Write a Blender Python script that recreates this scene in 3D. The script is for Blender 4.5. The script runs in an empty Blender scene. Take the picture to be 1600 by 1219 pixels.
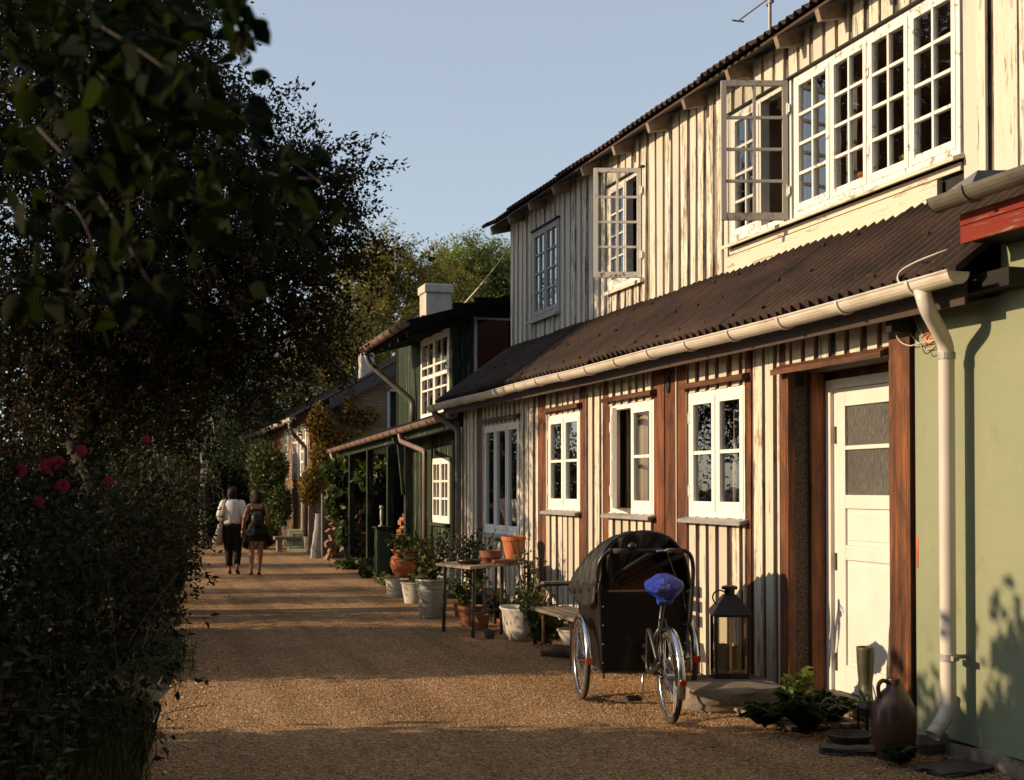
import bpy, math, random
import numpy as np
from mathutils import Vector, Matrix

# ------------------------------------------------------------------ camera, world, sun, exposure
SC = bpy.context.scene
F = 2080.0                      # focal length in pixels of the 1600 x 1219 photograph
YAW = math.radians(17.0)        # the lane runs along +Y, the camera looks 17 deg to the right of it
PITCH = math.radians(1.0)
EYE = Vector((0, 0, 1.62))
CY = 762 - F * math.tan(PITCH)
cam_d = bpy.data.cameras.new('camera'); cam = bpy.data.objects.new('camera', cam_d)
SC.collection.objects.link(cam); SC.camera = cam
cam_d.sensor_width = 36; cam_d.lens = 36 * F / 1600
cam_d.shift_y = (CY - 609.5) / 1600
cam_d.clip_start = 0.05; cam_d.clip_end = 3000
cam_d.dof.use_dof = True; cam_d.dof.focus_distance = 12.0; cam_d.dof.aperture_fstop = 4.5
cam.location = EYE
cam.rotation_euler = (math.radians(90) + PITCH, 0, -YAW)

SUN_EL = math.radians(18.0)
SUN_HEAD = math.radians(100.0)   # direction the light travels, from +Y towards +X
world = bpy.data.worlds.new('World'); SC.world = world; world.use_nodes = True
wn = world.node_tree
sky = wn.nodes.new('ShaderNodeTexSky'); sky.sky_type = 'NISHITA'; sky.sun_disc = False
sky.sun_elevation = SUN_EL; sky.sun_rotation = SUN_HEAD + math.pi
sky.air_density = 1.0; sky.dust_density = 0.5; sky.ozone_density = 1.2
bg = wn.nodes['Background']; bg.inputs['Strength'].default_value = 0.15
hz = wn.nodes.new('ShaderNodeMix'); hz.data_type = 'RGBA'; hz.inputs[0].default_value = 0.5      # thin even veil of high haze
wn.links.new(sky.outputs[0], hz.inputs[6]); hz.inputs[7].default_value = (3.4, 3.6, 3.9, 1)
wn.links.new(hz.outputs[2], bg.inputs['Color'])
sd = bpy.data.lights.new('sun', 'SUN'); sun = bpy.data.objects.new('sun', sd); SC.collection.objects.link(sun)
sd.energy = 5.0; sd.angle = math.radians(0.5); sd.color = (1.0, 0.74, 0.47)
SD = Vector((math.cos(SUN_EL) * math.sin(SUN_HEAD), math.cos(SUN_EL) * math.cos(SUN_HEAD), -math.sin(SUN_EL)))
sun.rotation_euler = SD.to_track_quat('-Z', 'Y').to_euler()
sun.location = (-20, 0, 12)
SC.view_settings.view_transform = 'Standard'; SC.view_settings.look = 'None'
SC.view_settings.exposure = 0.25; SC.view_settings.gamma = 1.0
SC.cycles.max_bounces = 8; SC.cycles.transparent_max_bounces = 24
SC.cycles.sample_clamp_indirect = 4

# ------------------------------------------------------------------ measuring: where a line of sight meets a plane
CM = cam.rotation_euler.to_matrix()
def ray(px, py):
    return CM @ Vector(((px - 800) / F, -(py - CY) / F, -1))
def aX(px, py, X):              # on the upright plane x = X
    d = ray(px, py); return EYE + d * ((X - EYE.x) / d.x)
def aY(px, py, Y):
    d = ray(px, py); return EYE + d * ((Y - EYE.y) / d.y)
def aG(px, py, z=0.0):
    d = ray(px, py); return EYE + d * ((z - EYE.z) / d.z)

# ------------------------------------------------------------------ helpers
rnd = random.Random(7)
ORG = {}
def link(o): SC.collection.objects.link(o); return o
def tag(o, label=None, cat=None, group=None, kind=None):
    if label: o['label'] = label
    if cat: o['category'] = cat
    if group: o['group'] = group
    if kind: o['kind'] = kind
    return o
def thing(name, label, cat, loc=(0, 0, 0), rz=0.0, group=None):
    o = link(bpy.data.objects.new(name, None)); o.empty_display_size = 0.1
    o.location = loc; o.rotation_euler = (0, 0, rz)
    ORG[o.name] = Vector(loc)
    return tag(o, label, cat, group)
def kids(o): return [c for c in bpy.data.objects if c.parent == o]
def copy_tree(o, parent=None, loc=None, rz=None, scale=None, label=None):
    c = o.copy(); SC.collection.objects.link(c)
    if parent: c.parent = parent
    for ch in list(o.children): copy_tree(ch, c)
    if loc is not None: c.location = loc
    if rz is not None: c.rotation_euler = (0, 0, rz)
    if scale is not None: c.scale = (scale,) * 3 if isinstance(scale, (int, float)) else scale
    if label: c['label'] = label
    return c

class MB:
    def __init__(s): s.v = []; s.f = []
    def poly(s, pts):
        n = len(s.v); s.v += [tuple(p) for p in pts]; s.f.append(tuple(range(n, n + len(pts)))); return s
    def box(s, x0, x1, y0, y1, z0, z1):
        return s.hexa([(x0,y0,z0),(x1,y0,z0),(x1,y1,z0),(x0,y1,z0),(x0,y0,z1),(x1,y0,z1),(x1,y1,z1),(x0,y1,z1)])
    def hexa(s, p):
        n = len(s.v); s.v += [tuple(q) for q in p]
        s.f += [tuple(n + i for i in f) for f in ((0,3,2,1),(4,5,6,7),(0,1,5,4),(1,2,6,5),(2,3,7,6),(3,0,4,7))]
        return s
    def fbox(s, fr, a0, a1, b0, b1, c0, c1):      # box in a frame (origin, U, V, N)
        O, U, V, N = fr
        P = lambda a, b, c: O + U * a + V * b + N * c
        return s.hexa([P(a0,b0,c0),P(a1,b0,c0),P(a1,b1,c0),P(a0,b1,c0),P(a0,b0,c1),P(a1,b0,c1),P(a1,b1,c1),P(a0,b1,c1)])
    def tube(s, pts, r, n=8, cap=True, flat=1.0):
        pts = [Vector(p) for p in pts]; m = len(pts)
        rs = r if isinstance(r, (list, tuple)) else [r] * m
        base = len(s.v); up = None
        for i, p in enumerate(pts):
            t = (pts[min(i+1, m-1)] - pts[max(i-1, 0)]).normalized()
            if up is None:
                up = Vector((0,0,1)) if abs(t.z) < 0.9 else Vector((1,0,0))
            a = t.cross(up).normalized(); b = a.cross(t).normalized(); up = b
            for k in range(n):
                an = 2 * math.pi * k / n
                s.v.append(tuple(p + (a * math.cos(an) + b * math.sin(an) * flat) * rs[i]))
        for i in range(m - 1):
            for k in range(n):
                k2 = (k + 1) % n
                s.f.append((base+i*n+k, base+i*n+k2, base+(i+1)*n+k2, base+(i+1)*n+k))
        if cap:
            s.f.append(tuple(base + k for k in range(n))[::-1]); s.f.append(tuple(base + (m-1)*n + k for k in range(n)))
        return s
    def lathe(s, prof, c=(0,0,0), n=20, sx=1.0, sy=1.0):   # prof = [(r, z)...]
        base = len(s.v); m = len(prof)
        for r, z in prof:
            for k in range(n):
                an = 2*math.pi*k/n
                s.v.append((c[0] + r*math.cos(an)*sx, c[1] + r*math.sin(an)*sy, c[2] + z))
        for i in range(m-1):
            for k in range(n):
                k2 = (k+1) % n
                s.f.append((base+i*n+k, base+i*n+k2, base+(i+1)*n+k2, base+(i+1)*n+k))
        s.f.append(tuple(base + k for k in range(n))[::-1]); s.f.append(tuple(base+(m-1)*n+k for k in range(n)))
        return s
    def loft(s, rings, cap=True, closed=True):
        base = len(s.v); n = len(rings[0]); m = len(rings)
        for r in rings: s.v += [tuple(p) for p in r]
        for i in range(m-1):
            for k in range(n if closed else n-1):
                k2 = (k+1) % n
                s.f.append((base+i*n+k, base+i*n+k2, base+(i+1)*n+k2, base+(i+1)*n+k))
        if cap and closed:
            s.f.append(tuple(base+k for k in range(n))[::-1]); s.f.append(tuple(base+(m-1)*n+k for k in range(n)))
        return s
    def torus(s, c, R, r, axis, n=40, m=8):
        ax = Vector(axis).normalized(); u = ax.orthogonal().normalized(); w = ax.cross(u)
        base = len(s.v); c = Vector(c)
        for i in range(n):
            a = 2*math.pi*i/n; d = u*math.cos(a) + w*math.sin(a)
            for k in range(m):
                b = 2*math.pi*k/m
                s.v.append(tuple(c + d*(R + r*math.cos(b)) + ax*(r*math.sin(b))))
        for i in range(n):
            for k in range(m):
                i2=(i+1)%n; k2=(k+1)%m
                s.f.append((base+i*m+k, base+i2*m+k, base+i2*m+k2, base+i*m+k2))
        return s
    def jitter(s, a, seed=1):
        r = random.Random(seed); s.v = [(x+r.uniform(-a,a), y+r.uniform(-a,a), z+r.uniform(-a,a)) for x,y,z in s.v]; return s
    def build(s, name, mat, parent=None, local=False, smooth=False, bevel=0, solid=0, sub=0, label=None):
        v = s.v
        o0 = Vector((0,0,0))
        if parent is not None:
            o0 = ORG.get(parent.name, Vector((0,0,0)))
            if not local: v = [(x-o0.x, y-o0.y, z-o0.z) for x,y,z in v]
        me = bpy.data.meshes.new(name); me.from_pydata(v, [], s.f); me.update()
        o = link(bpy.data.objects.new(name, me))
        if mat: me.materials.append(mat)
        if smooth: me.polygons.foreach_set('use_smooth', [True]*len(me.polygons))
        if parent is not None:
            o.parent = parent; ORG[o.name] = o0
        if solid: m = o.modifiers.new('s','SOLIDIFY'); m.thickness = solid; m.offset = 0
        if bevel: m = o.modifiers.new('b','BEVEL'); m.width = bevel; m.segments = 2; m.limit_method='ANGLE'
        if sub: m = o.modifiers.new('u','SUBSURF'); m.levels = sub; m.render_levels = sub
        if label: o['label'] = label
        return o

# ------------------------------------------------------------------ materials (all procedural)
MATS = {}
def lin(c):
    f = lambda u: (u/12.92 if u <= 0.04045 else ((u+0.055)/1.055)**2.4)
    return tuple(f(x/255) for x in c)
class NT:
    def __init__(s, name):
        s.m = bpy.data.materials.new(name); s.m.use_nodes = True; s.t = s.m.node_tree
        s.p = s.t.nodes['Principled BSDF']; s.out = s.t.nodes['Material Output']
        s.co = s.n('ShaderNodeTexCoord')
    def n(s, k, **kw):
        n = s.t.nodes.new(k)
        for a, b in kw.items(): setattr(n, a, b)
        return n
    def l(s, a, b): s.t.links.new(a, b)
    def vec(s, scale, src='Object'):
        m = s.n('ShaderNodeMapping'); s.l(s.co.outputs[src], m.inputs[0]); m.inputs['Scale'].default_value = scale
        return m.outputs[0]
    def noise(s, scale=(1,1,1), sc=5, det=4, rough=0.6, src='Object', dist=0.0):
        n = s.n('ShaderNodeTexNoise'); s.l(s.vec(scale, src), n.inputs['Vector'])
        n.inputs['Scale'].default_value = sc; n.inputs['Detail'].default_value = det; n.inputs['Roughness'].default_value = rough
        n.inputs['Distortion'].default_value = dist
        return n.outputs['Fac']
    def ramp(s, fac, stops):
        r = s.n('ShaderNodeValToRGB'); s.l(fac, r.inputs[0]); e = r.color_ramp.elements
        while len(e) < len(stops): e.new(0.5)
        for i, (p, c) in enumerate(stops): e[i].position = p; e[i].color = (c, c, c, 1) if isinstance(c, (int, float)) else (*c, 1)
        return r.outputs[0]
    def mix(s, fac, a, b, blend='MIX'):
        m = s.n('ShaderNodeMix', data_type='RGBA', blend_type=blend)
        for i, v in ((0, fac), (6, a), (7, b)):
            if isinstance(v, (int, float)): m.inputs[i].default_value = v
            elif isinstance(v, tuple): m.inputs[i].default_value = (*v, 1)
            else: s.l(v, m.inputs[i])
        return m.outputs[2]
    def isl(s): return s.n('ShaderNodeNewGeometry').outputs['Random Per Island']
    def math(s, op, a, b=0.0):
        m = s.n('ShaderNodeMath', operation=op)
        for i, v in ((0, a), (1, b)):
            if isinstance(v, (int, float)): m.inputs[i].default_value = v
            else: s.l(v, m.inputs[i])
        return m.outputs[0]
    def bump(s, h, strength=0.3, dist=0.01):
        b = s.n('ShaderNodeBump'); s.l(h, b.inputs['Height']); b.inputs['Strength'].default_value = strength
        b.inputs['Distance'].default_value = dist; s.l(b.outputs[0], s.p.inputs['Normal'])
    def fin(s, col, rough=0.7, spec=0.3, metal=0.0):
        if isinstance(col, tuple): s.p.inputs['Base Color'].default_value = (*col, 1)
        else: s.l(col, s.p.inputs['Base Color'])
        if isinstance(rough, (int, float)): s.p.inputs['Roughness'].default_value = rough
        else: s.l(rough, s.p.inputs['Roughness'])
        s.p.inputs['Specular IOR Level'].default_value = spec; s.p.inputs['Metallic'].default_value = metal
        return s.m
def simple(name, a, b=None, scale=(1,1,1), sc=6, rough=0.7, spec=0.3, metal=0.0, bump=0.15, bd=0.004, isl=0.0, lo=0.35, hi=0.65):
    if name in MATS: return MATS[name]
    t = NT(name); b = b or tuple(x*0.8 for x in a)
    nz = t.noise(scale, sc, 6, 0.65)
    c = t.mix(t.ramp(nz, [(lo, 0.0), (hi, 1.0)]), a, b)
    if isl:
        v = t.ramp(t.isl(), [(0, 1-isl), (1, 1+isl*0.6)]); c = t.mix(1.0, c, v, 'MULTIPLY')
    if bump: t.bump(t.noise(scale, sc*3, 5, 0.7), bump, bd)
    MATS[name] = t.fin(c, rough, spec, metal); return MATS[name]
def painted_wood(name, paint, wood, wear=0.5, axis='Z', grey=(0.24,0.22,0.19), var=0.25, dirt=0.5):
    t = NT(name)
    st = {'Z': (14, 14, 0.55), 'Y': (14, 0.55, 14), 'X': (0.55, 14, 14), 'A': (4, 4, 4)}[axis]
    streak = t.noise(st, 3.2, 8, 0.7)
    chips = t.noise({'Z': (5,5,1.2),'Y':(5,1.2,5),'X':(1.2,5,5),'A':(5,5,5)}[axis], 3.0, 8, 0.75, dist=0.4)
    isl = t.isl()
    f = t.math('ADD', t.math('MULTIPLY', streak, 0.6), t.math('MULTIPLY', chips, 0.5))
    f = t.math('ADD', f, t.math('MULTIPLY', isl, 0.12))
    w = t.ramp(f, [(0.55 + (0.5-wear)*0.25, 0.0), (0.60 + (0.5-wear)*0.25, 1.0)])
    woodc = t.mix(t.ramp(t.noise(st, 9, 5, 0.7), [(0.35, 0.0), (0.65, 1.0)]), wood, tuple(x*0.45 for x in wood))
    woodc = t.mix(t.ramp(t.noise((1,1,1), 1.3, 3), [(0.4, 0.0), (0.6, 1.0)]), woodc, grey)
    pc = t.mix(t.ramp(t.noise(st, 5, 6, 0.7), [(0.3, 0.0), (0.8, dirt*0.8)]), paint, tuple(x*y for x, y in zip(paint, (0.72, 0.62, 0.5))))
    pc = t.mix(1.0, pc, t.ramp(isl, [(0, 1-var), (0.5, 1-var*0.25), (1, 1.05)]), 'MULTIPLY')
    c = t.mix(w, pc, woodc)
    t.bump(t.math('ADD', t.math('MULTIPLY', streak, 0.7), t.math('MULTIPLY', w, -0.5)), 0.5, 0.004)
    MATS[name] = t.fin(c, 0.75, 0.2); return MATS[name]
def stained(name, a, b, axis='Z', rough=0.6, var=0.35):
    t = NT(name)
    st = {'Z': (16, 16, 0.5), 'Y': (16, 0.5, 16), 'X': (0.5, 16, 16)}[axis]
    g = t.noise(st, 3, 8, 0.72, dist=0.6)
    c = t.mix(t.ramp(g, [(0.35, 0.0), (0.62, 1.0)]), a, b)
    bl = t.noise((2.2,2.2,0.7) if axis == 'Z' else (1,0.6,1), 1.8, 7, 0.7, dist=0.8)
    c = t.mix(t.ramp(bl, [(0.42, 0.0), (0.62, 0.8)]), c, tuple(x*0.4 for x in b))
    c = t.mix(1.0, c, t.ramp(t.isl(), [(0, 1-var), (1, 1+var*0.4)]), 'MULTIPLY')
    t.bump(g, 0.35, 0.004)
    MATS[name] = t.fin(c, rough, 0.3); return MATS[name]
def glass(name, tint=(0.9,0.93,0.92), wob=0.06, base=0.05):
    t = NT(name)
    t.t.nodes.remove(t.p)
    tr = t.n('ShaderNodeBsdfTransparent'); tr.inputs[0].default_value = (*tint, 1)
    gl = t.n('ShaderNodeBsdfGlossy'); gl.inputs['Roughness'].default_value = 0.01
    b = t.n('ShaderNodeBump'); b.inputs['Strength'].default_value = wob; b.inputs['Distance'].default_value = 0.02
    t.l(t.noise((1,1,1), 2.2, 2, 0.5), b.inputs['Height'])
    t.l(b.outputs[0], gl.inputs['Normal'])
    fr = t.n('ShaderNodeFresnel'); fr.inputs['IOR'].default_value = 1.5
    k = t.math('MULTIPLY', fr.outputs[0], 2.6); k = t.math('MINIMUM', t.math('ADD', k, base), 1.0)
    mx = t.n('ShaderNodeMixShader'); t.l(k, mx.inputs[0]); t.l(tr.outputs[0], mx.inputs[1]); t.l(gl.outputs[0], mx.inputs[2])
    t.l(mx.outputs[0], t.out.inputs[0]); MATS[name] = t.m; return t.m
def leafmat(name, cols, trans=0.35, rough=0.5, spec=0.35):
    t = NT(name)
    k = len(cols)
    c = t.ramp(t.isl(), [(i/(max(k-1,1)), cc) for i, cc in enumerate(cols)])
    big = t.noise((1,1,1), 0.9, 3, 0.6)
    c = t.mix(1.0, c, t.ramp(big, [(0.35, 0.65), (0.65, 1.2)]), 'MULTIPLY')
    m = t.fin(c, rough, spec)
    tl = t.n('ShaderNodeBsdfTranslucent'); t.l(t.mix(1.0, c, (1.0, 1.0, 0.45), 'MULTIPLY'), tl.inputs[0])
    mx = t.n('ShaderNodeMixShader'); mx.inputs[0].default_value = trans
    t.l(t.p.outputs[0], mx.inputs[1]); t.l(tl.outputs[0], mx.inputs[2]); t.l(mx.outputs[0], t.out.inputs[0])
    MATS[name] = m; return m

M_cream = painted_wood('cream_paint', (0.64,0.585,0.475), (0.26,0.17,0.10), 0.02)
M_creamU = painted_wood('cream_paint_upper', (0.67,0.625,0.535), (0.26,0.21,0.16), 0.10, var=0.18)
M_creamH = painted_wood('cream_paint_horizontal', (0.68,0.62,0.51), (0.26,0.18,0.12), 0.02, axis='Y')
M_gap = stained('brown_gap_boards', (0.13,0.065,0.035), (0.055,0.03,0.02))
M_gapU = painted_wood('cream_gap_boards', (0.34,0.29,0.21), (0.10,0.07,0.05), 0.5)
M_red = stained('red_stained_boards', (0.30,0.095,0.034), (0.075,0.034,0.021))
M_redY = stained('red_stained_rails', (0.19,0.075,0.035), (0.08,0.036,0.022), axis='Y')
M_post = stained('varnished_post', (0.36,0.12,0.036), (0.085,0.038,0.022))
M_white = painted_wood('white_window_paint', (0.78,0.76,0.70), (0.5,0.44,0.36), -0.5, axis='A', var=0.05, dirt=0.2)
M_whiteOld = painted_wood('old_white_paint', (0.76,0.74,0.68), (0.42,0.35,0.27), -0.05, axis='A', var=0.05, dirt=0.3)
M_greyOld = painted_wood('grey_and_shaded_paint', (0.40,0.38,0.35), (0.28,0.23,0.18), -0.1, axis='A', var=0.05, dirt=0.3)
M_door = simple('door_paint', (0.68,0.66,0.60), (0.62,0.60,0.54), sc=3, rough=0.5, bump=0.05)
M_glass = glass('window_glass', base=0.08)
M_glassU = glass('old_window_glass', wob=0.12, base=0.12)
M_room = simple('room_plaster', (0.24,0.20,0.15), (0.18,0.15,0.11), sc=2)
M_roomU = simple('upper_room_plaster', (0.36,0.25,0.18), (0.26,0.18,0.13), sc=2)
M_gutter = simple('pale_gutter', (0.60,0.55,0.47), (0.38,0.31,0.22), scale=(1,0.6,2.5), sc=4, rough=0.45, spec=0.4, bump=0.05, lo=0.45, hi=0.75)
M_pipe = simple('white_pipe', (0.60,0.57,0.51), (0.52,0.48,0.42), sc=2, rough=0.4, spec=0.4, bump=0.02)
M_zincd = simple('grey_zinc', (0.20,0.20,0.20), (0.13,0.12,0.11), sc=5, rough=0.5, spec=0.5, metal=0.3)
M_sill = simple('zinc_sill', (0.36,0.34,0.33), (0.26,0.25,0.24), sc=6, rough=0.5, spec=0.4, metal=0.2)
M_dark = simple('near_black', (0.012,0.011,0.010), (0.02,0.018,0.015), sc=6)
def m_corr():
    t = NT('corrugated_roof')
    n1 = t.noise((1,0.6,1), 2.2, 8, 0.7); n2 = t.noise((3,1,1), 9, 6, 0.75)
    c = t.mix(t.ramp(n1, [(0.35,0.0),(0.65,1.0)]), (0.052,0.029,0.020), (0.020,0.014,0.011))
    c = t.mix(t.ramp(n2, [(0.58,0.0),(0.72,1.0)]), c, (0.11,0.065,0.04))
    c = t.mix(t.ramp(t.isl(), [(0,0.7),(1,1.1)]), c, c)
    t.bump(n2, 0.4, 0.006); MATS['corr'] = t.fin(c, 0.8, 0.25); return MATS['corr']
M_corr = m_corr()
M_plaster = None
def m_plaster():
    t = NT('green_plaster')
    n1 = t.noise((1,1,1), 1.1, 5, 0.6); n2 = t.noise((1,1,1), 9, 8, 0.7)
    c = t.mix(t.ramp(n1, [(0.35,0.0),(0.65,1.0)]), (0.265,0.285,0.180), (0.225,0.25,0.158))
    c = t.mix(t.ramp(n2, [(0.60,0.0),(0.70,0.6)]), c, (0.31,0.32,0.22))
    c = t.mix(t.ramp(t.noise((1,1,0.5), 3.1, 9, 0.75, dist=1.2), [(0.56,0.0),(0.70,0.6)]), c, (0.19,0.20,0.125))
    t.bump(t.noise((1,1,1), 14, 6, 0.65), 0.25, 0.01); return t.fin(c, 0.85, 0.15)
M_plaster = m_plaster()
def m_gravel():
    t = NT('gravel')
    v = t.n('ShaderNodeTexVoronoi'); t.l(t.vec((1,1,1)), v.inputs['Vector']); v.inputs['Scale'].default_value = 62
    v2 = t.n('ShaderNodeTexVoronoi'); t.l(t.vec((1,1,1)), v2.inputs['Vector']); v2.inputs['Scale'].default_value = 150
    sep = t.n('ShaderNodeSeparateColor'); t.l(v.outputs['Color'], sep.inputs[0])
    sep2 = t.n('ShaderNodeSeparateColor'); t.l(v2.outputs['Color'], sep2.inputs[0])
    c = t.ramp(sep.outputs[0], [(0.0,(0.10,0.05,0.025)),(0.35,(0.36,0.20,0.095)),(0.7,(0.60,0.36,0.17)),(0.93,(0.74,0.54,0.32)),(1.0,(0.8,0.68,0.5))])
    c2 = t.ramp(sep2.outputs[0], [(0.0,(0.17,0.09,0.04)),(1.0,(0.60,0.37,0.19))])
    c = t.mix(0.4, c, c2)
    big = t.noise((1,1,1), 0.8, 6, 0.65)
    c = t.mix(1.0, c, t.ramp(big, [(0.3,0.85),(0.7,1.2)]), 'MULTIPLY')
    rut = t.noise((1.6,0.10,1), 1.3, 5, 0.6)
    c = t.mix(1.0, c, t.ramp(rut, [(0.38,0.78),(0.55,1.08)]), 'MULTIPLY')
    d = t.math('SUBTRACT', 1.0, t.math('MULTIPLY', v.outputs['Distance'], 1.4))
    d2 = t.math('SUBTRACT', 1.0, v2.outputs['Distance'])
    h = t.math('ADD', t.math('MULTIPLY', d, 0.016), t.math('MULTIPLY', d2, 0.008))
    h = t.math('ADD', h, t.math('MULTIPLY', t.noise((1,1,1), 6, 4), 0.02))
    b = t.n('ShaderNodeBump'); t.l(h, b.inputs['Height']); b.inputs['Strength'].default_value = 1.0; b.inputs['Distance'].default_value = 1.4
    t.l(b.outputs[0], t.p.inputs['Normal'])
    return t.fin(c, 0.9, 0.1)
M_gravel = m_gravel()
M_soil = simple('soil', (0.05,0.036,0.02), (0.03,0.03,0.013), sc=3, bump=0.6, bd=0.05)

# ------------------------------------------------------------------ ground
def grid(x0, x1, y0, y1, nx, ny, fz):
    m = MB(); 
    for j in range(ny+1):
        for i in range(nx+1):
            x = x0+(x1-x0)*i/nx; y = y0+(y1-y0)*j/ny; m.v.append((x, y, fz(x, y)))
    for j in range(ny):
        for i in range(nx):
            a = j*(nx+1)+i; m.f.append((a, a+1, a+nx+2, a+nx+1))
    return m
gm = MB()
gm.poly([(-600,-400,-0.03),(600,-400,-0.03),(600,1200,-0.03),(-600,1200,-0.03)])
tag(gm.build('ground', M_soil), kind='structure')
def path_left(y):       # left edge of the gravel
    pts = [(-6,-0.6),(4,-0.15),(8,0.15),(10,0.42),(14,0.75),(20,1.05),(30,1.7),(45,2.6),(70,4.5)]
    for (a, b), (c, d) in zip(pts, pts[1:]):
        if a <= y <= c: return b + (d-b)*(y-a)/(c-a)
    return 0
pm = MB()
ys = [-6 + i*0.5 for i in range(0, 153)]
for y in ys:
    xl = path_left(y) + 0.06*math.sin(y*2.3) + 0.05*math.sin(y*5.1)
    for k in range(13):
        x = xl + (5.6 - xl)*k/12 if y < 30 else xl + (5.0+ (y-30)*0.05 - xl)*k/12
        pm.v.append((x, y, -0.0 + 0.012*math.sin(x*1.7+y*0.6)*math.sin(y*0.9)*(1 if 0 < k < 12 else 0)))
for j in range(len(ys)-1):
    for i in range(12):
        a = j*13+i; pm.f.append((a, a+1, a+14, a+13))
tag(pm.build('path', M_gravel, smooth=True), kind='structure')
# ------------------------------------------------------------------ weathered timber house
XW, XU, XG = 4.94, 5.67, 4.60          # lower wall face, upper wall face, gutter line
Y0, Y1 = 7.30, 18.60                   # near and far ends of the timber house
house = thing('timber_house', 'two storey weathered cream board house with corrugated roofs and white windows', 'house', (XW, Y1, 0))
def cuts(ya, yb, ops): 
    s = {ya, yb}
    for o in ops:
        for e in (o[0], o[1]):
            if ya + 0.004 < e < yb - 0.004: s.add(e)
    return sorted(s)
def strips(ya, yb, za, zb, ops):      # rectangle minus openings -> list of (y0,y1,z0,z1)
    out = []
    c = cuts(ya, yb, ops)
    for a, b in zip(c, c[1:]):
        m = (a+b)/2; zs = [(za, zb)]
        for o in ops:
            if o[0] < m < o[1]:
                nz = []
                for p, q in zs:
                    if o[2] > p: nz.append((p, min(q, o[2])))
                    if o[3] < q: nz.append((max(p, o[3]), q))
                zs = [t for t in nz if t[1]-t[0] > 0.01]
        for p, q in zs: out.append((a, b, p, q))
    return out
def siding(front, back, X, ya, yb, za, zb, pitch, wf, ops, seed, proud=0.024, rag=0.0, sgn=-1, zfun=None, bow=0.0, skew=0.004):
    r = random.Random(seed)
    y = ya
    while y < yb - 0.02:
        p = pitch * r.uniform(0.88, 1.12); w = wf * r.uniform(0.9, 1.1)
        e = min(y + w, yb); pr = proud * r.uniform(0.75, 1.25)
        for a, b, p0, p1 in strips(y, e, za, zb, ops):
            lo = p0 - (r.uniform(0, rag) if p0 <= za + 1e-6 else 0)
            hi = p1
            if zfun and p1 >= zb - 1e-6: hi = zfun((a+b)/2)
            t = r.uniform(-1, 1) * skew * (2.2 if r.random() < 0.12 else 1); bw = r.uniform(0, bow)
            front.hexa([(X-pr-bw*(1 if p0 <= za+1e-6 else 0), a+t, lo), (X-0.002, a+t, lo), (X-0.002, b+t, lo), (X-pr*0.8, b+t, lo),
                        (X-pr, a, hi), (X-0.002, a, hi), (X-0.002, b, hi), (X-pr, b, hi)])
        e2 = min(y + p, yb)
        if e2 > e + 0.005:
            for a, b, p0, p1 in strips(e + 0.003, e2 - 0.003, za, zb, ops):
                back.box(X-0.001 - r.uniform(0, 0.004), X+0.018, a-0.02 if a > ya + .02 else a, b+0.02, p0, p1)
        y += p
def wallslab(mb, X0, X1, ya, yb, za, zb, ops):
    for a, b, p, q in strips(ya, yb, za, zb, ops): mb.box(X0, X1, a, b, p, q)
def yz(px0, px1, X): return aX(px1, 700, X).y, aX(px0, 700, X).y

UZ = Vector((0,0,1))
def sash(parent, fr, w, h, cols, rows, mat, gmat, fw=0.05, bar=0.02, th=0.04, name='sash', bot=None):
    """one glazed casement in frame fr=(O,U,V,N): u 0..w, v 0..h, n 0..th"""
    bot = bot or fw*1.3
    m = MB()
    m.fbox(fr, 0, fw, 0, h, 0, th); m.fbox(fr, w-fw, w, 0, h, 0, th)
    m.fbox(fr, fw, w-fw, 0, bot, 0.001, th-0.001); m.fbox(fr, fw, w-fw, h-fw, h, 0.001, th-0.001)
    for i in range(1, cols):
        u = fw + (w-2*fw)*i/cols; m.fbox(fr, u-bar/2, u+bar/2, bot, h-fw, 0.004, th-0.006)
    for j in range(1, rows):
        v = bot + (h-fw-bot)*j/rows
        for i in range(cols):
            ua = fw + (w-2*fw)*i/cols + (bar/2 if i else 0); ub = fw + (w-2*fw)*(i+1)/cols - (bar/2 if i < cols-1 else 0)
            m.fbox(fr, ua, ub, v-bar/2, v+bar/2, 0.005, th-0.007)
    s = m.build(name, mat, parent)
    g = MB(); O, U, V, N = fr; c = th*0.5
    g.poly([O+U*(fw-.004)+V*(bot-.004)+N*c, O+U*(w-fw+.004)+V*(bot-.004)+N*c, O+U*(w-fw+.004)+V*(h-fw+.004)+N*c, O+U*(fw-.004)+V*(h-fw+.004)+N*c])
    g.build('pane', gmat, s if s.parent and s.parent.parent is None else parent)
    return s
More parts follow.
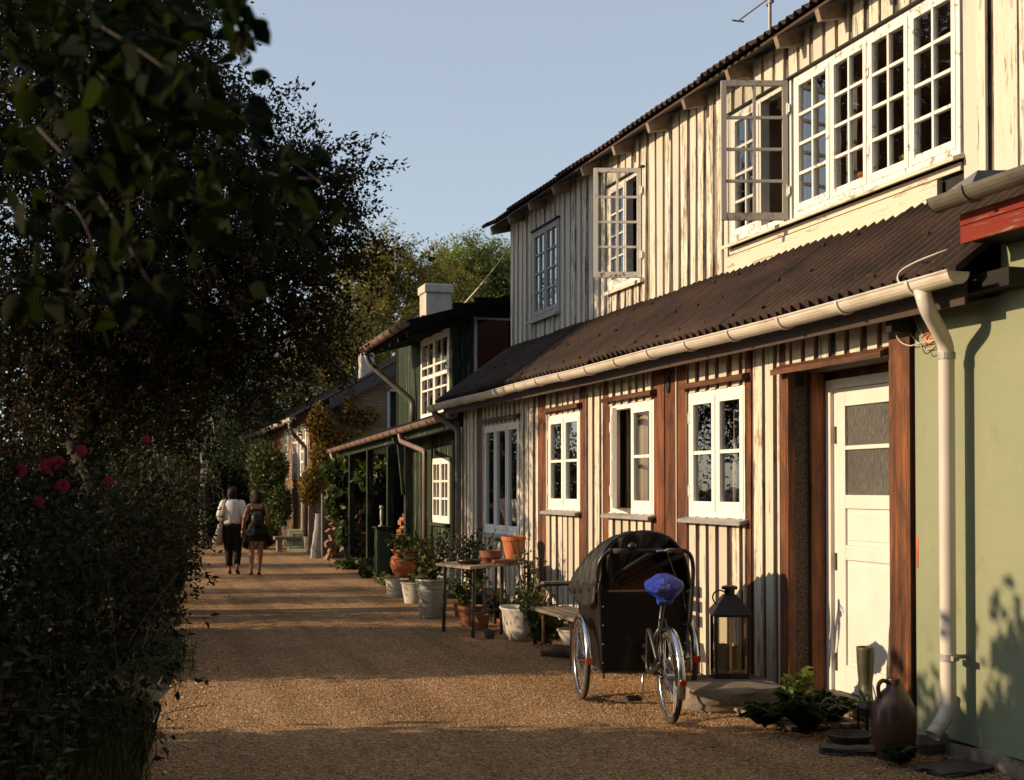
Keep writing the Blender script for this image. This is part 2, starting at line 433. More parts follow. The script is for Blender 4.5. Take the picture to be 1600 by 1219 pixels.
def window(house, X, ya, yb, z0, z1, n, cols, rows, mat, gmat, ff=0.045, dep=0.09, skip=(), widths=None, sfw=0.045, bar=0.02, openers=()):
    """frame set in the wall with its outer face at X; u runs from the far jamb (yb) towards the camera (ya)"""
    m = MB()
    m.box(X, X+dep, ya, ya+ff, z0, z1); m.box(X, X+dep, yb-ff, yb, z0, z1)
    m.box(X+.001, X+dep-.001, ya+ff, yb-ff, z0, z0+ff); m.box(X+.001, X+dep-.001, ya+ff, yb-ff, z1-ff, z1)
    W = yb-ya-2*ff
    cuts_ = [0]; ws = widths or [1/n]*n
    for q in ws: cuts_.append(cuts_[-1] + q*W)
    for i in range(1, n):
        u = yb-ff-cuts_[i]; m.box(X+0.002, X+dep-0.002, u-0.016, u+0.016, z0+ff, z1-ff)
    w = m.build('window', mat, house)
    for i in range(n):
        a = yb-ff-cuts_[i] - (0.018 if i else 0.002); b = yb-ff-cuts_[i+1] + (0.018 if i < n-1 else 0.002)
        if i in skip: continue
        fr = (Vector((X-0.006, a, z0+ff+0.002)), Vector((0,-1,0)), UZ, Vector((1,0,0)))
        sash_in(w, fr, a-b, z1-z0-2*ff-0.004, cols, rows, mat, gmat, sfw, bar)
    return w
def sash_in(w, fr, wd, h, cols, rows, mat, gmat, fw, bar, th=0.045):
    m = MB(); bot = fw*1.4; O, U, V, N = fr
    m.fbox(fr, 0, fw, 0, h, 0, th); m.fbox(fr, wd-fw, wd, 0, h, 0, th)
    m.fbox(fr, fw, wd-fw, 0, bot, 0.001, th-0.001); m.fbox(fr, fw, wd-fw, h-fw, h, 0.001, th-0.001)
    for i in range(1, cols):
        u = fw + (wd-2*fw)*i/cols; m.fbox(fr, u-bar/2, u+bar/2, bot, h-fw, 0.004, th-0.006)
    for j in range(1, rows):
        v = bot + (h-fw-bot)*j/rows
        for i in range(cols):
            ua = fw + (wd-2*fw)*i/cols + (bar/2 if i else 0); ub = fw + (wd-2*fw)*(i+1)/cols - (bar/2 if i < cols-1 else 0)
            m.fbox(fr, ua, ub, v-bar/2, v+bar/2, 0.005, th-0.007)
    m.build('sash', mat, w)
    g = MB(); c = th*0.55
    g.poly([O+U*(fw-.004)+V*(bot-.004)+N*c, O+U*(wd-fw+.004)+V*(bot-.004)+N*c, O+U*(wd-fw+.004)+V*(h-fw+.004)+N*c, O+U*(fw-.004)+V*(h-fw+.004)+N*c])
    g.build('pane', gmat, w)
def hinges(w, X, y, zs, mat):
    for z in zs: MB().tube([(X-0.012, y, z-0.05), (X-0.012, y, z+0.05)], 0.009, 6).box(X-0.009, X-0.004, y-0.03, y+0.03, z-0.035, z+0.035).build('hinge', mat, w)

# openings of the lower wall (y0,y1,z0,z1) from the photograph
Wn = [(758,813),(858,909),(955,1024),(1078,1168)]
WZ0, WZ1 = 1.37, 2.45
wins = []
for i, (a, b) in enumerate(Wn):
    ya, yb = yz(a, b, XW)
    wins.append((ya, yb, WZ0 if i else 1.02, WZ1))
Ydl = aX(1232, 700, XW).y; Ydr = aX(1399, 700, XW).y     # recess of the door
XD = 5.23
door_op = (Ydr, Ydl, -0.05, 2.49)
ops = wins + [door_op]
zgut = 2.81
LT = 2.86                                # top of lower boards
fr_, bk_ = MB(), MB()
# stretches of red stained boards between the cream ones
red_spans = [yz(1024,1060,XW), yz(909,918,XW), yz(843,856,XW), yz(1062,1076,XW), yz(1169,1176,XW), yz(750,757,XW), yz(945,955,XW), yz(1222,1232,XW)]
red_full = [(a, b, -0.05, LT) for a, b in red_spans]
siding(fr_, bk_, XW, Ydl-0.0, Y1, 0.02, LT, 0.20, 0.135, ops + red_full, 3)
siding(fr_, bk_, XW, Ydr, Ydl, 2.49, LT, 0.19, 0.13, [], 4)
fr_.build('board', M_cream, house); bk_.build('batten_gap', M_gap, house)
for k, (a, b, p, q) in enumerate(red_full):
    rb = MB()
    n = max(1, round((b-a)/0.13)); wdt = (b-a)/n
    for j in range(n):
        for s0, s1, p0, p1 in strips(a+j*wdt+0.004, a+(j+1)*wdt-0.004, 0.02, LT, wins + [door_op]):
            off = rnd.uniform(0.0, 0.014)
            rb.box(XW-0.014-off, XW+0.01, s0, s1, p0, p1)
    rb.build('stained_board', M_red, house)
sl = MB()
wallslab(sl, XW+0.02, XW+0.14, Ydr-0.3, Y1, -0.05, LT, ops); sl.box(XW+0.02, 9.0, Y1-0.1, Y1, -0.05, LT+0.3)
sl.box(8.9, 9.0, Y0-1.0, Y1, -0.05, 6.4)
sl.build('wall_core', M_dark, house)
# far gable boards of the lower storey
gf, gb = MB(), MB()
# rooms
rm = MB()
rm.box(7.4, 7.5, Y0-1, Y1-0.11, 0.0, 2.9); rm.box(XW+0.14, 7.4, Y0-1, Y1-0.11, -0.04, 0.02); rm.box(XW+0.15, 7.4, Y0-1, Y1-0.11, 2.75, 2.85)
for y in (9.25, 12.6, 15.6): rm.box(XW+0.15, 7.4, y, y+0.08, 0.02, 2.75)
rm.build('room', M_room, house)
# windows of the ground floor
w1 = window(house, XW-0.012, *wins[0], 3, 1, 1, M_white, M_glass, widths=[.33,.35,.32])
w2 = window(house, XW-0.012, *wins[1], 2, 1, 2, M_white, M_glass, sfw=0.055, bar=0.028)
w3 = window(house, XW-0.012, *wins[2], 2, 1, 2, M_white, M_glass, skip=(0,), sfw=0.055, bar=0.028)
w4 = window(house, XW-0.012, *wins[3], 2, 1, 2, M_white, M_glass, sfw=0.06, bar=0.03)
# open leaf of the third window: hinged at the far jamb, swung outwards towards the camera side
a3, b3 = wins[2][0]+0.047, wins[2][1]-0.047
wl = (b3-a3)/2
an = math.radians(20)
fr3 = (Vector((XW-0.02, b3, WZ0+0.05)), Vector((-math.sin(an), -math.cos(an), 0)), UZ, Vector((math.cos(an), -math.sin(an), 0)))
sash_in(w3, fr3, wl-0.02, WZ1-WZ0-0.1, 1, 2, M_white, M_glass, 0.055, 0.028)
for w, (ya, yb, p, q) in zip((w1, w2, w3, w4), wins): hinges(w, XW-0.012, yb-0.03, (p+0.22, q-0.22), M_white)
# lintels and sills
for k, (ya, yb, p, q) in enumerate(wins):
    e = 0.07
    MB().hexa([(XW-0.085, ya-e, q+0.035),(XW-0.0, ya-e, q+0.05),(XW-0.0, yb+e, q+0.05),(XW-0.085, yb+e, q+0.035),
               (XW-0.085, ya-e, q+0.075),(XW-0.0, ya-e, q+0.10),(XW-0.0, yb+e, q+0.10),(XW-0.085, yb+e, q+0.075)]).build('lintel', M_redY, house)
    MB().hexa([(XW-0.10, ya-0.05, p-0.055),(XW-0.001, ya-0.05, p-0.025),(XW-0.001, yb+0.05, p-0.025),(XW-0.10, yb+0.05, p-0.055),
               (XW-0.10, ya-0.05, p-0.025),(XW-0.001, ya-0.05, p-0.002),(XW-0.001, yb+0.05, p-0.002),(XW-0.10, yb+0.05, p-0.025)]).build('sill', M_sill, house)
# dark reveals round the windows
for (ya, yb, p, q) in wins:
    rv = MB(); rv.box(XW-0.016, XW+0.05, ya-0.03, ya-0.002, p, q+0.03); rv.box(XW-0.016, XW+0.05, yb+0.002, yb+0.03, p, q+0.03)
    rv.build('window_surround', M_red, house)
# oval vent in the red boards
vy = aX(1048, 600, XW).y
MB().lathe([(0.001,0),(0.038,0),(0.038,0.012),(0.001,0.012)], (0,0,0), 20).build('vent_hole', M_dark, house, local=True)
vh = bpy.context.scene.objects['vent_hole']; vh.rotation_euler = (0, math.radians(-90), 0); vh.scale = (2.0, 1.0, 1)
vh.location = Vector((XW-0.021, vy, 2.56)) - ORG[house.name]

# door recess
dr = MB()
dr.box(XW-0.004, XD+0.05, Ydl+0.001, Ydl+0.05, -0.02, 2.49)           # far reveal backing
dr.box(XW-0.02, XW+0.04, Ydl-0.03, Ydl+0.0, -0.02, 2.49)
dr.box(XD-0.12, XD-0.004, Ydl-0.045, Ydl, -0.02, 2.49)
dr.build('door_reveal', M_red, house)
MB().box(XW+0.05, XD-0.125, Ydl-0.012, Ydl-0.0, 0.0, 2.38).build('mesh_panel', simple('brown_mesh', (0.10,0.07,0.055), (0.03,0.022,0.018), scale=(1,1,1), sc=60, rough=0.8, lo=0.42, hi=0.58), house)
MB().box(XW+0.0, XD+0.1, Ydr, Ydl, 2.492, 2.56).build('recess_ceiling', M_redY, house)
MB().hexa([(XW-0.11, Ydr-0.0, 2.47),(XW-0.026, Ydr-0.0, 2.50),(XW-0.026, Ydl+0.08, 2.50),(XW-0.11, Ydl+0.08, 2.47),
           (XW-0.11, Ydr-0.0, 2.51),(XW-0.026, Ydr-0.0, 2.55),(XW-0.026, Ydl+0.08, 2.55),(XW-0.11, Ydl+0.08, 2.51)]).build('door_lintel', M_redY, house)
post = MB(); post.box(XW-0.05, XW+0.16, Ydr-0.235, Ydr, -0.05, LT-0.02); post.build('post', M_post, house, bevel=0.006)
mm = MB(); mm.box(XD, XD+0.07, Ydl-0.115, Ydl-0.046, 0.05, 2.43); mm.box(XD, XD+0.07, Ydr+0.14, Ydr+0.21, 0.05, 2.43); mm.box(XD+.001, XD+0.069, Ydr+0.21, Ydl-0.115, 2.36, 2.43)
mm.box(XD+0.03, XD+0.06, Ydl-0.17, Ydl-0.115, 0.05, 2.36)
mm.build('door_frame', M_door, house)
sl2 = MB(); sl2.box(XD+0.06, XD+0.1, Ydr-0.2, Ydl+0.1, 2.43, 2.5); sl2.box(XD+0.02, XD+0.1, Ydr-0.2, Ydr+0.14, 0, 2.49); sl2.box(XW+0.1,XD+0.1,Ydr-0.03,Ydr+0.0,-.02,2.49); sl2.build('recess_side', M_red, house)
dl, drr = Ydl-0.172, Ydr+0.212
dw = dl-drr
door = MB()
FD = (Vector((XD+0.02, dl, 0.105)), Vector((0,-1,0)), UZ, Vector((1,0,0)))
H = 2.25; st = 0.115
door.fbox(FD, 0, st, 0, H, 0, 0.045); door.fbox(FD, dw-st, dw, 0, H, 0, 0.045)
levels = [(0, 0.20), (0.98-0.0, 1.09), (1.36, 1.46), (H-0.13, H)]
for a, b in levels: door.fbox(FD, st, dw-st, a, b, 0.001, 0.044)
door.fbox(FD, st, dw-st, 1.795, 1.825, 0.001, 0.044)
for a, b in ((0.20, 0.98), (1.09, 1.36)):
    door.fbox(FD, st, dw-st, a, b, 0.018, 0.035); door.fbox(FD, st+0.035, dw-st-0.035, a+0.035, b-0.035, 0.011, 0.018)
dob = door.build('door', M_door, house, bevel=0.003)
def m_ripple():
    t = NT('rippled_glass'); 
    r = t.noise((1,30,5), 3.0, 4, 0.6)
    c = t.mix(t.ramp(r, [(0.4,0.0),(0.7,1.0)]), (0.07,0.065,0.055), (0.16,0.15,0.13))
    t.bump(r, 0.9, 0.02); return t.fin(c, 0.12, 0.6)
gl = MB(); gl.fbox(FD, st, dw-st, 1.46, 1.795, 0.02, 0.026); gl.fbox(FD, st, dw-st, 1.825, H-0.13, 0.02, 0.026); gl.build('door_glass', m_ripple(), dob)
for z in (0.25, 1.0, 1.95): MB().tube([(XD+0.022, dl+0.02, z), (XD+0.022, dl+0.02, z+0.13)], 0.011, 8).build('hinge', simple('old_brass', (0.10,0.06,0.03), sc=20, rough=0.5), dob)
hk = MB(); hk.tube([(XD+0.02, drr+0.06, 1.12), (XD-0.03, drr+0.06, 1.12), (XD-0.035, drr+0.15, 1.115)], 0.009, 8); hk.build('handle', M_zincd, dob)
MB().box(XW+0.02, XD+0.08, Ydr+0.02, Ydl-0.05, 0.0, 0.10).build('threshold', stained('grey_threshold', (0.2,0.17,0.14),(0.1,0.08,0.06), axis='Y'), house)

# lower corrugated roof
def corrugated(parent, p_eave, p_top, ya, yb, pitch, amp, sheet_w, name, mat, seed, nseg=5, ragged=0.02, th=0.007, extra=None):
    """p_eave=(x,z), p_top=(x,z); sheets side by side along Y, each lapping over its neighbour"""
    r = random.Random(seed); xe, ze = p_eave; xt, zt = p_top
    L = math.hypot(xt-xe, zt-ze); nx, nz = -(zt-ze)/L, (xt-xe)/L
    m = MB(); y = ya; k = 0
    while y < yb:
        y2 = min(y + sheet_w + 0.05, yb + 0.05)
        lift = (k % 2)*0.010 + r.uniform(-0.003, 0.004); drop = r.uniform(-ragged, ragged); twist = r.uniform(-0.006, 0.006)
        n = max(4, int((y2-y)/pitch*8)); base = len(m.v)
        for j in range(nseg+1):
            f = j/nseg
            for i in range(n+1):
                yy = y + (y2-y)*i/n
                h = amp*math.sin(2*math.pi*(yy/pitch)) + lift + 0.01 + twist*(i/n-0.5)*2*(1-f)
                d = (1-f)*drop*(1 if True else 0)
                m.v.append((xe + (xt-xe)*f - (xt-xe)/L*d + nx*h, yy, ze + (zt-ze)*f - (zt-ze)/L*d + nz*h))
        for j in range(nseg):
            for i in range(n):
                a = base + j*(n+1)+i; m.f.append((a, a+1, a+n+2, a+n+1))
        y += sheet_w; k += 1
    if extra:
        n0 = len(m.v); m.v += extra.v; m.f += [tuple(n0+i for i in f) for f in extra.f]
    return m.build(name, mat, parent, smooth=True, solid=th)
ROOFT = (XU-0.015, 3.63); ROOFE = (XG+0.00, 2.855)
# screws/nails and lichen on the lower roof: tiny nail heads
nb = MB(); rr = random.Random(9)
Lr = math.hypot(ROOFT[0]-ROOFE[0], ROOFT[1]-ROOFE[1]); dxr, dzr = (ROOFT[0]-ROOFE[0])/Lr, (ROOFT[1]-ROOFE[1])/Lr
for row in (0.12, 0.62, 1.12):
    y = 7.4
    while y < 18.5:
        yc = (round(y/0.125)+0.25)*0.125; c = Vector((ROOFE[0]+dxr*row, yc, ROOFE[1]+dzr*row)) + Vector((-dzr,0,dxr))*0.045
        nb.lathe([(0.012,-0.01),(0.012,0.006),(0.004,0.014)], c, 7); y += 0.5
lr = corrugated(house, ROOFE, ROOFT, 6.42, Y1+0.12, 0.125, 0.030, 1.0, 'lower_roof', M_corr, 5, extra=nb)
sf = MB(); sf.hexa([(XG+0.06,Y0,2.80),(XW+0.3,Y0,3.02),(XW+0.3,Y1,3.02),(XG+0.06,Y1,2.80),(XG+0.06,Y0,2.83),(XW+0.3,Y0,3.06),(XW+0.3,Y1,3.06),(XG+0.06,Y1,2.83)]); sf.build('soffit', simple('dark_soffit',(0.06,0.04,0.03),sc=5), house)
ge = MB(); ge.poly([(XG+0.05,Y1+0.09,2.83),(XU,Y1+0.09,2.83),(XU,Y1+0.09,3.58)]); ge.build('verge_board', M_dark, house, solid=0.02)

MB().box(XG+0.055, XG+0.075, 6.45, Y1, 2.66, 2.835).build('eaves_light_stop', simple('dark_soffit',(0.06,0.04,0.03)), house)  # board added behind the gutter to stop light reaching the wall top
# gutters
def gutter(parent, pts, r, mat, brackets=0.7, name='gutter', cap=True, mat2=None, back=0.0):
    """half-round channel along pts (list of points), open upwards"""
    pts = [Vector(p) for p in pts]; m = MB(); K = 10
    rings = []
    for i, p in enumerate(pts):
        t = (pts[min(i+1,len(pts)-1)]-pts[max(i-1,0)]).normalized(); s = t.cross(UZ).normalized()
        ring = []
        for k in range(K+1):
            a = math.pi + math.pi*k/K; ring.append(p + s*math.cos(a)*r + UZ*math.sin(a)*r)
        for k in range(K, -1, -1):
            a = math.pi + math.pi*k/K; ring.append(p + s*math.cos(a)*(r-0.006) + UZ*math.sin(a)*(r-0.006))
        rings.append(ring)
    m.loft(rings, cap=True)
    for e, sg in ((0, -1), (-1, 1)):
        p = pts[e]; t = (pts[1]-pts[0]).normalized()*sg*0.004; s = (pts[1]-pts[0]).normalized().cross(UZ).normalized()
        m.poly([p+t+s*math.cos(math.pi+math.pi*k/K)*r*1.06+UZ*(math.sin(math.pi+math.pi*k/K)*r*1.06) for k in range(K+1)])
    # rolled front bead
    for sg in (-1,):
        m.tube([p + (pts[1]-pts[0]).normalized().cross(UZ).normalized()*sg*r + UZ*0.003 for p in pts], 0.008, 6)
    g = m.build(name, mat, parent, smooth=False)
    tot = sum((pts[i+1]-pts[i]).length for i in range(len(pts)-1)); d = brackets*0.5
    while d < tot:
        q = d
        for i in range(len(pts)-1):
            L = (pts[i+1]-pts[i]).length
            if q <= L: break
            q -= L
        p = pts[i].lerp(pts[i+1], q/L); t = (pts[i+1]-pts[i]).normalized(); s = t.cross(UZ).normalized(); rng = []
        for sg in (-0.014, 0.014):
            rng.append([p+t*sg+s*math.cos(math.pi*(0.97+1.06*k/12))*(r+0.004)+UZ*math.sin(math.pi*(0.97+1.06*k/12))*(r+0.004) for k in range(13)]
                     + [p+t*sg+s*math.cos(math.pi*(0.97+1.06*k/12))*(r+0.012)+UZ*math.sin(math.pi*(0.97+1.06*k/12))*(r+0.012) for k in range(12,-1,-1)])
        MB().loft(rng).build('gutter_bracket', mat2 or mat, g); d += brackets
    return g
GY0 = aX(1497, 440, XG-0.08).y
GP = [Vector((XG-0.08, GY0 + (Y1+0.2-GY0)*k/12, 2.80 + 0.006*math.sin(k*1.9) + (0.02 if k < 1 else 0) - 0.01*k/12)) for k in range(13)]
gut = gutter(house, GP, 0.068, M_gutter, 0.78)
# downpipe at the green wall
XP = 4.76
def rpipe(parent, pts, r, mat, name='downpipe', seg=4, n=16):
    """pipe with rounded corners"""
    pts = [Vector(p) for p in pts]; out = [pts[0]]
    for i in range(1, len(pts)-1):
        a, b, c = pts[i-1], pts[i], pts[i+1]; k = min(r*1.6, (a-b).length*.45, (c-b).length*.45)
        p0 = b + (a-b).normalized()*k; p1 = b + (c-b).normalized()*k
        for j in range(seg+1):
            t = j/seg; out.append(p0.lerp(b, t).lerp(b.lerp(p1, t), t))
    out.append(pts[-1])
    m = MB(); m.tube(out, r, n, cap=False)
    return m.build(name, mat, parent, smooth=True, solid=0.004)
py = aX(1480, 800, XP).y
ty = aX(1440, 470, XG-0.08).y
dp = rpipe(house, [(XG-0.08, ty, 2.77), (XG-0.06, ty-0.02, 2.66), (XP, py, 2.47), (XP, py, 0.30), (XP-0.12, py-0.02, 0.17)], 0.045, M_pipe)
for z in (2.40, 0.62):
    cl = MB().lathe([(0.047,-0.02),(0.053,-0.02),(0.053,0.02),(0.047,0.02)], (XP, py, z), 18)
    if z < 1: cl.box(XP+0.05, XW+0.0, py-0.012, py+0.012, z-0.012, z+0.012).box(XP-0.02,XP+0.02,py-0.08,py-0.053,z-0.014,z+0.014).box(XP-0.02,XP+0.02,py+0.053,py+0.08,z-0.014,z+0.014)
    cl.build('pipe_clip', M_sill, dp)
# downpipe at the far end of the timber house
pxx = XW-0.1; pyy = aX(716, 700, pxx).y
rpipe(house, [(XG-0.08, Y1+0.05, 2.76), (XG-0.06, Y1+0.05, 2.68), (pxx, pyy, 2.45), (pxx, pyy, 0.35)], 0.045, M_zincd)

# ---------------- upper storey
UB, UTP = 3.60, 5.50
U1 = yz(836, 877, XU); U2 = yz(955, 1010, XU); U3 = yz(1148, 1243, XU); U4 = yz(1247, 1509, XU)
UZB, UZT = 3.93, 5.14
uops = [(U1[0], U1[1], UZB, UZT), (U2[0], U2[1], UZB, UZT), (U4[0], U3[1], UZB, UZT)]
uo2 = uops + [(U4[0]-0.02, U3[1]+0.05, 3.50, UZB)]
UY0 = 5.4
fu, bu = MB(), MB()
siding(fu, bu, XU, U4[0]-0.0, Y1, UB, UTP, 0.205, 0.15, uo2, 21, rag=0.10, bow=0.03, skew=0.011)
# wide near boards
siding(fu, bu, XU, UY0, U4[0]-0.02, UB, UTP, 0.30, 0.25, [], 22, rag=0.0)
fu.build('upper_board', M_creamU, house); bu.build('upper_gap_board', M_gapU, house)
us = MB(); wallslab(us, XU+0.02, XU+0.12, UY0, Y1, UB-0.6, UTP, uops); us.box(XU+0.0, 8.9, Y1-0.08, Y1-0.0, UB-0.6, UTP)
us.build('upper_wall_core', M_dark, house)
ur = MB(); ur.box(8.4, 8.5, UY0, Y1-0.1, 3.2, 5.6); ur.box(XU+0.13, 8.4, UY0, Y1-0.1, 3.2, 3.28); ur.box(XU+0.13, 8.4, UY0, Y1-0.1, 5.42, 5.48)
for y in (10.9+0.3, 14.0, 16.9): ur.box(XU+0.13, 8.4, y, y+0.08, 3.28, 5.42)
ur.build('upper_room', M_roomU, house)
u1 = window(house, XU-0.03, *uops[0], 2, 2, 4, M_greyOld, M_glassU, sfw=0.04, bar=0.022)
u2 = window(house, XU-0.03, *uops[1], 2, 2, 4, M_whiteOld, M_glassU, skip=(1,), sfw=0.04, bar=0.022)
u3 = window(house, XU-0.03, U3[0], U3[1], UZB, UZT, 2, 2, 4, M_whiteOld, M_glassU, skip=(1,), sfw=0.045, bar=0.024)
u4 = window(house, XU-0.03, U4[0], U4[1], UZB, UZT, 4, 2, 4, M_whiteOld, M_glassU, sfw=0.045, bar=0.024)
def open_sash(w, hy, hx, wd, ang, z0, z1, mat):
    a = math.radians(ang)
    fr = (Vector((hx, hy, z0)), Vector((-math.sin(a), math.cos(a), 0)), UZ, Vector((math.cos(a), math.sin(a), 0)))
    sash_in(w, fr, wd, z1-z0, 2, 4, mat, M_glassU, 0.045, 0.024, th=0.04)
open_sash(u3, U3[0]+0.03, XU-0.045, 0.575, 73, UZB+0.0, UZT-0.0, M_greyOld)  # open sash in grey: the shade on its face put into the colour
open_sash(u2, U2[0]+0.03, XU-0.045, 0.52, 73, UZB+0.0, UZT-0.0, M_whiteOld)
for w, y in ((u3, U3[0]+0.0), (u2, U2[0]+0.0)): hinges(w, XU-0.045, y+0.02, (UZB+0.25, UZT-0.25), M_whiteOld)
hinges(u4, XU-0.036, (U4[0]+U4[1])/2, (UZB+0.3, UZT-0.3), M_whiteOld)
# sills and apron boards
MB().hexa([(XU-0.11, U4[0]-0.03, UZB-0.06),(XU, U4[0]-0.03, UZB-0.03),(XU, U3[1]+0.04, UZB-0.03),(XU-0.11, U3[1]+0.04, UZB-0.06),
           (XU-0.11, U4[0]-0.03, UZB-0.03),(XU, U4[0]-0.03, UZB-0.002),(XU, U3[1]+0.04, UZB-0.002),(XU-0.11, U3[1]+0.04, UZB-0.03)]).build('sill', M_creamH, house)
ap = MB(); ap.box(XU-0.03, XU, U4[0]+0.0, U3[1]+0.04, 3.815, UZB-0.06); ap.box(XU-0.045, XU, U4[0]+0.25, U3[1]+0.05, 3.60, 3.80); ap.build('apron_board', M_creamH, house)
for i, (a, b, w_) in enumerate(((U1[0],U1[1],0.07),(U2[0],U2[1],0.05))):
    MB().hexa([(XU-w_-0.03, a-0.02, UZB-0.06),(XU, a-0.02, UZB-0.04),(XU, b+0.05, UZB-0.04),(XU-w_-0.03, b+0.05, UZB-0.06),
               (XU-w_-0.03, a-0.02, UZB-0.02),(XU, a-0.02, UZB-0.001),(XU, b+0.05, UZB-0.001),(XU-w_-0.03, b+0.05, UZB-0.02)]).build('sill', M_greyOld if i == 0 else M_creamH, house)
for a, b in (U1, U2, (U4[0], U3[1])):
    MB().box(XU-0.06, XU-0.0, a-0.03, b+0.03, UZT+0.002, UZT+0.018).build('head_flashing', M_dark, house)
# near corner post of the upper storey and ragged board edge
cp = MB(); yc = aX(1545, 200, XU).y; cp.box(XU-0.05, XU-0.028, yc-0.03, yc+0.06, UB, UTP); cp.build('corner_board', M_creamU, house)
# upper roof with corrugated eave, battens and rafters
EX, EZ = 5.36, 5.47
uroof = corrugated(house, (EX, EZ), (9.4, EZ+1.9), UY0-0.3, Y1+0.35, 0.13, 0.022, 1.05, 'upper_roof', M_corr, 15, nseg=4, ragged=0.035)
ub = MB(); ub.hexa([(EX+0.05,UY0-0.3,EZ-0.035),(9.3,UY0-0.3,EZ+1.79),(9.3,Y1+0.2,EZ+1.79),(EX+0.05,Y1+0.2,EZ-0.035),
                    (EX+0.05,UY0-0.3,EZ-0.012),(9.3,UY0-0.3,EZ+1.81),(9.3,Y1+0.2,EZ+1.81),(EX+0.05,Y1+0.2,EZ-0.012)])
ub.build('roof_boarding', simple('dark_soffit',(0.06,0.04,0.03)), house)
for k, px in enumerate([1395, 1325, 1258, 1178, 1107, 1049, 993, 942, 895, 856, 823, 790]):
    y = aX(px, 300, XU).y
    if y > Y1 + 0.1: y = Y1 + 0.1
    s = 0.47
    rf = MB(); w = 0.03
    rf.hexa([(EX+0.06,y-w,EZ-0.14),(XU+0.1,y-w,EZ-0.03-0.03),(XU+0.1,y+w,EZ-0.03-0.03),(EX+0.06,y+w,EZ-0.14),
             (EX+0.03,y-w,EZ-0.045),(XU+0.1,y-w,EZ+0.13),(XU+0.1,y+w,EZ+0.13),(EX+0.03,y+w,EZ-0.045)])
    rf.build('rafter', simple('rafter_wood', (0.30,0.23,0.16), (0.16,0.11,0.075), sc=8), house)
# aerial mast behind the upper eave
am = thing('aerial_mast', 'thin metal aerial mast standing on the roof edge at the top of the picture', 'antenna', (EX+0.25, aX(1203, 20, EX+0.25).y, EZ+0.1))
ay = aX(1203, 20, EX+0.25).y
MB().tube([(EX+0.25, ay, EZ+0.05), (EX+0.25, ay, EZ+1.2)], 0.016, 8).build('mast', M_zincd, am)
t = MB(); p = aX(1203, 5, EX+0.25); t.tube([p+Vector((0,-0.05,0)), p+Vector((0,0.05,0.0))], 0.016, 8); t.tube([p+Vector((0,0.62,0.05)), p+Vector((0,-0.1,0.05))], 0.008, 6)
t.tube([p+Vector((-0.06,0.62,0.05)), p+Vector((0.06,0.62,0.05))], 0.008, 6); t.build('aerial_arm', M_zincd, am)
# ------------------------------------------------------------------ green plastered house on the right
gh = thing('plastered_house', 'pale green plastered house at the right edge with red eaves board', 'house', (4.9, 6.0, 0))
XP0 = 4.90
yn = Ydr-0.24
gw = MB()
N = 40
ya0, yb0 = 1.0, aX(1431, 800, XP0).y
gw.box(XP0, XP0+0.3, ya0, 6.45, 0.10, 3.20); gw.box(XP0, XP0+0.3, 6.45, yb0, 0.10, 2.72)
gw.build('wall', M_plaster, gh)
pl = grid(0, 1, 0, 1, 1, 1, lambda x, y: 0)
def m_plinth():
    t = NT('plinth'); n = t.noise((1,1,1), 5, 8, 0.7)
    c = t.mix(t.ramp(n, [(0.4,0.0),(0.6,1.0)]), (0.36,0.29,0.21), (0.13,0.10,0.075)); t.bump(n, 0.8, 0.03); return t.fin(c, 0.9)
M_plinth = m_plinth()
pb = MB(); r_ = random.Random(3); y = ya0; rings = []
while y < yb0-0.05:
    o = r_.uniform(-0.012, 0.012); zt = 0.10 + 0.012*math.sin(y*7) + r_.uniform(-0.006, 0.006)
    rings.append([(XP0-0.025+o, y, -0.05), (XP0+0.2, y, -0.05), (XP0+0.2, y, zt-0.012), (XP0-0.018+o, y, zt-0.012)]); y += 0.12
pb.loft(rings); pb.build('plinth', M_plinth, gh)
g2 = MB(); g2.box(XP0+0.01, 8.5, yb0-0.1, yb0+0.02, 0, 3.0); g2.build('end_wall', M_dark, gh)
# eaves: soffit, red fascia, gutter, roof
M_redp = painted_wood('red_eaves_paint', (0.19,0.026,0.014), (0.30,0.17,0.12), 0.0, axis='Y', var=0.1)
fx = 4.60
yf = aX(1500, 350, fx).y
zf1 = aX(1500, 335, fx).z; zf0 = aX(1500, 381, fx).z
MB().box(fx, fx+0.035, 1.0, yf, zf0+0.10, zf1).build('fascia_board', M_redp, gh)
MB().box(fx+0.006, fx+0.035, 1.0, yf+0.005, zf0, zf0+0.096).build('fascia_board', M_redp, gh)
MB().box(fx+0.036, XP0+0.3, 1.0, yf-0.01, zf0+0.01, zf0+0.04).build('soffit', M_dark, gh)
MB().box(XP0-0.14, XP0-0.002, 6.2, yf+0.5, 2.74, 2.84).build('eaves_shade_bar', simple('black_eaves', (0.012,0.010,0.008), sc=6), gh)  # near-black bar standing in for the shadow under the eaves
MB().box(XW-0.22, XP0+0.25, Ydr-0.30, Ydr-0.24, 2.60, 2.98).build('eaves_return', simple('black_eaves', (0.03,0.025,0.02)), gh)
ro = corrugated(gh, (fx-0.06, zf1+0.05), (6.4, zf1+0.75), 1.0, yf+0.04, 0.125, 0.02, 1.1, 'roof', M_corr, 33)
gx = fx-0.13; gy = aX(1466, 318, gx).y; gz = aX(1466, 312, gx).z
M_oldg = simple('weathered_green_gutter', (0.135,0.125,0.095), (0.085,0.078,0.06), sc=3, rough=0.55, spec=0.35)
gutter(gh, [(gx, gy, gz), (gx, gy-1.2, gz+0.005), (gx, gy-2.6, gz+0.01)], 0.072, M_oldg, 0.62)
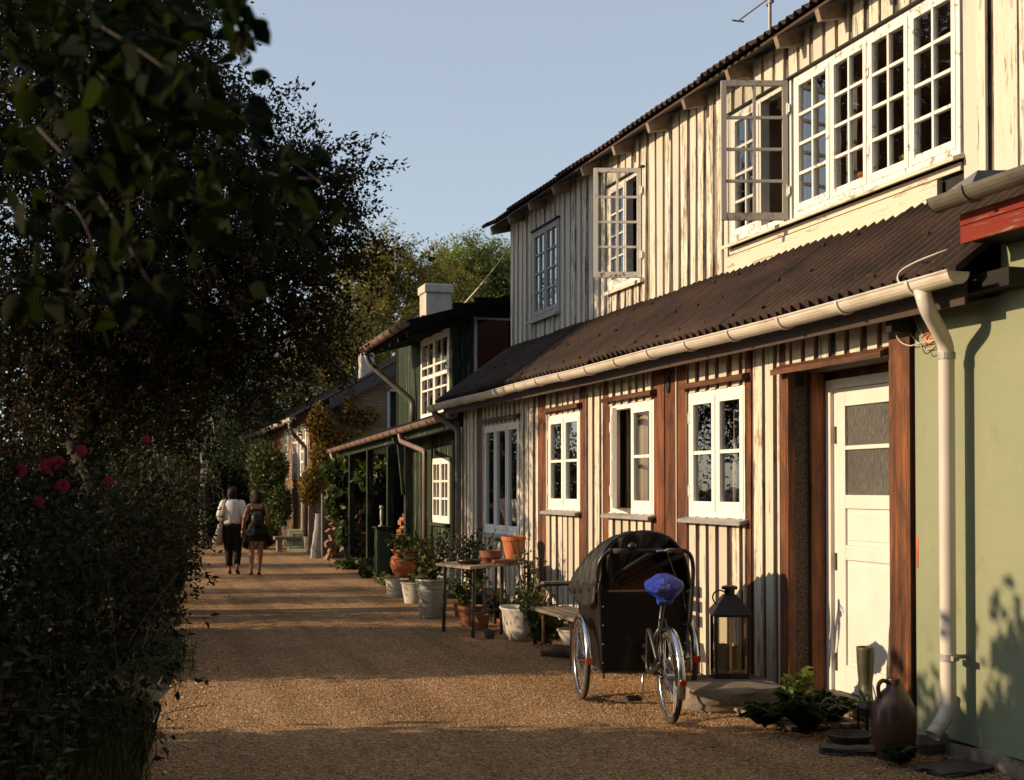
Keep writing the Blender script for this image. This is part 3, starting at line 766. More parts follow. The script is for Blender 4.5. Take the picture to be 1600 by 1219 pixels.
fl = MB(); fl.hexa([(gx+0.0,gy-0.30,gz+0.02),(gx+0.3,gy-0.30,gz+0.06),(gx+0.3,gy+0.02,gz+0.06),(gx+0.0,gy-0.05,gz+0.02),(gx+0.04,gy-0.30,gz+0.10),(gx+0.3,gy-0.3,gz+0.12),(gx+0.3,gy-0.05,gz+0.12),(gx+0.04,gy-0.1,gz+0.06)]); fl.build('flashing', M_zincd, gh)
# terrain/block closing the view behind the two houses
# shaded gap between timber and green wall: small things hanging in it
wb = thing('terracotta_bird_box', 'woven orange nesting pocket under the eaves tangled with loose wires', 'nest box', aX(1450, 525, XW-0.05))
b0 = Vector(wb.location)
M_wick = simple('woven_straw', (0.46,0.20,0.09), (0.22,0.09,0.04), scale=(1,1,1), sc=40, lo=0.45, hi=0.55)
MB().lathe([(0.02,-0.10),(0.07,-0.07),(0.095,-0.01),(0.09,0.05),(0.06,0.08)], b0+Vector((0.05,0,0)), 14, sx=0.6, sy=1.1).build('basket', M_wick, wb, smooth=True)
M_wire = simple('pale_wire', (0.62,0.58,0.50), sc=3, bump=0); M_wired = simple('dark_wire', (0.03,0.03,0.03), sc=3, bump=0)
cab = thing('eaves_wires', 'loose white and black wires looping under the eaves beside the downpipe', 'cable', b0+Vector((-0.03,0,0.1)))
def curve(pts, n=24):
    pts = [Vector(p) for p in pts]; out = []
    P = [pts[0]] + pts + [pts[-1]]
    for i in range(1, len(P)-2):
        for j in range(n//(len(pts)-1)+1):
            t = j/(n//(len(pts)-1)+1)
            p0, p1, p2, p3 = P[i-1], P[i], P[i+1], P[i+2]
            out.append(0.5*((2*p1)+(-p0+p2)*t+(2*p0-5*p1+4*p2-p3)*t*t+(-p0+3*p1-3*p2+p3)*t**3))
    out.append(pts[-1]); return out
for pxs, mt in (([(1397,495),(1402,528),(1420,540),(1440,535),(1466,530)], M_wire), ([(1410,490),(1418,515),(1445,545),(1468,537)], M_wire), ([(1424,480),(1432,505),(1450,535),(1470,520)], M_wire),
                ([(1440,540),(1447,553),(1460,543),(1470,530),(1455,520),(1440,528)], M_wired)):
    MB().tube(curve([aX(a, b, XW-0.07 - 0.02*math.sin(a)) for a, b in pxs]), 0.0035, 5).build('wire', mt, cab)
wc = MB(); wc.tube(curve([aX(1504,382,XG+0.28), aX(1470,394,XG+0.14), aX(1430,410,XG+0.05), aX(1406,425,XG-0.0), aX(1404,440,XG-0.02), aX(1418,446,XG-0.0)]), 0.006, 6)
tag(wc.build('roof_cable', M_wire, smooth=True), 'white cable curling over the near end of the corrugated lean-to roof', 'cable')
oc = MB(); q = aX(1436, 862, XW-0.03); oc.lathe([(0.004,-0.11),(0.015,-0.1),(0.017,0.08),(0.008,0.11)], q, 10)
tag(oc.build('orange_float', simple('orange_plastic', (0.55,0.13,0.04), sc=4, rough=0.5), smooth=True), 'small orange cylinder hanging in the dark gap behind the varnished post', 'float')

# ------------------------------------------------------------------ green timber house with veranda
M_green = painted_wood('green_boards', (0.032,0.050,0.028), (0.035,0.042,0.026), 0.0, var=0.3)
M_greenD = painted_wood('dark_green_boards', (0.020,0.036,0.020), (0.015,0.022,0.015), 0.0, var=0.3)
M_greenP = painted_wood('green_posts', (0.018,0.027,0.018), (0.022,0.025,0.018), 0.0, var=0.2)
M_black = simple('tarred_felt', (0.012,0.011,0.010), (0.020,0.018,0.016), sc=4, rough=1.0, spec=0.03)
vh = thing('green_timber_house', 'dark green timber house with open veranda and tall white window above', 'house', (5.3, 20.0, 0))
XA = 5.15; YA = 20.0
zb = 2.55
# upper storey: front wall, side wall facing the camera
wf = (aX(707, 560, XA).y, aX(657, 560, XA).y)
fz1 = 4.25
fg, bg_ = MB(), MB()
wop = (YA+0.10, aX(660, 560, XA).y, 2.72, 4.12)
siding(fg, bg_, XA, YA, 24.0, zb, 4.35, 0.16, 0.13, [wop], 41, proud=0.015)
fg.build('front_board', M_green, vh); bg_.build('front_wall', M_greenD, vh)
wh = window(vh, XA-0.03, *wop, 2, 2, 3, M_white, M_glassU, sfw=0.05, bar=0.03, ff=0.06)
MB().box(XA-0.032, XA-0.002, wop[0], wop[1], 3.42, 3.48).build('transom', M_white, wh)
# side wall facing the camera (plane y = YA), boards along X
side = MB(); sx = XA
so = (aY(743, 560, YA).x, aY(797, 560, YA).x, 3.15, aY(760, 500, YA).z)
ztop = lambda x: 4.40 + (x-XA)*0.27
r_ = random.Random(8)
while sx < 7.4:
    w = 0.125*r_.uniform(0.9, 1.1); pr = 0.016*r_.uniform(0.6,1.3)
    if so[0]-0.02 < sx + w/2 < so[1]: side.box(sx, sx+w-0.012, YA-pr, YA+0.01, so[3]+0.03, ztop(sx)); side.box(sx, sx+w-0.012, YA-pr, YA+0.01, 2.4, so[2]-0.03)
    else: side.box(sx, sx+w-0.012, YA-pr, YA+0.01, 2.4, ztop(sx))
    sx += w
side.build('side_board', M_green, vh)
sb = MB()
sb.box(XA+0.02, so[0], YA+0.012, YA+0.1, 0, 4.5); sb.box(so[1], 9.5, YA+0.012, YA+0.1, 0, 4.6); sb.box(so[0], so[1], YA+0.012, YA+0.1, 0, so[2]); sb.box(so[0], so[1], YA+0.012, YA+0.1, so[3], 4.6)
sb.box(9.4, 9.5, YA+0.1, 24, 0, 5)
sb.build('side_wall', M_black, vh)
jb = MB(); jb.box(so[0]-0.03, so[0]+0.02, YA-0.03, YA+0.1, so[2], so[3]); jb.box(so[0]-0.03, so[1], YA-0.03, YA+0.1, so[3], so[3]+0.035)
jb.build('opening_frame', M_whiteOld, vh)
M_pink = simple('pinkish_room_wall', (0.30,0.17,0.12), (0.24,0.13,0.09), sc=2)
ir = MB(); ir.box(so[0]-0.3, 9.3, YA+2.4, YA+2.5, 2.6, 4.6); ir.box(XA+0.3, 9.3, YA+0.12, YA+2.4, 2.9, 2.95); ir.box(9.2, 9.3, YA+.12, YA+2.4, 2.9, 4.6)
ir.build('room', M_pink, vh)
sh = MB(); sh.box(so[0]+0.12, so[0]+0.75, YA+2.0, YA+2.3, 2.96, 3.5); sh.build('cupboard', simple('dark_cupboard', (0.08,0.03,0.02), sc=4), vh)
# roof: shed, sloping up to the right
xe = 4.37; ze_n = aY(637, 500, 19.7).z
rfm = MB()
sl_ = (aY(797, 460, 19.7).z - ze_n) / (aY(797, 460, 19.7).x - aY(637, 500, 19.7).x)
xn = aY(637, 500, 19.7).x
def rz_(x): return ze_n + (x-xn)*sl_
rfm.hexa([(xn,19.7,rz_(xn)-0.14),(9.6,19.7,rz_(9.6)-0.14),(9.6,22.9,rz_(9.6)-0.2),(xn,22.9,rz_(xn)-0.2),
          (xn,19.7,rz_(xn)),(9.6,19.7,rz_(9.6)),(9.6,22.9,rz_(9.6)-0.06),(xn,22.9,rz_(xn)-0.06)])
rfm.build('roof', M_black, vh)
for k in range(5):
    yy = 19.95+0.66*k; MB().hexa([(xn+0.05,yy,rz_(xn)-0.24),(XA+0.1,yy,rz_(XA)-0.24),(XA+0.1,yy+0.06,rz_(XA)-0.24),(xn+0.05,yy+0.06,rz_(xn)-0.24),(xn+0.05,yy,rz_(xn)-0.15),(XA+0.1,yy,rz_(XA)-0.15),(XA+0.1,yy+0.06,rz_(XA)-0.15),(xn+0.05,yy+0.06,rz_(xn)-0.15)]).build('rafter', M_greenD, vh)
M_brg = simple('brown_gutter', (0.24,0.16,0.12), (0.15,0.10,0.08), sc=3, rough=0.45, spec=0.4)
gutter(vh, [(xn-0.07, 19.6, rz_(xn)-0.05), (xn-0.07, 21.2, rz_(xn)-0.08), (xn-0.07, 22.9, rz_(xn)-0.12)], 0.075, M_brg, 0.5)
rpipe(vh, [(xn-0.07, 22.7, rz_(xn)-0.2), (xn-0.03, 22.68, rz_(xn)-0.38), (XA-0.08, 22.45, rz_(xn)-1.05), (XA-0.08, 22.45, 2.62)], 0.05, M_zincd)
# chimney on the green house
cy = 23.2; ca = aY(663, 460, cy).x; cb = aY(708, 460, cy).x; ct = aY(680, 443, cy).z
M_chim = simple('limewashed_brick', (0.55,0.50,0.44), (0.38,0.34,0.29), sc=4, bump=0.5)
ch = MB(); ch.box(ca+0.03, cb-0.03, cy, cy+0.5, 3.6, ct-0.16); ch.box(ca, cb, cy-0.03, cy+0.53, ct-0.16, ct-0.02); ch.box(ca+0.02, cb-0.02, cy-0.01, cy+0.51, ct-0.02, ct)
ch.build('chimney', M_chim, vh, bevel=0.01)
MB().box(ca-0.3, cb+2.5, 22.95, 24.2, 2.6, 4.35).build('rear_block', M_black, vh)
# veranda roof with posts and gutter
V0 = aX(703, 647, 4.72); V1 = aX(515, 704, 4.72)
vr = MB(); vr.hexa([(4.76,V0.y-0.3,V0.z+0.02),(XA+0.15,V0.y-0.3,V0.z+0.22),(XA+0.15,V1.y,V1.z+0.22),(4.76,V1.y,V1.z+0.02),
                    (4.76,V0.y-0.3,V0.z+0.06),(XA+0.15,V0.y-0.3,V0.z+0.27),(XA+0.15,V1.y,V1.z+0.27),(4.76,V1.y,V1.z+0.06)])
vr.hexa([(XA+0.15,22.5,V0.z+0.1),(7.3,22.5,V0.z+0.5),(7.3,V1.y,V1.z+0.6),(XA+0.15,V1.y,V1.z+0.2),(XA+0.15,22.5,V0.z+0.17),(7.3,22.5,V0.z+0.57),(7.3,V1.y,V1.z+0.67),(XA+0.15,V1.y,V1.z+0.27)])
vr.build('veranda_roof', M_black, vh)
gutter(vh, [V0+Vector((0,-0.2,0)), V0.lerp(V1, 0.33), V0.lerp(V1, 0.66), V1], 0.07, M_brg, 0.55)
bm = MB(); bm.hexa([(4.86,V0.y,V0.z-0.17),(4.96,V0.y,V0.z-0.17),(4.96,V1.y-0.1,V1.z-0.17),(4.86,V1.y-0.1,V1.z-0.17),(4.86,V0.y,V0.z-0.0),(4.96,V0.y,V0.z+0.04),(4.96,V1.y-0.1,V1.z+0.04),(4.86,V1.y-0.1,V1.z-0.0)]); bm.build('veranda_beam', M_greenP, vh)
XPO = 4.9
for px in (549, 577, 609, 637):
    y = aX(px, 750, XPO).y; MB().box(XPO-0.05, XPO+0.07, y-0.06, y+0.06, 0, 2.36).build('post', M_greenP, vh)
    if px == 637:
        b = MB(); b.hexa([(XPO-0.24,y-0.05,2.36),(XPO+0.2,y-0.05,2.36),(XPO+0.2,y+0.05,2.36),(XPO-0.24,y+0.05,2.36),(XPO-0.27,y-0.05,2.46),(XPO+0.2,y-0.05,2.46),(XPO+0.2,y+0.05,2.46),(XPO-0.27,y+0.05,2.46)])
        b.hexa([(XPO-0.10,y-0.03,1.5),(XPO-0.052,y-0.03,1.5),(XPO-0.052,y+0.03,1.5),(XPO-0.10,y+0.03,1.5),(XPO-0.18,y-0.03,2.36),(XPO-0.12,y-0.03,2.36),(XPO-0.12,y+0.03,2.36),(XPO-0.18,y+0.03,2.36)]); b.build('bracket', M_green, vh)
rpipe(vh, [V0.lerp(V1,0.32)+Vector((0,0,-0.04)), V0.lerp(V1,0.32)+Vector((0.02,-0.02,-0.2)), (4.88, aX(664,700,4.88).y, 2.20), (4.88, aX(664,700,4.88).y, 0.3)], 0.04, M_brg)
rpipe(vh, [V1+Vector((0,-0.15,-0.04)), V1+Vector((0.05,-0.2,-0.22)), (4.98, V1.y-0.6, V1.z-0.30)], 0.04, M_zincd)
# lower wall under the veranda with glazed white window
XL = 5.32
lo = (aX(704, 760, XL).y, aX(677, 760, XL).y, aX(690, 817, XL).z, aX(690, 716, XL).z)
lf, lb = MB(), MB(); siding(lf, lb, XL, 18.75, 24.2, 0.05, 2.6, 0.13, 0.10, [lo], 55, proud=0.015); lf.build('veranda_board', M_green, vh); lb.build('veranda_wall', M_greenD, vh)
window(vh, XL-0.02, *lo, 2, 2, 3, M_white, M_glass, sfw=0.05, bar=0.03)
MB().box(XL-0.10, XL-0.0, lo[0]-0.05, lo[1]+0.05, lo[2]-0.05, lo[2]-0.003).build('sill', M_green, vh)
bk = MB(); bk.box(7.2, 7.3, 24.2, 30.5, 0, 3.4); bk.box(XL, 7.3, 24.2, 24.3, 0, 2.9); bk.box(5.4, 7.3, 30.4, 30.5, 0, 2.4); bk.build('veranda_back_wall', M_black, vh)
MB().box(4.75, 7.2, 19.0, 30.4, -0.02, 0.06).build('veranda_floor', simple('worn_slabs', (0.12,0.10,0.08), sc=3, bump=0.5), vh)
# overhead cable between the houses
oc = MB(); P0 = Vector((XU, Y1, aX(798, 385, XU).z)); P1 = aY(590, 540, 30); oc.tube([P0.lerp(P1, t) - Vector((0,0,1.0*4*t*(1-t)*0.5)) for t in [i/20 for i in range(21)]], 0.014, 5)
tag(oc.build('overhead_cable', M_wire), 'pale overhead cable sagging from the timber house corner over the roofs', 'cable')

# ------------------------------------------------------------------ brick house at the bend
def m_brick():
    t = NT('yellow_brick'); b = t.n('ShaderNodeTexBrick'); 
    m = t.n('ShaderNodeMapping'); t.l(t.co.outputs['Object'], m.inputs[0]); m.inputs['Rotation'].default_value = (math.radians(90), 0, 0)
    t.l(m.outputs[0], b.inputs[0]); b.inputs['Scale'].default_value = 1.0; b.inputs['Brick Width'].default_value = 0.24; b.inputs['Row Height'].default_value = 0.078; b.inputs['Mortar Size'].default_value = 0.01
    b.inputs['Color1'].default_value = (0.30,0.19,0.10,1); b.inputs['Color2'].default_value = (0.20,0.12,0.065,1); b.inputs['Mortar'].default_value = (0.12,0.09,0.07,1)
    c = t.mix(t.ramp(t.noise((1,1,1), 1.5, 5), [(0.4,0.0),(0.65,0.6)]), b.outputs[0], (0.10,0.06,0.04)); return t.fin(c, 0.85)
M_brick = m_brick()
bh = thing('brick_house', 'low yellow brick house with tall white windows and climbing plants at the bend', 'house', (4.85, 33.0, 0))
YB, XB = 33.0, 4.85
C = [(483,638),(560,592),(655,546)]
P = [aY(a, b, YB) for a, b in C]
far = 9.0
zr = lambda x: P[0].z + (x-P[0].x)*(P[2].z-P[0].z)/(P[2].x-P[0].x)
doo = (aY(606,660,YB).x, aY(655,660,YB).x, 1.4, aY(620,612,YB).z)
w = MB()
w.hexa([(XB,YB,0),(doo[0],YB,0),(doo[0],YB+.25,0),(XB,YB+.25,0),(XB,YB,zr(XB)-.05),(doo[0],YB,zr(doo[0])-.05),(doo[0],YB+.25,zr(doo[0])-.05),(XB,YB+.25,zr(XB)-.05)])
w.hexa([(doo[0],YB,doo[3]),(far,YB,doo[3]),(far,YB+.25,doo[3]),(doo[0],YB+.25,doo[3]),(doo[0],YB,zr(doo[0])-.05),(far,YB,zr(far)-.05),(far,YB+.25,zr(far)-.05),(doo[0],YB+.25,zr(doo[0])-.05)])
w.box(doo[0], far, YB, YB+.25, 0, doo[2])
w.build('gable_wall', M_brick, bh)
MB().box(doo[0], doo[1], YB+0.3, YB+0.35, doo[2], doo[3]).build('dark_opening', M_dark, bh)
f = MB(); f.box(doo[0]-0.03, doo[0]+0.05, YB-0.03, YB-0.002, doo[2], doo[3]); f.box(doo[0]+.05, doo[1]+.3, YB-0.03, YB-0.002, doo[3]-.0, doo[3]+0.06); f.build('opening_frame', M_greyOld, bh)
wn3 = []
for a, b in ((445,452),(458,467),(471,480)):
    ya, yb = aX(b, 700, XB).y, aX(a, 700, XB).y; wn3.append((ya, yb, aX(470, 750, XB).z, aX(470, 664, XB).z))
yend = aX(400, 700, XB).y
fw_ = MB(); wallslab(fw_, XB, XB+0.25, YB+0.25, yend, 1.6, 3.5, wn3); fw_.build('front_wall', simple('yellow_render', (0.50,0.33,0.19), (0.36,0.22,0.12), sc=3, bump=0.4), bh)
ff_, fb_ = MB(), MB(); siding(ff_, fb_, XB, YB+0.0, yend, 0, 1.6, 0.22, 0.16, [], 71); ff_.build('lower_board', painted_wood('worn_brown_boards', (0.34,0.24,0.14), (0.14,0.09,0.05), 0.4), bh); fb_.build('lower_gap', M_gap, bh)
for o in wn3: window(bh, XB-0.03, *o, 1, 2, 4, M_white, M_glass, sfw=0.06, bar=0.05, ff=0.1)
MB().box(XB-0.04, XB-0.002, YB+0.1, yend, 3.26, 3.40).build('fascia_board', painted_wood('rusty_fascia', (0.36,0.12,0.05), (0.2,0.1,0.06), 0.3, axis='Y'), bh)
rr_ = MB(); xe2 = 4.45
rr_.hexa([(xe2,YB-0.25,zr(xe2)-0.08),(far,YB-0.25,zr(far)-0.08),(far,yend+2,zr(far)-0.08),(xe2,yend+2,zr(xe2)-0.08),(xe2,YB-0.25,zr(xe2)+0.02),(far,YB-0.25,zr(far)+0.02),(far,yend+2,zr(far)+0.02),(xe2,yend+2,zr(xe2)+0.02)])
rr_.build('roof', M_black, bh)
vb = MB(); x0, x1 = 5.3, 7.6; vb.hexa([(x0,YB-0.29,zr(x0)-0.30),(x1,YB-0.29,zr(x1)-0.30),(x1,YB-0.252,zr(x1)-0.30),(x0,YB-0.252,zr(x0)-0.30),(x0,YB-0.29,zr(x0)-0.02),(x1,YB-0.29,zr(x1)-0.02),(x1,YB-0.252,zr(x1)-0.02),(x0,YB-0.252,zr(x0)-0.02)]); vb.build('verge_board', simple('grey_verge', (0.09,0.08,0.075), sc=4, rough=1.0, spec=0.05), bh)
gutter(bh, [(xe2-0.07, YB-0.3, zr(xe2)-0.05), (xe2-0.07, yend+2, zr(xe2)-0.15)], 0.08, M_gutter, 0.9)
rpipe(bh, [(xe2-0.07, YB+0.2, zr(xe2)-0.12), (xe2-0.05, YB+0.2, zr(xe2)-0.35), (XB-0.07, YB+0.28, zr(xe2)-0.75), (XB-0.07, YB+0.28, 0.4)], 0.05, M_zincd)
cy2 = 36; MB().box(aY(564,560,cy2).x, aY(585,560,cy2).x, cy2, cy2+0.4, 3.5, aY(570,552,cy2).z).build('chimney', M_chim, bh, bevel=0.02)
# downhill close of the lane: far wall of the yard beyond trees
# ------------------------------------------------------------------ cargo tricycle
M_tyre = simple('tyre_rubber', (0.035,0.028,0.022), (0.07,0.055,0.04), sc=12, rough=0.85)
M_chrome = simple('chrome', (0.62,0.64,0.68), (0.5,0.52,0.56), sc=8, rough=0.22, metal=1.0, bump=0.02)
M_blackm = simple('black_paint', (0.014,0.013,0.012), (0.02,0.018,0.016), sc=8, rough=0.35, spec=0.5)
M_hood = simple('hood_canvas', (0.012,0.010,0.008), (0.007,0.006,0.005), sc=4, rough=0.6, spec=0.35, bump=0.4, bd=0.02)
M_box = simple('dark_plywood', (0.009,0.006,0.004), (0.006,0.004,0.003), sc=5, rough=0.45, spec=0.35)
M_ply = simple('red_plywood', (0.26,0.085,0.035), (0.2,0.06,0.025), sc=4, rough=0.5)
M_redr = simple('red_reflector', (0.45,0.03,0.02), (0.5,0.04,0.03), rough=0.2, spec=0.6, bump=0)
M_orr = simple('orange_reflector', (0.6,0.12,0.03), (0.6,0.14,0.03), rough=0.2, spec=0.6, bump=0)
BK = thing('cargo_tricycle', 'dark cargo tricycle with folded black canvas hood parked against the board wall', 'tricycle', (3.71, 8.44, 0), math.radians(-9.5))
def wheel(c, r, name='wheel'):
    c = Vector(c)
    w = MB().torus(c, r-0.022, 0.021, (1,0,0), 44, 8).build(name, M_tyre, BK, local=True, smooth=True)
    MB().torus(c, r-0.048, 0.010, (1,0,0), 40, 6).build('rim', M_chrome, w, local=True, smooth=True)
    s = MB()
    for k in range(28):
        a = 2*math.pi*k/28; b = a + (0.35 if k % 2 else -0.35); sx_ = 0.03 if (k//2) % 2 else -0.03
        s.tube([c+Vector((sx_, math.cos(b)*0.022, math.sin(b)*0.022)), c+Vector((0, math.cos(a)*(r-0.05), math.sin(a)*(r-0.05)))], 0.0016, 4, cap=False)
    s.build('spokes', M_chrome, w, local=True)
    MB().tube([c+Vector((-0.04,0,0)), c+Vector((-0.034,0,0)), c+Vector((-0.03,0,0)), c+Vector((0.03,0,0)), c+Vector((0.034,0,0)), c+Vector((0.04,0,0))], [0.01,0.01,0.03,0.03,0.01,0.01], 12).build('hub', M_chrome, w, local=True)
def guard(c, r, a0, a1, wd=0.052):
    rings = []
    for k in range(25):
        a = math.radians(a0 + (a1-a0)*k/24); d = Vector((0, math.cos(a), math.sin(a))); ring = []
        for j in range(7):
            t = -1 + 2*j/6; ring.append(Vector(c) + d*(r - 0.016*t*t) + Vector((t*wd/2, 0, 0)))
        rings.append(ring)
    m = MB(); m.loft(rings, cap=False, closed=False); return m.build('mudguard', M_chrome, BK, local=True, smooth=True, solid=0.003)
wheel((0,0,0.318), 0.318); wheel((-0.41,1.12,0.31), 0.31); wheel((0.41,1.12,0.31), 0.31)
g0 = guard((0,0,0.318), 0.348, 60, 198)
guard((-0.41,1.12,0.31), 0.338, 35, 178); guard((0.41,1.12,0.31), 0.338, 35, 178)
MB().tube([(0,-0.345,0.33),(0,-0.375,0.33)], 0.024, 12).build('rear_reflector', M_redr, BK, local=True)
MB().box(-0.435,-0.385,0.772,0.784,0.31,0.36).build('side_reflector', M_orr, BK, local=True)
MB().box(0.385,0.435,0.772,0.784,0.31,0.36).build('side_reflector', M_redr, BK, local=True)
for sx_ in (-1, 1):
    MB().tube([(sx_*0.045,0,0.318),(sx_*0.045,-0.2,0.52),(sx_*0.02,-0.3,0.5)], 0.003, 5).build('guard_stay', M_chrome, BK, local=True)
# frame
fm = MB()
for sx_ in (-1, 1):
    fm.tube([(sx_*0.05,0,0.318),(sx_*0.035,0.40,0.30)], 0.010, 8)
    fm.tube([(sx_*0.05,0,0.318),(sx_*0.018,0.19,0.70)], 0.008, 8)
fm.tube([(0,0.42,0.29),(0,0.19,0.80)], 0.016, 10); fm.tube([(0,0.42,0.29),(0,0.75,0.36),(0,0.95,0.36)], 0.022, 10)
fm.tube([(0,0.27,0.62),(0,0.50,0.50),(0,0.85,0.42)], 0.018, 10)
fm.tube([(-0.36,1.12,0.31),(0.36,1.12,0.31)], 0.014, 8); fm.tube([(-0.3,0.80,0.25),(0.3,0.80,0.25)], 0.012, 8); fm.tube([(-0.3,1.5,0.25),(0.3,1.5,0.25)], 0.012, 8)
fm.build('frame', M_blackm, BK, local=True, smooth=True)
MB().tube([(0,0.20,0.78),(0,0.175,0.90)], 0.012, 8).build('seat_post', M_chrome, BK, local=True)
sd_ = MB(); sd_.loft([[(math.cos(a)*w, y, 0.915+math.sin(a)*0.025) for a in [2*math.pi*k/12 for k in range(12)]] for y, w in ((0.07,0.05),(0.10,0.07),(0.15,0.065),(0.2,0.04),(0.25,0.02))]); sd_.build('saddle', M_blackm, BK, local=True, smooth=True)
gc = MB(); rings = []
gc.torus((0.075,0.42,0.29), 0.09, 0.006, (1,0,0), 28, 6); gc.lathe([(0.001,0),(0.085,0),(0.085,0.004),(0.001,0.004)], (0,0,0), 4) if False else None
gc.hexa([(0.06,0.0,0.25),(0.09,0.0,0.25),(0.09,0.44,0.20),(0.06,0.44,0.20),(0.06,0.0,0.375),(0.09,0.0,0.375),(0.09,0.44,0.38),(0.06,0.44,0.38)])
gc.build('chain_guard', M_blackm, BK, local=True, bevel=0.01)
MB().tube([(-0.075,0.42,0.29),(-0.088,0.42,0.28),(-0.10,0.38,0.125)], 0.010, 8).build('crank', M_chrome, BK, local=True, smooth=True)
MB().tube([(0.10,0.42,0.29),(0.11,0.43,0.28),(0.12,0.46,0.45)], 0.010, 8).build('crank', M_chrome, BK, local=True, smooth=True)
for x, y, z in ((-0.165,0.38,0.12),(0.18,0.46,0.455)):
    p = MB(); p.box(x-0.05,x+0.05,y-0.045,y-0.028,z-0.014,z+0.014); p.box(x-0.05,x+0.05,y+0.028,y+0.045,z-0.014,z+0.014); p.box(x-0.05,x-0.04,y-0.028,y+0.028,z-0.01,z+0.01); p.box(x+0.04,x+0.05,y-0.028,y+0.028,z-0.01,z+0.01); p.box(x-0.04,x+0.04,y-0.008,y+0.008,z-0.008,z+0.008)
    p.build('pedal', M_blackm, BK, local=True)
# box
bx = MB()
def taper(x, y, z): return (x*(0.92+0.1*(z-0.24)/0.6), y, z)
bx.hexa([taper(-0.34,0.80,0.25),taper(0.34,0.80,0.25),taper(0.34,1.58,0.25),taper(-0.34,1.58,0.25),taper(-0.34,0.76,0.84),taper(0.34,0.76,0.84),taper(0.34,1.66,0.80),taper(-0.34,1.66,0.80)])
bo = bx.build('cargo_box', M_box, BK, local=True, bevel=0.008)
for x in (-0.335, 0.335):
    MB().tube([(x*0.92,0.792,0.245),(x*1.02,0.752,0.845)], 0.010, 8).build('corner_rail', M_blackm, bo, local=True)
    for k in range(4):
        z = 0.32+0.14*k; MB().lathe([(0.009,-0.002),(0.007,0.004)], (x*0.93, 0.785-0.06*(z-0.25), z), 8).build('bolt', M_chrome, bo, local=True)
MB().box(-0.31,0.31,0.79,0.80,0.245,0.262).build('bottom_rail', M_blackm, bo, local=True)
# reddish inside back rest seen through the open hood
ir_ = MB(); ir_.hexa([(-0.26,1.02,0.84),(0.32,1.02,0.84),(0.32,1.05,0.84),(-0.26,1.05,0.84),(0.05,1.10,1.12),(0.12,1.10,1.12),(0.12,1.13,1.12),(0.05,1.13,1.12)]); ir_.build('inner_panel', M_ply, bo, local=True)
# hood: pleated canvas over hoops
def hoop(f, n=30):
    """f 0 = rear hoop, 1 = front lip"""
    w = 0.355 + 0.065*math.sin(math.pi*min(f*0.8,1)); y = 0.80 + 0.92*f; top = 1.285 - 0.36*f**1.9 - 0.0*f; base = 0.86 - 0.12*f if f < .6 else 0.788 - .0*f
    out = []
    for k in range(n+1):
        a = math.pi*k/n; ca, sa = math.cos(a), math.sin(a)
        out.append(Vector((-w*(abs(ca)**0.8)*(1 if ca > 0 else -1), y, base + (top-base)*(sa**0.82))))
    return out
hs = MB(); rings = []
NF = 44
for j in range(NF+1):
    f = j/NF; pl_ = 0.012*math.sin(f*2*math.pi*9)
    ring = hoop(f); c = Vector((0, ring[0].y, 0.9))
    ring = [p + (p-c).normalized()*(pl_ + 0.006*math.sin(k*1.3+f*20)) for k, p in enumerate(ring)]
    rings.append(ring)
hs.loft(rings, cap=False, closed=False)
hs.build('hood', M_hood, BK, local=True, smooth=True, solid=0.004)
hp = hoop(0)
MB().tube([p + Vector((0,-0.005,0)) for p in hp], 0.014, 8).build('rear_hoop', M_blackm, BK, local=True, smooth=True)
MB().tube([p + Vector((0,0.16,-0.02)) for p in hp], 0.012, 8).build('inner_hoop', M_blackm, BK, local=True, smooth=True)
# canvas flap gathered across the upper left of the opening
fl_ = MB(); rings = []
for j in range(17):
    t = j/16; P0 = hp[int(3 + t*17)] ; P1 = Vector((-0.33 + t*0.36, 0.80, 0.80 + t*0.30)); ring = []
    for k in range(15):
        s = k/14; q = P0.lerp(P1, s); q.y -= 0.025 + 0.03*math.sin(t*26 + s*3)*math.sin(math.pi*(0.15+0.85*s)); q.x += 0.012*math.sin(s*9+t*5); q.z -= 0.03*math.sin(math.pi*s)*(1-t); ring.append(q)
    rings.append(ring)
fl_.loft(rings, cap=False, closed=False); fl_.build('hood_flap', M_hood, BK, local=True, smooth=True, solid=0.004)
for pa, pb_ in (((0.30,0.78,1.12),(-0.18,0.80,0.90)), ((0.12,0.76,1.17),(-0.28,0.79,0.93))):
    MB().tube(curve([pa, (Vector(pa)+Vector(pb_))/2+Vector((0.03,-0.03,0.02)), pb_]), 0.022, 8).build('hood_strap', M_hood, BK, local=True, smooth=True)
# left side skirt of the hood hanging below the box edge
sk = MB(); rings = []
for j in range(21):
    f = j/20; ring = []
    for k in range(7):
        s = k/6; y = 0.78 + 0.92*f; x = -0.36-0.055*math.sin(math.pi*f*.9) - 0.015*math.sin(f*30)*s; z = 0.90 - s*(0.14+0.05*math.sin(f*6)) ; ring.append((x - 0.01*s, y, z))
    rings.append(ring)
sk.loft(rings, cap=False, closed=False); sk.build('hood_skirt', M_hood, BK, local=True, smooth=True, solid=0.004)
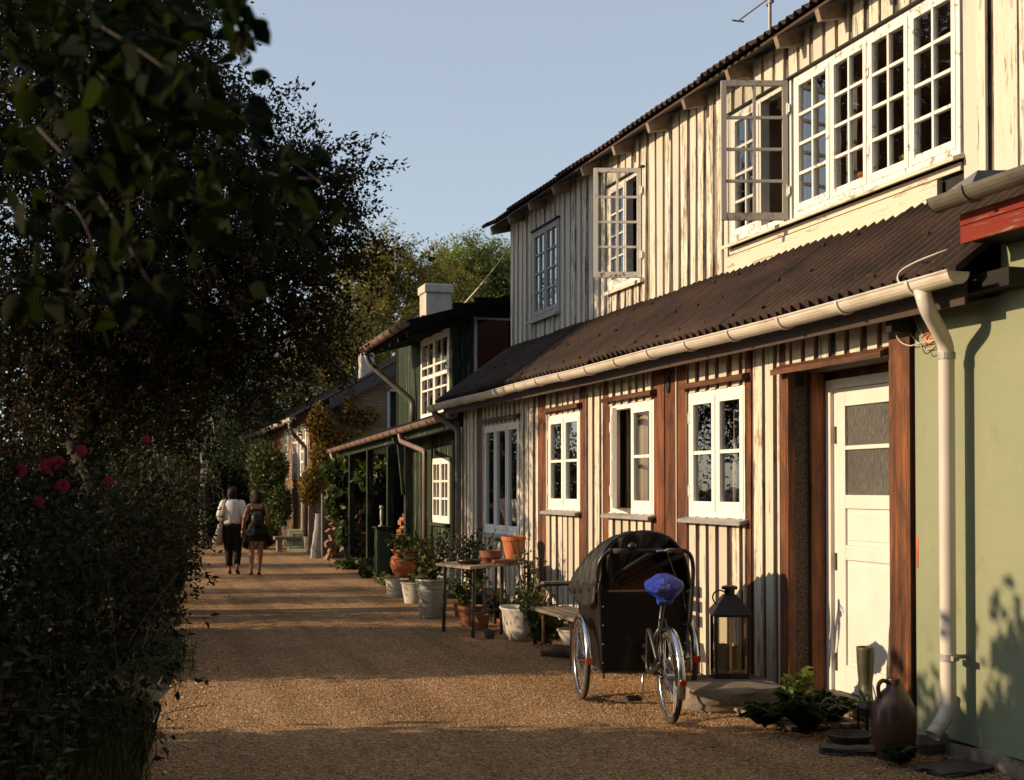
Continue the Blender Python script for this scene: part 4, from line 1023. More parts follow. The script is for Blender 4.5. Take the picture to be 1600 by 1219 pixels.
# push bar
MB().tube(curve([(0.345,0.74,0.62),(0.355,0.70,0.90),(0.345,0.66,1.06),(0.30,0.64,1.145),(0.2,0.64,1.155),(-0.2,0.64,1.155),(-0.30,0.64,1.145),(-0.36,0.66,1.06),(-0.365,0.70,0.92)], 48), 0.0155, 10).build('handlebar', M_blackm, BK, local=True, smooth=True)
for x in (-0.2, 0.2): MB().tube([(x-0.06,0.64,1.155),(x+0.06,0.64,1.155)], 0.020, 10).build('grip', M_tyre, BK, local=True, smooth=True)
MB().lathe([(0.0,-0.01),(0.032,-0.008),(0.034,0.012),(0.02,0.03),(0.001,0.034)], (-0.12,0.63,1.185), 16).build('bell', M_blackm, BK, local=True, smooth=True)
MB().tube([(0.16,0.62,1.165),(0.11,0.585,1.16),(0.05,0.575,1.155)], 0.006, 6).build('brake_lever', M_chrome, BK, local=True, smooth=True)
MB().tube(curve([(0.14,0.62,1.15),(0.2,0.66,1.0),(0.3,0.74,0.8),(0.33,0.76,0.4),(0.2,0.8,0.3)]), 0.004, 5).build('brake_cable', M_blackm, BK, local=True)
# cable lock looped on the frame
MB().tube(curve([(-0.07,0.05,0.42),(-0.09,0.22,0.62),(-0.08,0.30,0.50),(-0.08,0.30,0.33),(-0.07,0.12,0.36),(-0.06,0.0,0.42)]), 0.017, 8).build('frame_lock', M_blackm, BK, local=True, smooth=True)
# blue seat cover: crumpled plastic bag
M_blue = simple('blue_plastic', (0.004,0.020,0.30), (0.01,0.05,0.48), sc=14, rough=0.28, spec=0.6, bump=0.9, bd=0.03)
sc_ = thing('seat_cover', 'crumpled bright blue plastic bag tied over the tricycle saddle', 'seat cover', (3.745, 8.60, 0.90))
m = MB(); r_ = random.Random(2); rings = []
for i, (z, w) in enumerate(((-0.10,0.035),(-0.075,0.06),(-0.055,0.045),(-0.03,0.075),(-0.005,0.11),(0.03,0.125),(0.065,0.118),(0.09,0.085),(0.105,0.035),(0.125,0.02))):
    rings.append([Vector((math.cos(a)*w*(1.08+0.26*r_.uniform(-1,1)) - 0.0 + (0.02 if i > 7 else 0)*-1, math.sin(a)*w*(1.15+0.24*r_.uniform(-1,1)), z+0.022*r_.uniform(-1,1))) for a in [2*math.pi*k/22 for k in range(22)]])
m.loft(rings); m.build('cover', M_blue, sc_, local=True, smooth=False, sub=1)

# ------------------------------------------------------------------ bench
M_grey = stained('weathered_grey_wood', (0.42,0.33,0.24), (0.22,0.17,0.12), axis='Y', rough=0.8)
M_rust = simple('rusty_steel', (0.15,0.07,0.04), (0.09,0.045,0.03), sc=8, rough=0.7)
BN = thing('garden_bench', 'weathered slatted bench on thin rusty legs half hidden behind the tricycle', 'bench', (4.0, 10.7, 0))
by0, by1 = 10.55, 12.55
for k in range(4): MB().box(4.02+k*0.105, 4.02+k*0.105+0.09, by0, by1, 0.415, 0.445).build('seat_slat', M_grey, BN, bevel=0.004)
for k in range(3):
    x = 4.50+0.035*k; MB().box(x, x+0.022, by0, by1-0.1, 0.55+0.115*k, 0.64+0.115*k).build('back_slat', M_grey, BN, bevel=0.004)
for y in (12.25, 11.45, 10.65):
    MB().tube([(4.07,y,0.0),(4.06,y,0.41)], 0.016, 8).build('leg', M_rust, BN); MB().tube([(4.42,y,0.0),(4.42,y,0.41),(4.6,y,0.92)], 0.014, 8).build('leg', M_rust, BN)
    MB().tube([(4.03,y,0.40),(4.45,y,0.40)], 0.012, 6).build('cross_bar', M_rust, BN)
MB().tube(curve([(4.05,12.48,0.44),(4.04,12.47,0.58),(4.08,12.46,0.645),(4.2,12.46,0.66),(4.52,12.46,0.66)]), 0.013, 8).build('armrest', M_blackm, BN, smooth=True)
MB().box(4.12,4.45,12.42,12.50,0.672,0.695).build('arm_board', M_grey, BN)

# ------------------------------------------------------------------ pots, tubs and things on the ground
def ter(name, a, b): return simple(name, a, b, sc=7, rough=0.8, bump=0.2)
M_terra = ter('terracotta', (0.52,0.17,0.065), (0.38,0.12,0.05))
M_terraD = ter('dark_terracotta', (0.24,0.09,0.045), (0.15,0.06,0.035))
M_wpot = simple('chalky_white', (0.52,0.49,0.43), (0.36,0.33,0.28), sc=5, rough=0.7)
M_zinc = simple('zinc_tub', (0.30,0.31,0.27), (0.21,0.22,0.19), sc=4, rough=0.5, spec=0.4, metal=0.35)
M_earth = simple('potting_soil', (0.03,0.02,0.013), (0.05,0.035,0.02), sc=20)
M_stone = simple('granite', (0.24,0.20,0.16), (0.13,0.11,0.09), sc=7, rough=0.9, bump=0.8, bd=0.02)
M_stoneD = simple('dark_stone', (0.10,0.085,0.07), (0.06,0.05,0.042), sc=7, rough=0.9, bump=0.8, bd=0.02)
def pot(name, label, cat, loc, prof, mat, soil=True, rim=None, n=28, group=None, handles=None):
    """open vessel: outer profile, wall thickness, soil inside"""
    t = thing(name, label, cat, loc, group=group)
    th = 0.012; inner = [(max(r-th, 0.005), z) for r, z in prof[::-1]]
    inner = [(r, max(z, 0.02)) for r, z in inner]
    m = MB(); m.lathe(prof + inner, (0,0,0), n); m.build('vessel', mat, t, local=True, smooth=False, bevel=0)
    o = t.children[0]
    for p in o.data.polygons: p.use_smooth = True
    o.data.set_sharp_from_angle(angle=math.radians(35)) if hasattr(o.data, 'set_sharp_from_angle') else None
    if soil:
        r, z = prof[-1]; MB().lathe([(0.001, z-0.035),(r-th-0.004, z-0.04),(r-th-0.006, z-0.05)], (0,0,0), n).build('soil', M_earth, t, local=True)
    if handles:
        z, r = handles
        for s in (-1, 1): MB().tube(curve([(s*r,-0.04,z),(s*(r+0.04),-0.02,z-0.01),(s*(r+0.04),0.02,z-0.01),(s*r,0.04,z)],9), 0.006, 6).build('handle', mat, t, local=True)
    return t
def classic(r, h, k=0.7): return [(0.001,0),(r*k,0),(r*k+0.002,0.005),(r*0.93,h*0.82),(r,h*0.82),(r*1.01,h)]
def bucket(r, h, k=0.78): return [(0.001,0),(r*k,0),(r*0.97,h*0.93),(r,h*0.94),(r*1.02,h*0.965),(r,h)]

# work table by the wall
TB = thing('work_table', 'old plank table on dark trestle legs outside the tall window', 'table', (4.1, 14.4, 0))
TA, TBn, TC, TD = Vector((3.74,13.75,0)), Vector((4.76,14.62,0)), Vector((4.5,15.35,0)), Vector((3.55,14.55,0))
for k in range(4):
    a = TA.lerp(TD, k/4+0.008); b = TBn.lerp(TC, k/4+0.008); c = TBn.lerp(TC, (k+1)/4-0.008); d = TA.lerp(TD, (k+1)/4-0.008)
    m = MB(); m.hexa([p+UZ*0.745 for p in (a,b,c,d)] + [p+UZ*0.775 for p in (a,b,c,d)]); m.build('top_plank', M_grey, TB)
for p in (TA.lerp(TC,0.08), TBn.lerp(TD,0.08), TC.lerp(TA,0.08), TD.lerp(TBn,0.08), TA.lerp(TBn,0.45)):
    MB().tube([p*1.0, p+Vector((0.02,0.02,0.745))], 0.022, 8).build('leg', M_blackm, TB)
MB().tube([TA.lerp(TC,0.08)+UZ*0.25, TBn.lerp(TD,0.08)+UZ*0.3], 0.014, 6).build('stretcher', M_blackm, TB)
pot('flower_pot', 'bright terracotta pot standing alone at the wall end of the plank table', 'pot', (4.60, 14.98, 0.777), classic(0.145,0.27,0.62), M_terra)
pot('clay_bowl', 'low brown clay bowl in the middle of the plank table', 'bowl', (4.16, 14.45, 0.777), [(0.001,0),(0.07,0),(0.13,0.06),(0.12,0.12),(0.125,0.135)], M_terraD)
pn = thing('iron_pan', 'black round iron pan with raised handle at the path end of the plank table', 'pan', (3.86, 14.25, 0.777))
MB().lathe([(0.001,0),(0.11,0),(0.14,0.03),(0.145,0.05),(0.13,0.05),(0.10,0.015),(0.001,0.012)], (0,0,0), 22).build('bowl', M_blackm, pn, local=True, smooth=True)
MB().tube(curve([(-0.13,0,0.045),(-0.11,0.03,0.13),(0,0.05,0.19),(0.11,0.03,0.13),(0.13,0,0.045)]), 0.007, 6).build('handle', M_blackm, pn, local=True, smooth=True)
bk_ = MB(); bk_.box(4.14,4.40,14.20,14.32,0.777,0.815); tag(bk_.build('paving_brick', M_terraD, bevel=0.006), 'flat reddish brick lying at the front of the plank table', 'brick')
pb_ = MB(); pb_.box(4.28,4.62,14.62,14.76,0.777,0.80); tag(pb_.build('wood_offcut', M_grey), 'short pale board lying on the plank table beside the terracotta pot', 'board')

ZT = aG(680, 966)
pot('zinc_tub', 'big ribbed grey zinc tub planted with a leafy shrub at the path edge', 'tub', (ZT.x, ZT.y+0.15, 0), [(0.001,0),(0.16,0),(0.165,0.02),(0.198,0.36),(0.206,0.365),(0.206,0.385),(0.2,0.39),(0.207,0.45),(0.215,0.46),(0.212,0.48)], M_zinc, handles=(0.40,0.2))
q = aG(642, 944); pot('white_bucket', 'chalky white tub directly left of the zinc tub', 'tub', (q.x+0.08, q.y+0.1, 0), bucket(0.20,0.30,0.72), M_wpot, group='white tubs beside the zinc tub')
q = aG(630, 936); pot('white_bucket', 'smaller white tub standing under the round terracotta urn', 'tub', (q.x-0.02, q.y+0.35, 0), bucket(0.18,0.27,0.72), M_wpot, group='white tubs beside the zinc tub')
q = aG(634, 930); pot('terracotta_urn', 'round bellied orange terracotta urn with flared rim and green plant', 'urn', (q.x+0.12, q.y+0.7, 0.22), [(0.001,0),(0.10,0),(0.17,0.08),(0.215,0.20),(0.20,0.30),(0.155,0.36),(0.16,0.38),(0.20,0.42),(0.205,0.44)], M_terra)
MB_ = MB(); MB_.box(q.x-0.08,q.x+0.34,q.y+0.5,q.y+0.92,0,0.22); tag(MB_.build('plinth_block', M_stoneD, bevel=0.02), 'dark block under the round terracotta urn', 'block')
q = aG(694, 935); dk = thing('painted_drum', 'pale dented metal drum behind the zinc tub', 'drum', (q.x+0.3, q.y+0.9, 0))
MB().lathe([(0.001,0),(0.2,0),(0.2,0.3),(0.208,0.31),(0.2,0.32),(0.2,0.60),(0.21,0.62),(0.21,0.64),(0.001,0.64)], (0,0,0), 28).build('drum', M_wpot, dk, local=True, smooth=False)
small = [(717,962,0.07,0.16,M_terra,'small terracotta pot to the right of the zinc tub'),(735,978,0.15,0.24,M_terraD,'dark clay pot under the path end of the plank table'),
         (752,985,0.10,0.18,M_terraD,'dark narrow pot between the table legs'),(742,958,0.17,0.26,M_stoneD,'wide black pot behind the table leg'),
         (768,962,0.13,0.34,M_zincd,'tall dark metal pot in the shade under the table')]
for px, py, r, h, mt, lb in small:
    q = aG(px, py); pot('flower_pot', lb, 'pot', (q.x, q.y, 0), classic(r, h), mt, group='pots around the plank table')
q = aG(806, 1003); bs = thing('enamel_basin', 'old pale oval enamel basin beside the end of the bench', 'basin', (q.x+0.1, q.y+0.2, 0))
MB().lathe([(0.001,0.0),(0.15,0.0),(0.20,0.12),(0.22,0.30),(0.25,0.33),(0.25,0.345),(0.21,0.34),(0.19,0.15),(0.12,0.03),(0.001,0.03)], (0,0,0), 30, sx=0.8, sy=1.35).build('bowl', M_wpot, bs, local=True, smooth=True)
q = aG(882, 1048)
pot('white_bucket', 'white slatted bucket under the bench seat', 'bucket', (4.28, 11.25, 0), bucket(0.13,0.30,0.72), M_wpot)
pot('cream_crock', 'tall cream crock under the bench beside the white bucket', 'crock', (4.3, 10.9, 0), [(0.001,0),(0.11,0),(0.12,0.02),(0.12,0.30),(0.105,0.34),(0.11,0.36)], simple('cream_glaze', (0.5,0.42,0.28), (0.42,0.34,0.22), rough=0.4))
pot('white_bucket', 'white bowl under the far end of the bench', 'bowl', (4.35, 12.1, 0.0), bucket(0.19,0.26,0.5), M_wpot)
lg = MB(); lg.tube([(4.02,12.15,0.06),(4.3,11.95,0.06)], 0.06, 14); tag(lg.build('short_log', stained('bark',(0.14,0.09,0.06),(0.06,0.04,0.03)), smooth=False), 'short log lying on the gravel by the bench leg', 'log')

# stone slab with the lantern, bricks, loose stones
def rock(name, label, cat, c, dims, mat, seed, rz=0.0, group=None):
    r = random.Random(seed); m = MB(); nx = 6; rings = []
    for j in range(7):
        f = j/6; z = dims[2]*f; k = 1 - 0.10*max(0, f-0.75)*4*0.4 - 0.05*(1-f)
        ring = []
        for i in range(20):
            a = 2*math.pi*i/20; ca, sa = math.cos(a), math.sin(a); q = (abs(ca)**5+abs(sa)**5)**(-1/5)
            ring.append(Vector((ca*q*dims[0]/2*k + r.uniform(-1,1)*0.012, sa*q*dims[1]/2*k + r.uniform(-1,1)*0.012, z + r.uniform(-1,1)*0.006)))
        rings.append(ring)
    m.loft(rings); t = m.build(name, mat, smooth=False, bevel=0); t.location = c; t.rotation_euler = (0,0,rz)
    for p in t.data.polygons: p.use_smooth = True
    t.data.set_sharp_from_angle(angle=math.radians(40))
    return tag(t, label, cat, group)
rock('stone_block', 'long rough granite block under the big lantern', 'stone', (4.44, 9.10, 0.0), (0.76, 0.86, 0.165), M_stone, 4, math.radians(-6))
b_ = MB(); b_.box(4.34,4.58,8.42,8.54,0,0.065); tag(b_.build('loose_brick', simple('red_brick',(0.28,0.09,0.05),(0.18,0.06,0.04),sc=12), bevel=0.005), 'red brick lying in front of the granite block', 'brick')
rock('flat_stone', 'small flat stone in the gravel left of the ferns', 'stone', (4.46, 8.18, 0.0), (0.26,0.2,0.05), M_stoneD, 6)
LN = thing('lantern', 'tall black metal lantern with pyramid roof on the granite block', 'lantern', (4.60, 9.32, 0.165), math.radians(-17))
W_ = 0.122; LH = 0.47
MB().box(-W_-0.01,W_+0.01,-W_-0.01,W_+0.01,0,0.045).build('base', M_blackm, LN, local=True, bevel=0.004)
for sx_ in (-1,1):
    for sy_ in (-1,1): MB().box(sx_*W_-0.009,sx_*W_+0.009,sy_*W_-0.009,sy_*W_+0.009,0.045,LH).build('corner_post', M_blackm, LN, local=True)
m = MB(); m.box(-W_-0.012,W_+0.012,-W_-0.012,W_+0.012,LH,LH+0.02); m.hexa([(-W_-0.035,-W_-0.035,LH+0.02),(W_+0.035,-W_-0.035,LH+0.02),(W_+0.035,W_+0.035,LH+0.02),(-W_-0.035,W_+0.035,LH+0.02),(-0.045,-0.045,LH+0.165),(0.045,-0.045,LH+0.165),(0.045,0.045,LH+0.165),(-0.045,0.045,LH+0.165)])
rf_ = m.build('roof', M_blackm, LN, local=True)
MB().lathe([(0.04,LH+0.166),(0.04,LH+0.20),(0.062,LH+0.205),(0.062,LH+0.225),(0.03,LH+0.235)], (0,0,0), 16).build('chimney_cap', M_blackm, rf_, local=True)
MB().torus((-0.075,0,LH+0.14), 0.055, 0.006, (0.3,1,0), 24, 6).build('ring_handle', M_blackm, rf_, local=True)
M_lg = glass('lantern_glass', (0.93,0.92,0.88), 0.02, 0.03)
m = MB(); w = W_-0.002
m.poly([(-w,-w,0.045),(w,-w,0.045),(w,-w,LH),(-w,-w,LH)]); m.poly([(-w,w,0.045),(w,w,0.045),(w,w,LH),(-w,w,LH)]); m.poly([(-w,-w+.004,0.045),(-w,w-.004,0.045),(-w,w-.004,LH),(-w,-w+.004,LH)]); m.poly([(w,-w+.004,0.045),(w,w-.004,0.045),(w,w-.004,LH),(w,-w+.004,LH)])
m.build('glass', M_lg, LN, local=True)
M_wax = simple('yellow_wax', (0.72,0.58,0.22), (0.62,0.5,0.2), rough=0.5, bump=0)
M_waxp = simple('pale_wax', (0.62,0.52,0.38), (0.5,0.42,0.3), rough=0.5, bump=0)
for (x, y, r, h, mt, lb) in ((0.050,-0.02,0.036,0.19,M_wax,'yellow pillar candle on the right inside the big lantern'), (-0.05,0.03,0.05,0.20,M_waxp,'wide pale candle on the left inside the big lantern')):
    p = Matrix.Rotation(math.radians(-17), 3, 'Z') @ Vector((x,y,0)); c = thing('pillar_candle', lb, 'candle', Vector((4.60,9.32,0.211))+p)
    MB().lathe([(0.001,0),(r,0),(r,h),(r*0.85,h+0.004),(r*0.6,h-0.01),(0.001,h-0.012)], (0,0,0), 18).build('wax', mt, c, local=True, smooth=False); MB().tube([(0,0,h-0.012),(0.003,0,h+0.015)], 0.002, 5).build('wick', M_dark, c, local=True)

# door step area
st_ = thing('slatted_mat', 'grey wooden slatted mat lying before the white door', 'mat', (4.6, 8.2, 0))
for k in range(6): MB().box(4.32+k*0.095, 4.32+k*0.095+0.08, 7.86, 8.72, 0.02, 0.045).build('slat', M_grey, st_, bevel=0.004)
MB().box(4.32,4.88,7.95,7.99,0.0,0.02).build('batten', M_grey, st_); MB().box(4.32,4.88,8.6,8.64,0.0,0.02).build('batten', M_grey, st_)
sb_ = MB(); sb_.box(4.92,5.2,7.75,8.6,-0.02,0.055)
tag(sb_.build('brick_step', simple('sandy_bricks', (0.42,0.25,0.13), (0.2,0.15,0.12), sc=5, bump=0.5)), 'low step of sandy bricks under the door threshold', 'step')
# rubber boot
q = aX(1353, 1091, 5.04)
BT = thing('rubber_boot', 'single muddy olive rubber boot standing upright at the door', 'boot', (5.04, q.y, 0.102), math.radians(-115))
M_boot = simple('olive_rubber', (0.040,0.046,0.022), (0.12,0.085,0.045), sc=6, rough=0.5, spec=0.4, lo=0.45, hi=0.75)
rings = []
for z, cx, rx, ry in ((0.0,0.055,0.135,0.045),(0.025,0.055,0.137,0.047),(0.05,0.05,0.13,0.047),(0.075,0.03,0.105,0.045),(0.10,0.0,0.072,0.046),(0.13,-0.012,0.058,0.046),(0.17,-0.015,0.056,0.048),(0.24,-0.012,0.062,0.055),(0.32,-0.01,0.068,0.060),(0.40,-0.01,0.072,0.063),(0.415,-0.01,0.073,0.064),(0.415,-0.01,0.066,0.058),(0.30,-0.01,0.058,0.05),(0.15,-0.01,0.04,0.035)):
    rings.append([(cx+math.cos(a)*rx, math.sin(a)*ry*(1-0.15*max(0,math.cos(a)) if z < .09 else 1), z) for a in [2*math.pi*k/20 for k in range(20)]])
MB().loft(rings).build('shaft', M_boot, BT, local=True, smooth=True)
MB().loft([[(0.055+math.cos(a)*0.142, math.sin(a)*0.05, z) for a in [2*math.pi*k/20 for k in range(20)]] for z in (-0.002, 0.018)]).build('sole', M_tyre, BT, local=True)
# small lantern
q = aG(1355, 1152)
SL = thing('small_lantern', 'small narrow black lantern standing left of the brown stoneware jug', 'lantern', (q.x, q.y, 0), 0.2)
MB().box(-0.045,0.045,-0.045,0.045,0,0.02).build('base', M_blackm, SL, local=True); MB().hexa([(-0.05,-0.05,0.2),(0.05,-0.05,0.2),(0.05,0.05,0.2),(-0.05,0.05,0.2),(-0.02,-0.02,0.235),(0.02,-0.02,0.235),(0.02,0.02,0.235),(-0.02,0.02,0.235)]).build('roof', M_blackm, SL, local=True)
for sx_ in (-1,1):
    for sy_ in (-1,1): MB().box(sx_*.04-.005,sx_*.04+.005,sy_*.04-.005,sy_*.04+.005,0.02,0.2).build('corner_post', M_blackm, SL, local=True)
MB().torus((0,0,0.255), 0.022, 0.004, (0,1,0), 16, 5).build('ring_handle', M_blackm, SL, local=True)
# stoneware jug
q = aG(1397, 1186)
M_jug = simple('brown_stoneware', (0.055,0.026,0.018), (0.10,0.042,0.026), sc=3, rough=0.3, spec=0.5)
JG = thing('stoneware_jug', 'big dark brown stoneware jug with a small loop handle by the corner post', 'jug', (q.x, q.y, 0))
MB().lathe([(0.001,0),(0.09,0),(0.10,0.01),(0.128,0.12),(0.135,0.22),(0.125,0.31),(0.085,0.39),(0.045,0.425),(0.036,0.45),(0.045,0.475),(0.04,0.485),(0.028,0.48),(0.02,0.44)], (0,0,0), 36).build('body', M_jug, JG, local=True, smooth=True)
MB().tube(curve([(-0.035,0,0.455),(-0.075,0,0.47),(-0.105,0,0.44),(-0.10,0,0.37)]), [0.013]*25 if False else 0.013, 10).build('handle', M_jug, JG, local=True, smooth=True)
# drain block, pavers
q = aG(1456, 1176)
db = MB(); db.box(q.x-0.13,q.x+0.12,q.y-0.08,q.y+0.10,0.06,0.13); tag(db.build('drain_block', simple('concrete',(0.26,0.24,0.20),(0.18,0.16,0.14),sc=5,bump=0.5), bevel=0.006), 'pale concrete block under the mouth of the downpipe', 'block')
db = MB(); db.box(q.x-0.09,q.x+0.12,q.y-0.08,q.y+0.10,0.0,0.059); tag(db.build('support_brick', M_stoneD, bevel=0.006), 'dark brick carrying the concrete drain block', 'brick')
q = aG(1490, 1205); rock('paving_slab', 'dark paving slab lying at the foot of the green wall', 'slab', (q.x, q.y, -0.005), (0.42,0.30,0.035), M_stoneD, 12, 0.2)
q = aG(1330, 1178); rock('flat_stone', 'dark flat stone edging between the ferns and the jug', 'stone', (q.x, q.y, 0), (0.38,0.14,0.04), M_stoneD, 16, -0.5)
q = aG(1330, 1165); bw = thing('shallow_dish', 'dark shallow dish on the ground in front of the slatted mat', 'dish', (q.x+0.05, q.y+0.1, 0))
MB().lathe([(0.001,0),(0.11,0),(0.15,0.05),(0.16,0.055),(0.15,0.06),(0.11,0.015),(0.001,0.012)], (0,0,0), 24).build('dish', M_stoneD, bw, local=True, smooth=True)
# driftwood strip leaning in the door recess
dd = MB(); rings = []; r_ = random.Random(5)
for k in range(14):
    f = k/13; c = aX(1386, 1095, XW+0.02).lerp(aX(1396, 870, XW+0.02), f); c.x = XW+0.03; w = 0.035*(1-0.75*f) + 0.008*r_.uniform(-1,1)
    rings.append([c+Vector((math.cos(a)*0.012, math.sin(a)*w+r_.uniform(-.006,.006), 0)) for a in [2*math.pi*j/8 for j in range(8)]])
tag(dd.loft(rings).build('driftwood', stained('grey_driftwood',(0.22,0.19,0.16),(0.10,0.085,0.07)), smooth=False), 'narrow grey piece of driftwood leaning beside the white door', 'driftwood')

# things behind the upper windows
def sillpot(px, py, r, h, lb, mat):
    p = aX(px, py, XU+0.13); pot('window_pot', lb, 'pot', (XU+0.15, p.y, UZB+0.06), classic(r, h), mat)
MB().box(XU+0.06, XU+0.24, U4[0], U3[1], UZB+0.02, UZB+0.055).build('window_board', M_whiteOld, house)
sillpot(1420, 265, 0.085, 0.14, 'ochre flower pot behind the third pane from the right upstairs', simple('ochre_glaze',(0.42,0.30,0.12),(0.34,0.22,0.09)))
sillpot(1350, 285, 0.07, 0.15, 'orange flower pot behind the second closed casement upstairs', M_terra)
sillpot(1290, 320, 0.07, 0.11, 'small red flower pot behind the first closed casement upstairs', M_terraD)
M_cloth = simple('pale_curtain', (0.50,0.44,0.36), (0.40,0.35,0.29), sc=3, rough=0.9)
def curtain(X, ya, yb, z0, z1, waves, lb, n=30):
    m = MB(); rings = []
    for i in range(n+1):
        f = i/n; y = ya+(yb-ya)*f
        rings.append([(X+0.02*math.sin(f*waves*6.28)*(1.2-0.4*z), y + 0.01*math.sin(z*5), z0+(z1-z0)*z) for z in (0,0.33,0.66,1)])
    m.loft(rings, cap=False, closed=False); return tag(m.build('curtain', M_cloth, smooth=True, solid=0.002), lb, 'curtain')
y_ = lambda px: aX(px, 200, XU+0.2).y
curtain(XU+0.22, y_(1336), y_(1322), UZB+0.06, 5.10, 2, 'narrow pale curtain gathered behind the second closed upstairs casement')
curtain(XU+0.22, y_(1302), y_(1296), UZB+0.06, 5.10, 1, 'thin pale curtain at the edge of the first closed upstairs casement')
curtain(XU+0.30, U1[0], U1[1], UZB, 5.12, 6, 'closed grey curtain filling the small far upstairs window')
y_ = lambda px: aX(px, 700, XW+0.2).y
curtain(XW+0.20, y_(1012), y_(992), 1.35, 2.45, 3, 'pale striped curtain behind the right leaf of the half open window')
curtain(XW+0.20, y_(1160), y_(1148), 1.35, 2.45, 2, 'narrow pale curtain behind the window nearest the door')
curtain(XW+0.20, y_(1112), y_(1092), 1.35, 1.85, 4, 'half height pale curtain in the window nearest the door')

# ------------------------------------------------------------------ veranda things
M_log = stained('split_wood_face', (0.40,0.24,0.13), (0.22,0.12,0.07), axis='X', var=0.5)
M_logk = stained('kindling_wood', (0.55,0.24,0.10), (0.36,0.15,0.07), axis='X', var=0.4)
def logmesh(r, L, seed, tri=False):
    rr = random.Random(seed); m = MB(); k = rr.choice((3,4,5)) if tri else 9
    sh_ = [(math.cos(2*math.pi*i/k+seed)*r*rr.uniform(0.8,1.1), math.sin(2*math.pi*i/k+seed)*r*rr.uniform(0.8,1.1)) for i in range(k)]
    m.loft([[(x, -L/2, z) for x, z in sh_], [(x, L/2, z) for x, z in sh_]]); return m
protos = [logmesh(0.085, 0.34, i, i % 3 != 0).build('firewood_log', M_log) for i in range(6)]
cnt = 0
def stack(x0, x1, Y, z1, r, protos_, label, group, mat=None, seed=1, rzv=0.0, arch=False):
    global cnt
    rr = random.Random(seed); z = r*0.9; row = 0
    while z < z1:
        x = x0 + (r if row % 2 else 0)
        while x < x1:
            top = z1 if not arch else z1*(0.55+0.45*math.sin(math.pi*min(1,max(0,(x-x0)/(x1-x0)))))
            if z < top:
                p = rr.choice(protos_)
                o = p if not p.get('label') else link(p.copy())
                s = r/0.085*rr.uniform(0.8, 1.08); o.scale = (s, 1, s); o.location = (x+rr.uniform(-.01,.01), Y+rr.uniform(-.04,.04), z+rr.uniform(-.01,.01)); o.rotation_euler = (0, rr.uniform(0,6.28), rzv+rr.uniform(-.05,.05))
                tag(o, label, 'firewood', group); cnt += 1
            x += r*1.95
        z += r*1.7; row += 1
xa = aY(516, 800, 29.2).x; xb = aY(562, 800, 29.2).x
stack(xa, xb+0.15, 29.4, 1.55, 0.085, protos, 'split firewood log in the dark stack at the far end of the veranda', 'firewood logs stacked at the far end of the veranda', seed=3)
protos2 = [logmesh(0.085, 0.30, 20+i, True).build('kindling_log', M_logk) for i in range(4)]
xa = aY(624, 800, 24.0).x; xb = aY(660, 800, 24.0).x
stack(xa, xb+0.1, 24.3, 1.25, 0.045, protos2, 'orange split stick in the sunlit kindling stack behind the bracketed post', 'kindling sticks stacked under the veranda', seed=4, arch=True)
# chopping-bench crate
q = aG(556, 875)
CR = thing('wooden_crate', 'grey wooden crate standing between two veranda posts', 'crate', (q.x, q.y, 0))
for nm, b in (('side_board', (-0.30,0.30,-0.20,-0.18,0.03,0.56)), ('side_board', (-0.30,0.30,0.18,0.20,0.03,0.56)), ('end_board', (-0.30,-0.28,-0.18,0.18,0.03,0.56)), ('end_board', (0.28,0.30,-0.18,0.18,0.03,0.56)), ('top_board', (-0.33,0.33,-0.22,0.22,0.56,0.60))):
    MB().box(*b).build(nm, M_grey, CR, local=True)
q = aG(596, 905)
CB = thing('green_cabinet', 'low dark green board cabinet at the near end of the veranda', 'cabinet', (q.x, q.y, 0))
MB().box(-0.10,0.14,-0.10,0.14,0.0,0.90).build('carcass', M_greenP, CB, local=True); MB().box(-0.13,0.17,-0.13,0.17,0.90,0.93).build('top', M_greenD, CB, local=True); MB().box(-0.08,0.12,-0.112,-0.101,0.06,0.86).build('door', simple('blue_green_door', (0.03,0.055,0.055), sc=5), CB, local=True)
bo_ = thing('oil_lamp', 'slender pale metal lamp standing on the dark green cabinet', 'lamp', (q.x, q.y, 0.93))
MB().lathe([(0.001,0),(0.06,0),(0.055,0.02),(0.02,0.04),(0.022,0.1),(0.03,0.14),(0.03,0.28),(0.018,0.30),(0.04,0.33),(0.035,0.37),(0.001,0.38)], (0,0,0), 14).build('body', M_sill, bo_, local=True, smooth=True)
q = aG(496, 873)
dw_ = MB(); rings = []; r_ = random.Random(11)
for k in range(10):
    f = k/9; w = 0.17*(1-0.5*f)+0.02*r_.uniform(-1,1); c = Vector((q.x+0.10*f, q.y+0.35*f, 1.02*f)); rings.append([c+Vector((math.cos(a)*w, math.sin(a)*0.05, 0)) for a in [2*math.pi*j/10 for j in range(10)]])
tag(dw_.loft(rings).build('grey_stump', stained('bleached_wood',(0.50,0.45,0.38),(0.30,0.26,0.21)), smooth=False), 'bleached grey slab of driftwood leaning at the veranda end', 'driftwood')
q = aG(507, 873)
pp = MB(); pp.box(q.x-0.07,q.x+0.07,q.y-0.07,q.y+0.07,0,1.55); tag(pp.build('fence_post', stained('grey_post',(0.26,0.23,0.2),(0.15,0.13,0.11)), bevel=0.01), 'square grey wooden post between driftwood and woodstack', 'post')
q = aG(466, 862)
FR = thing('leaning_board', 'small green framed picture board leaning on the ground by the vine', 'board', (q.x, q.y, 0), math.radians(-12))
FRF = (Vector((0,0,0)), Vector((1,0,0)), Vector((0,0.42,0.90)).normalized(), Vector((0,0.90,-0.42)).normalized())
m = MB(); Wd, Hh = 0.58, 0.62
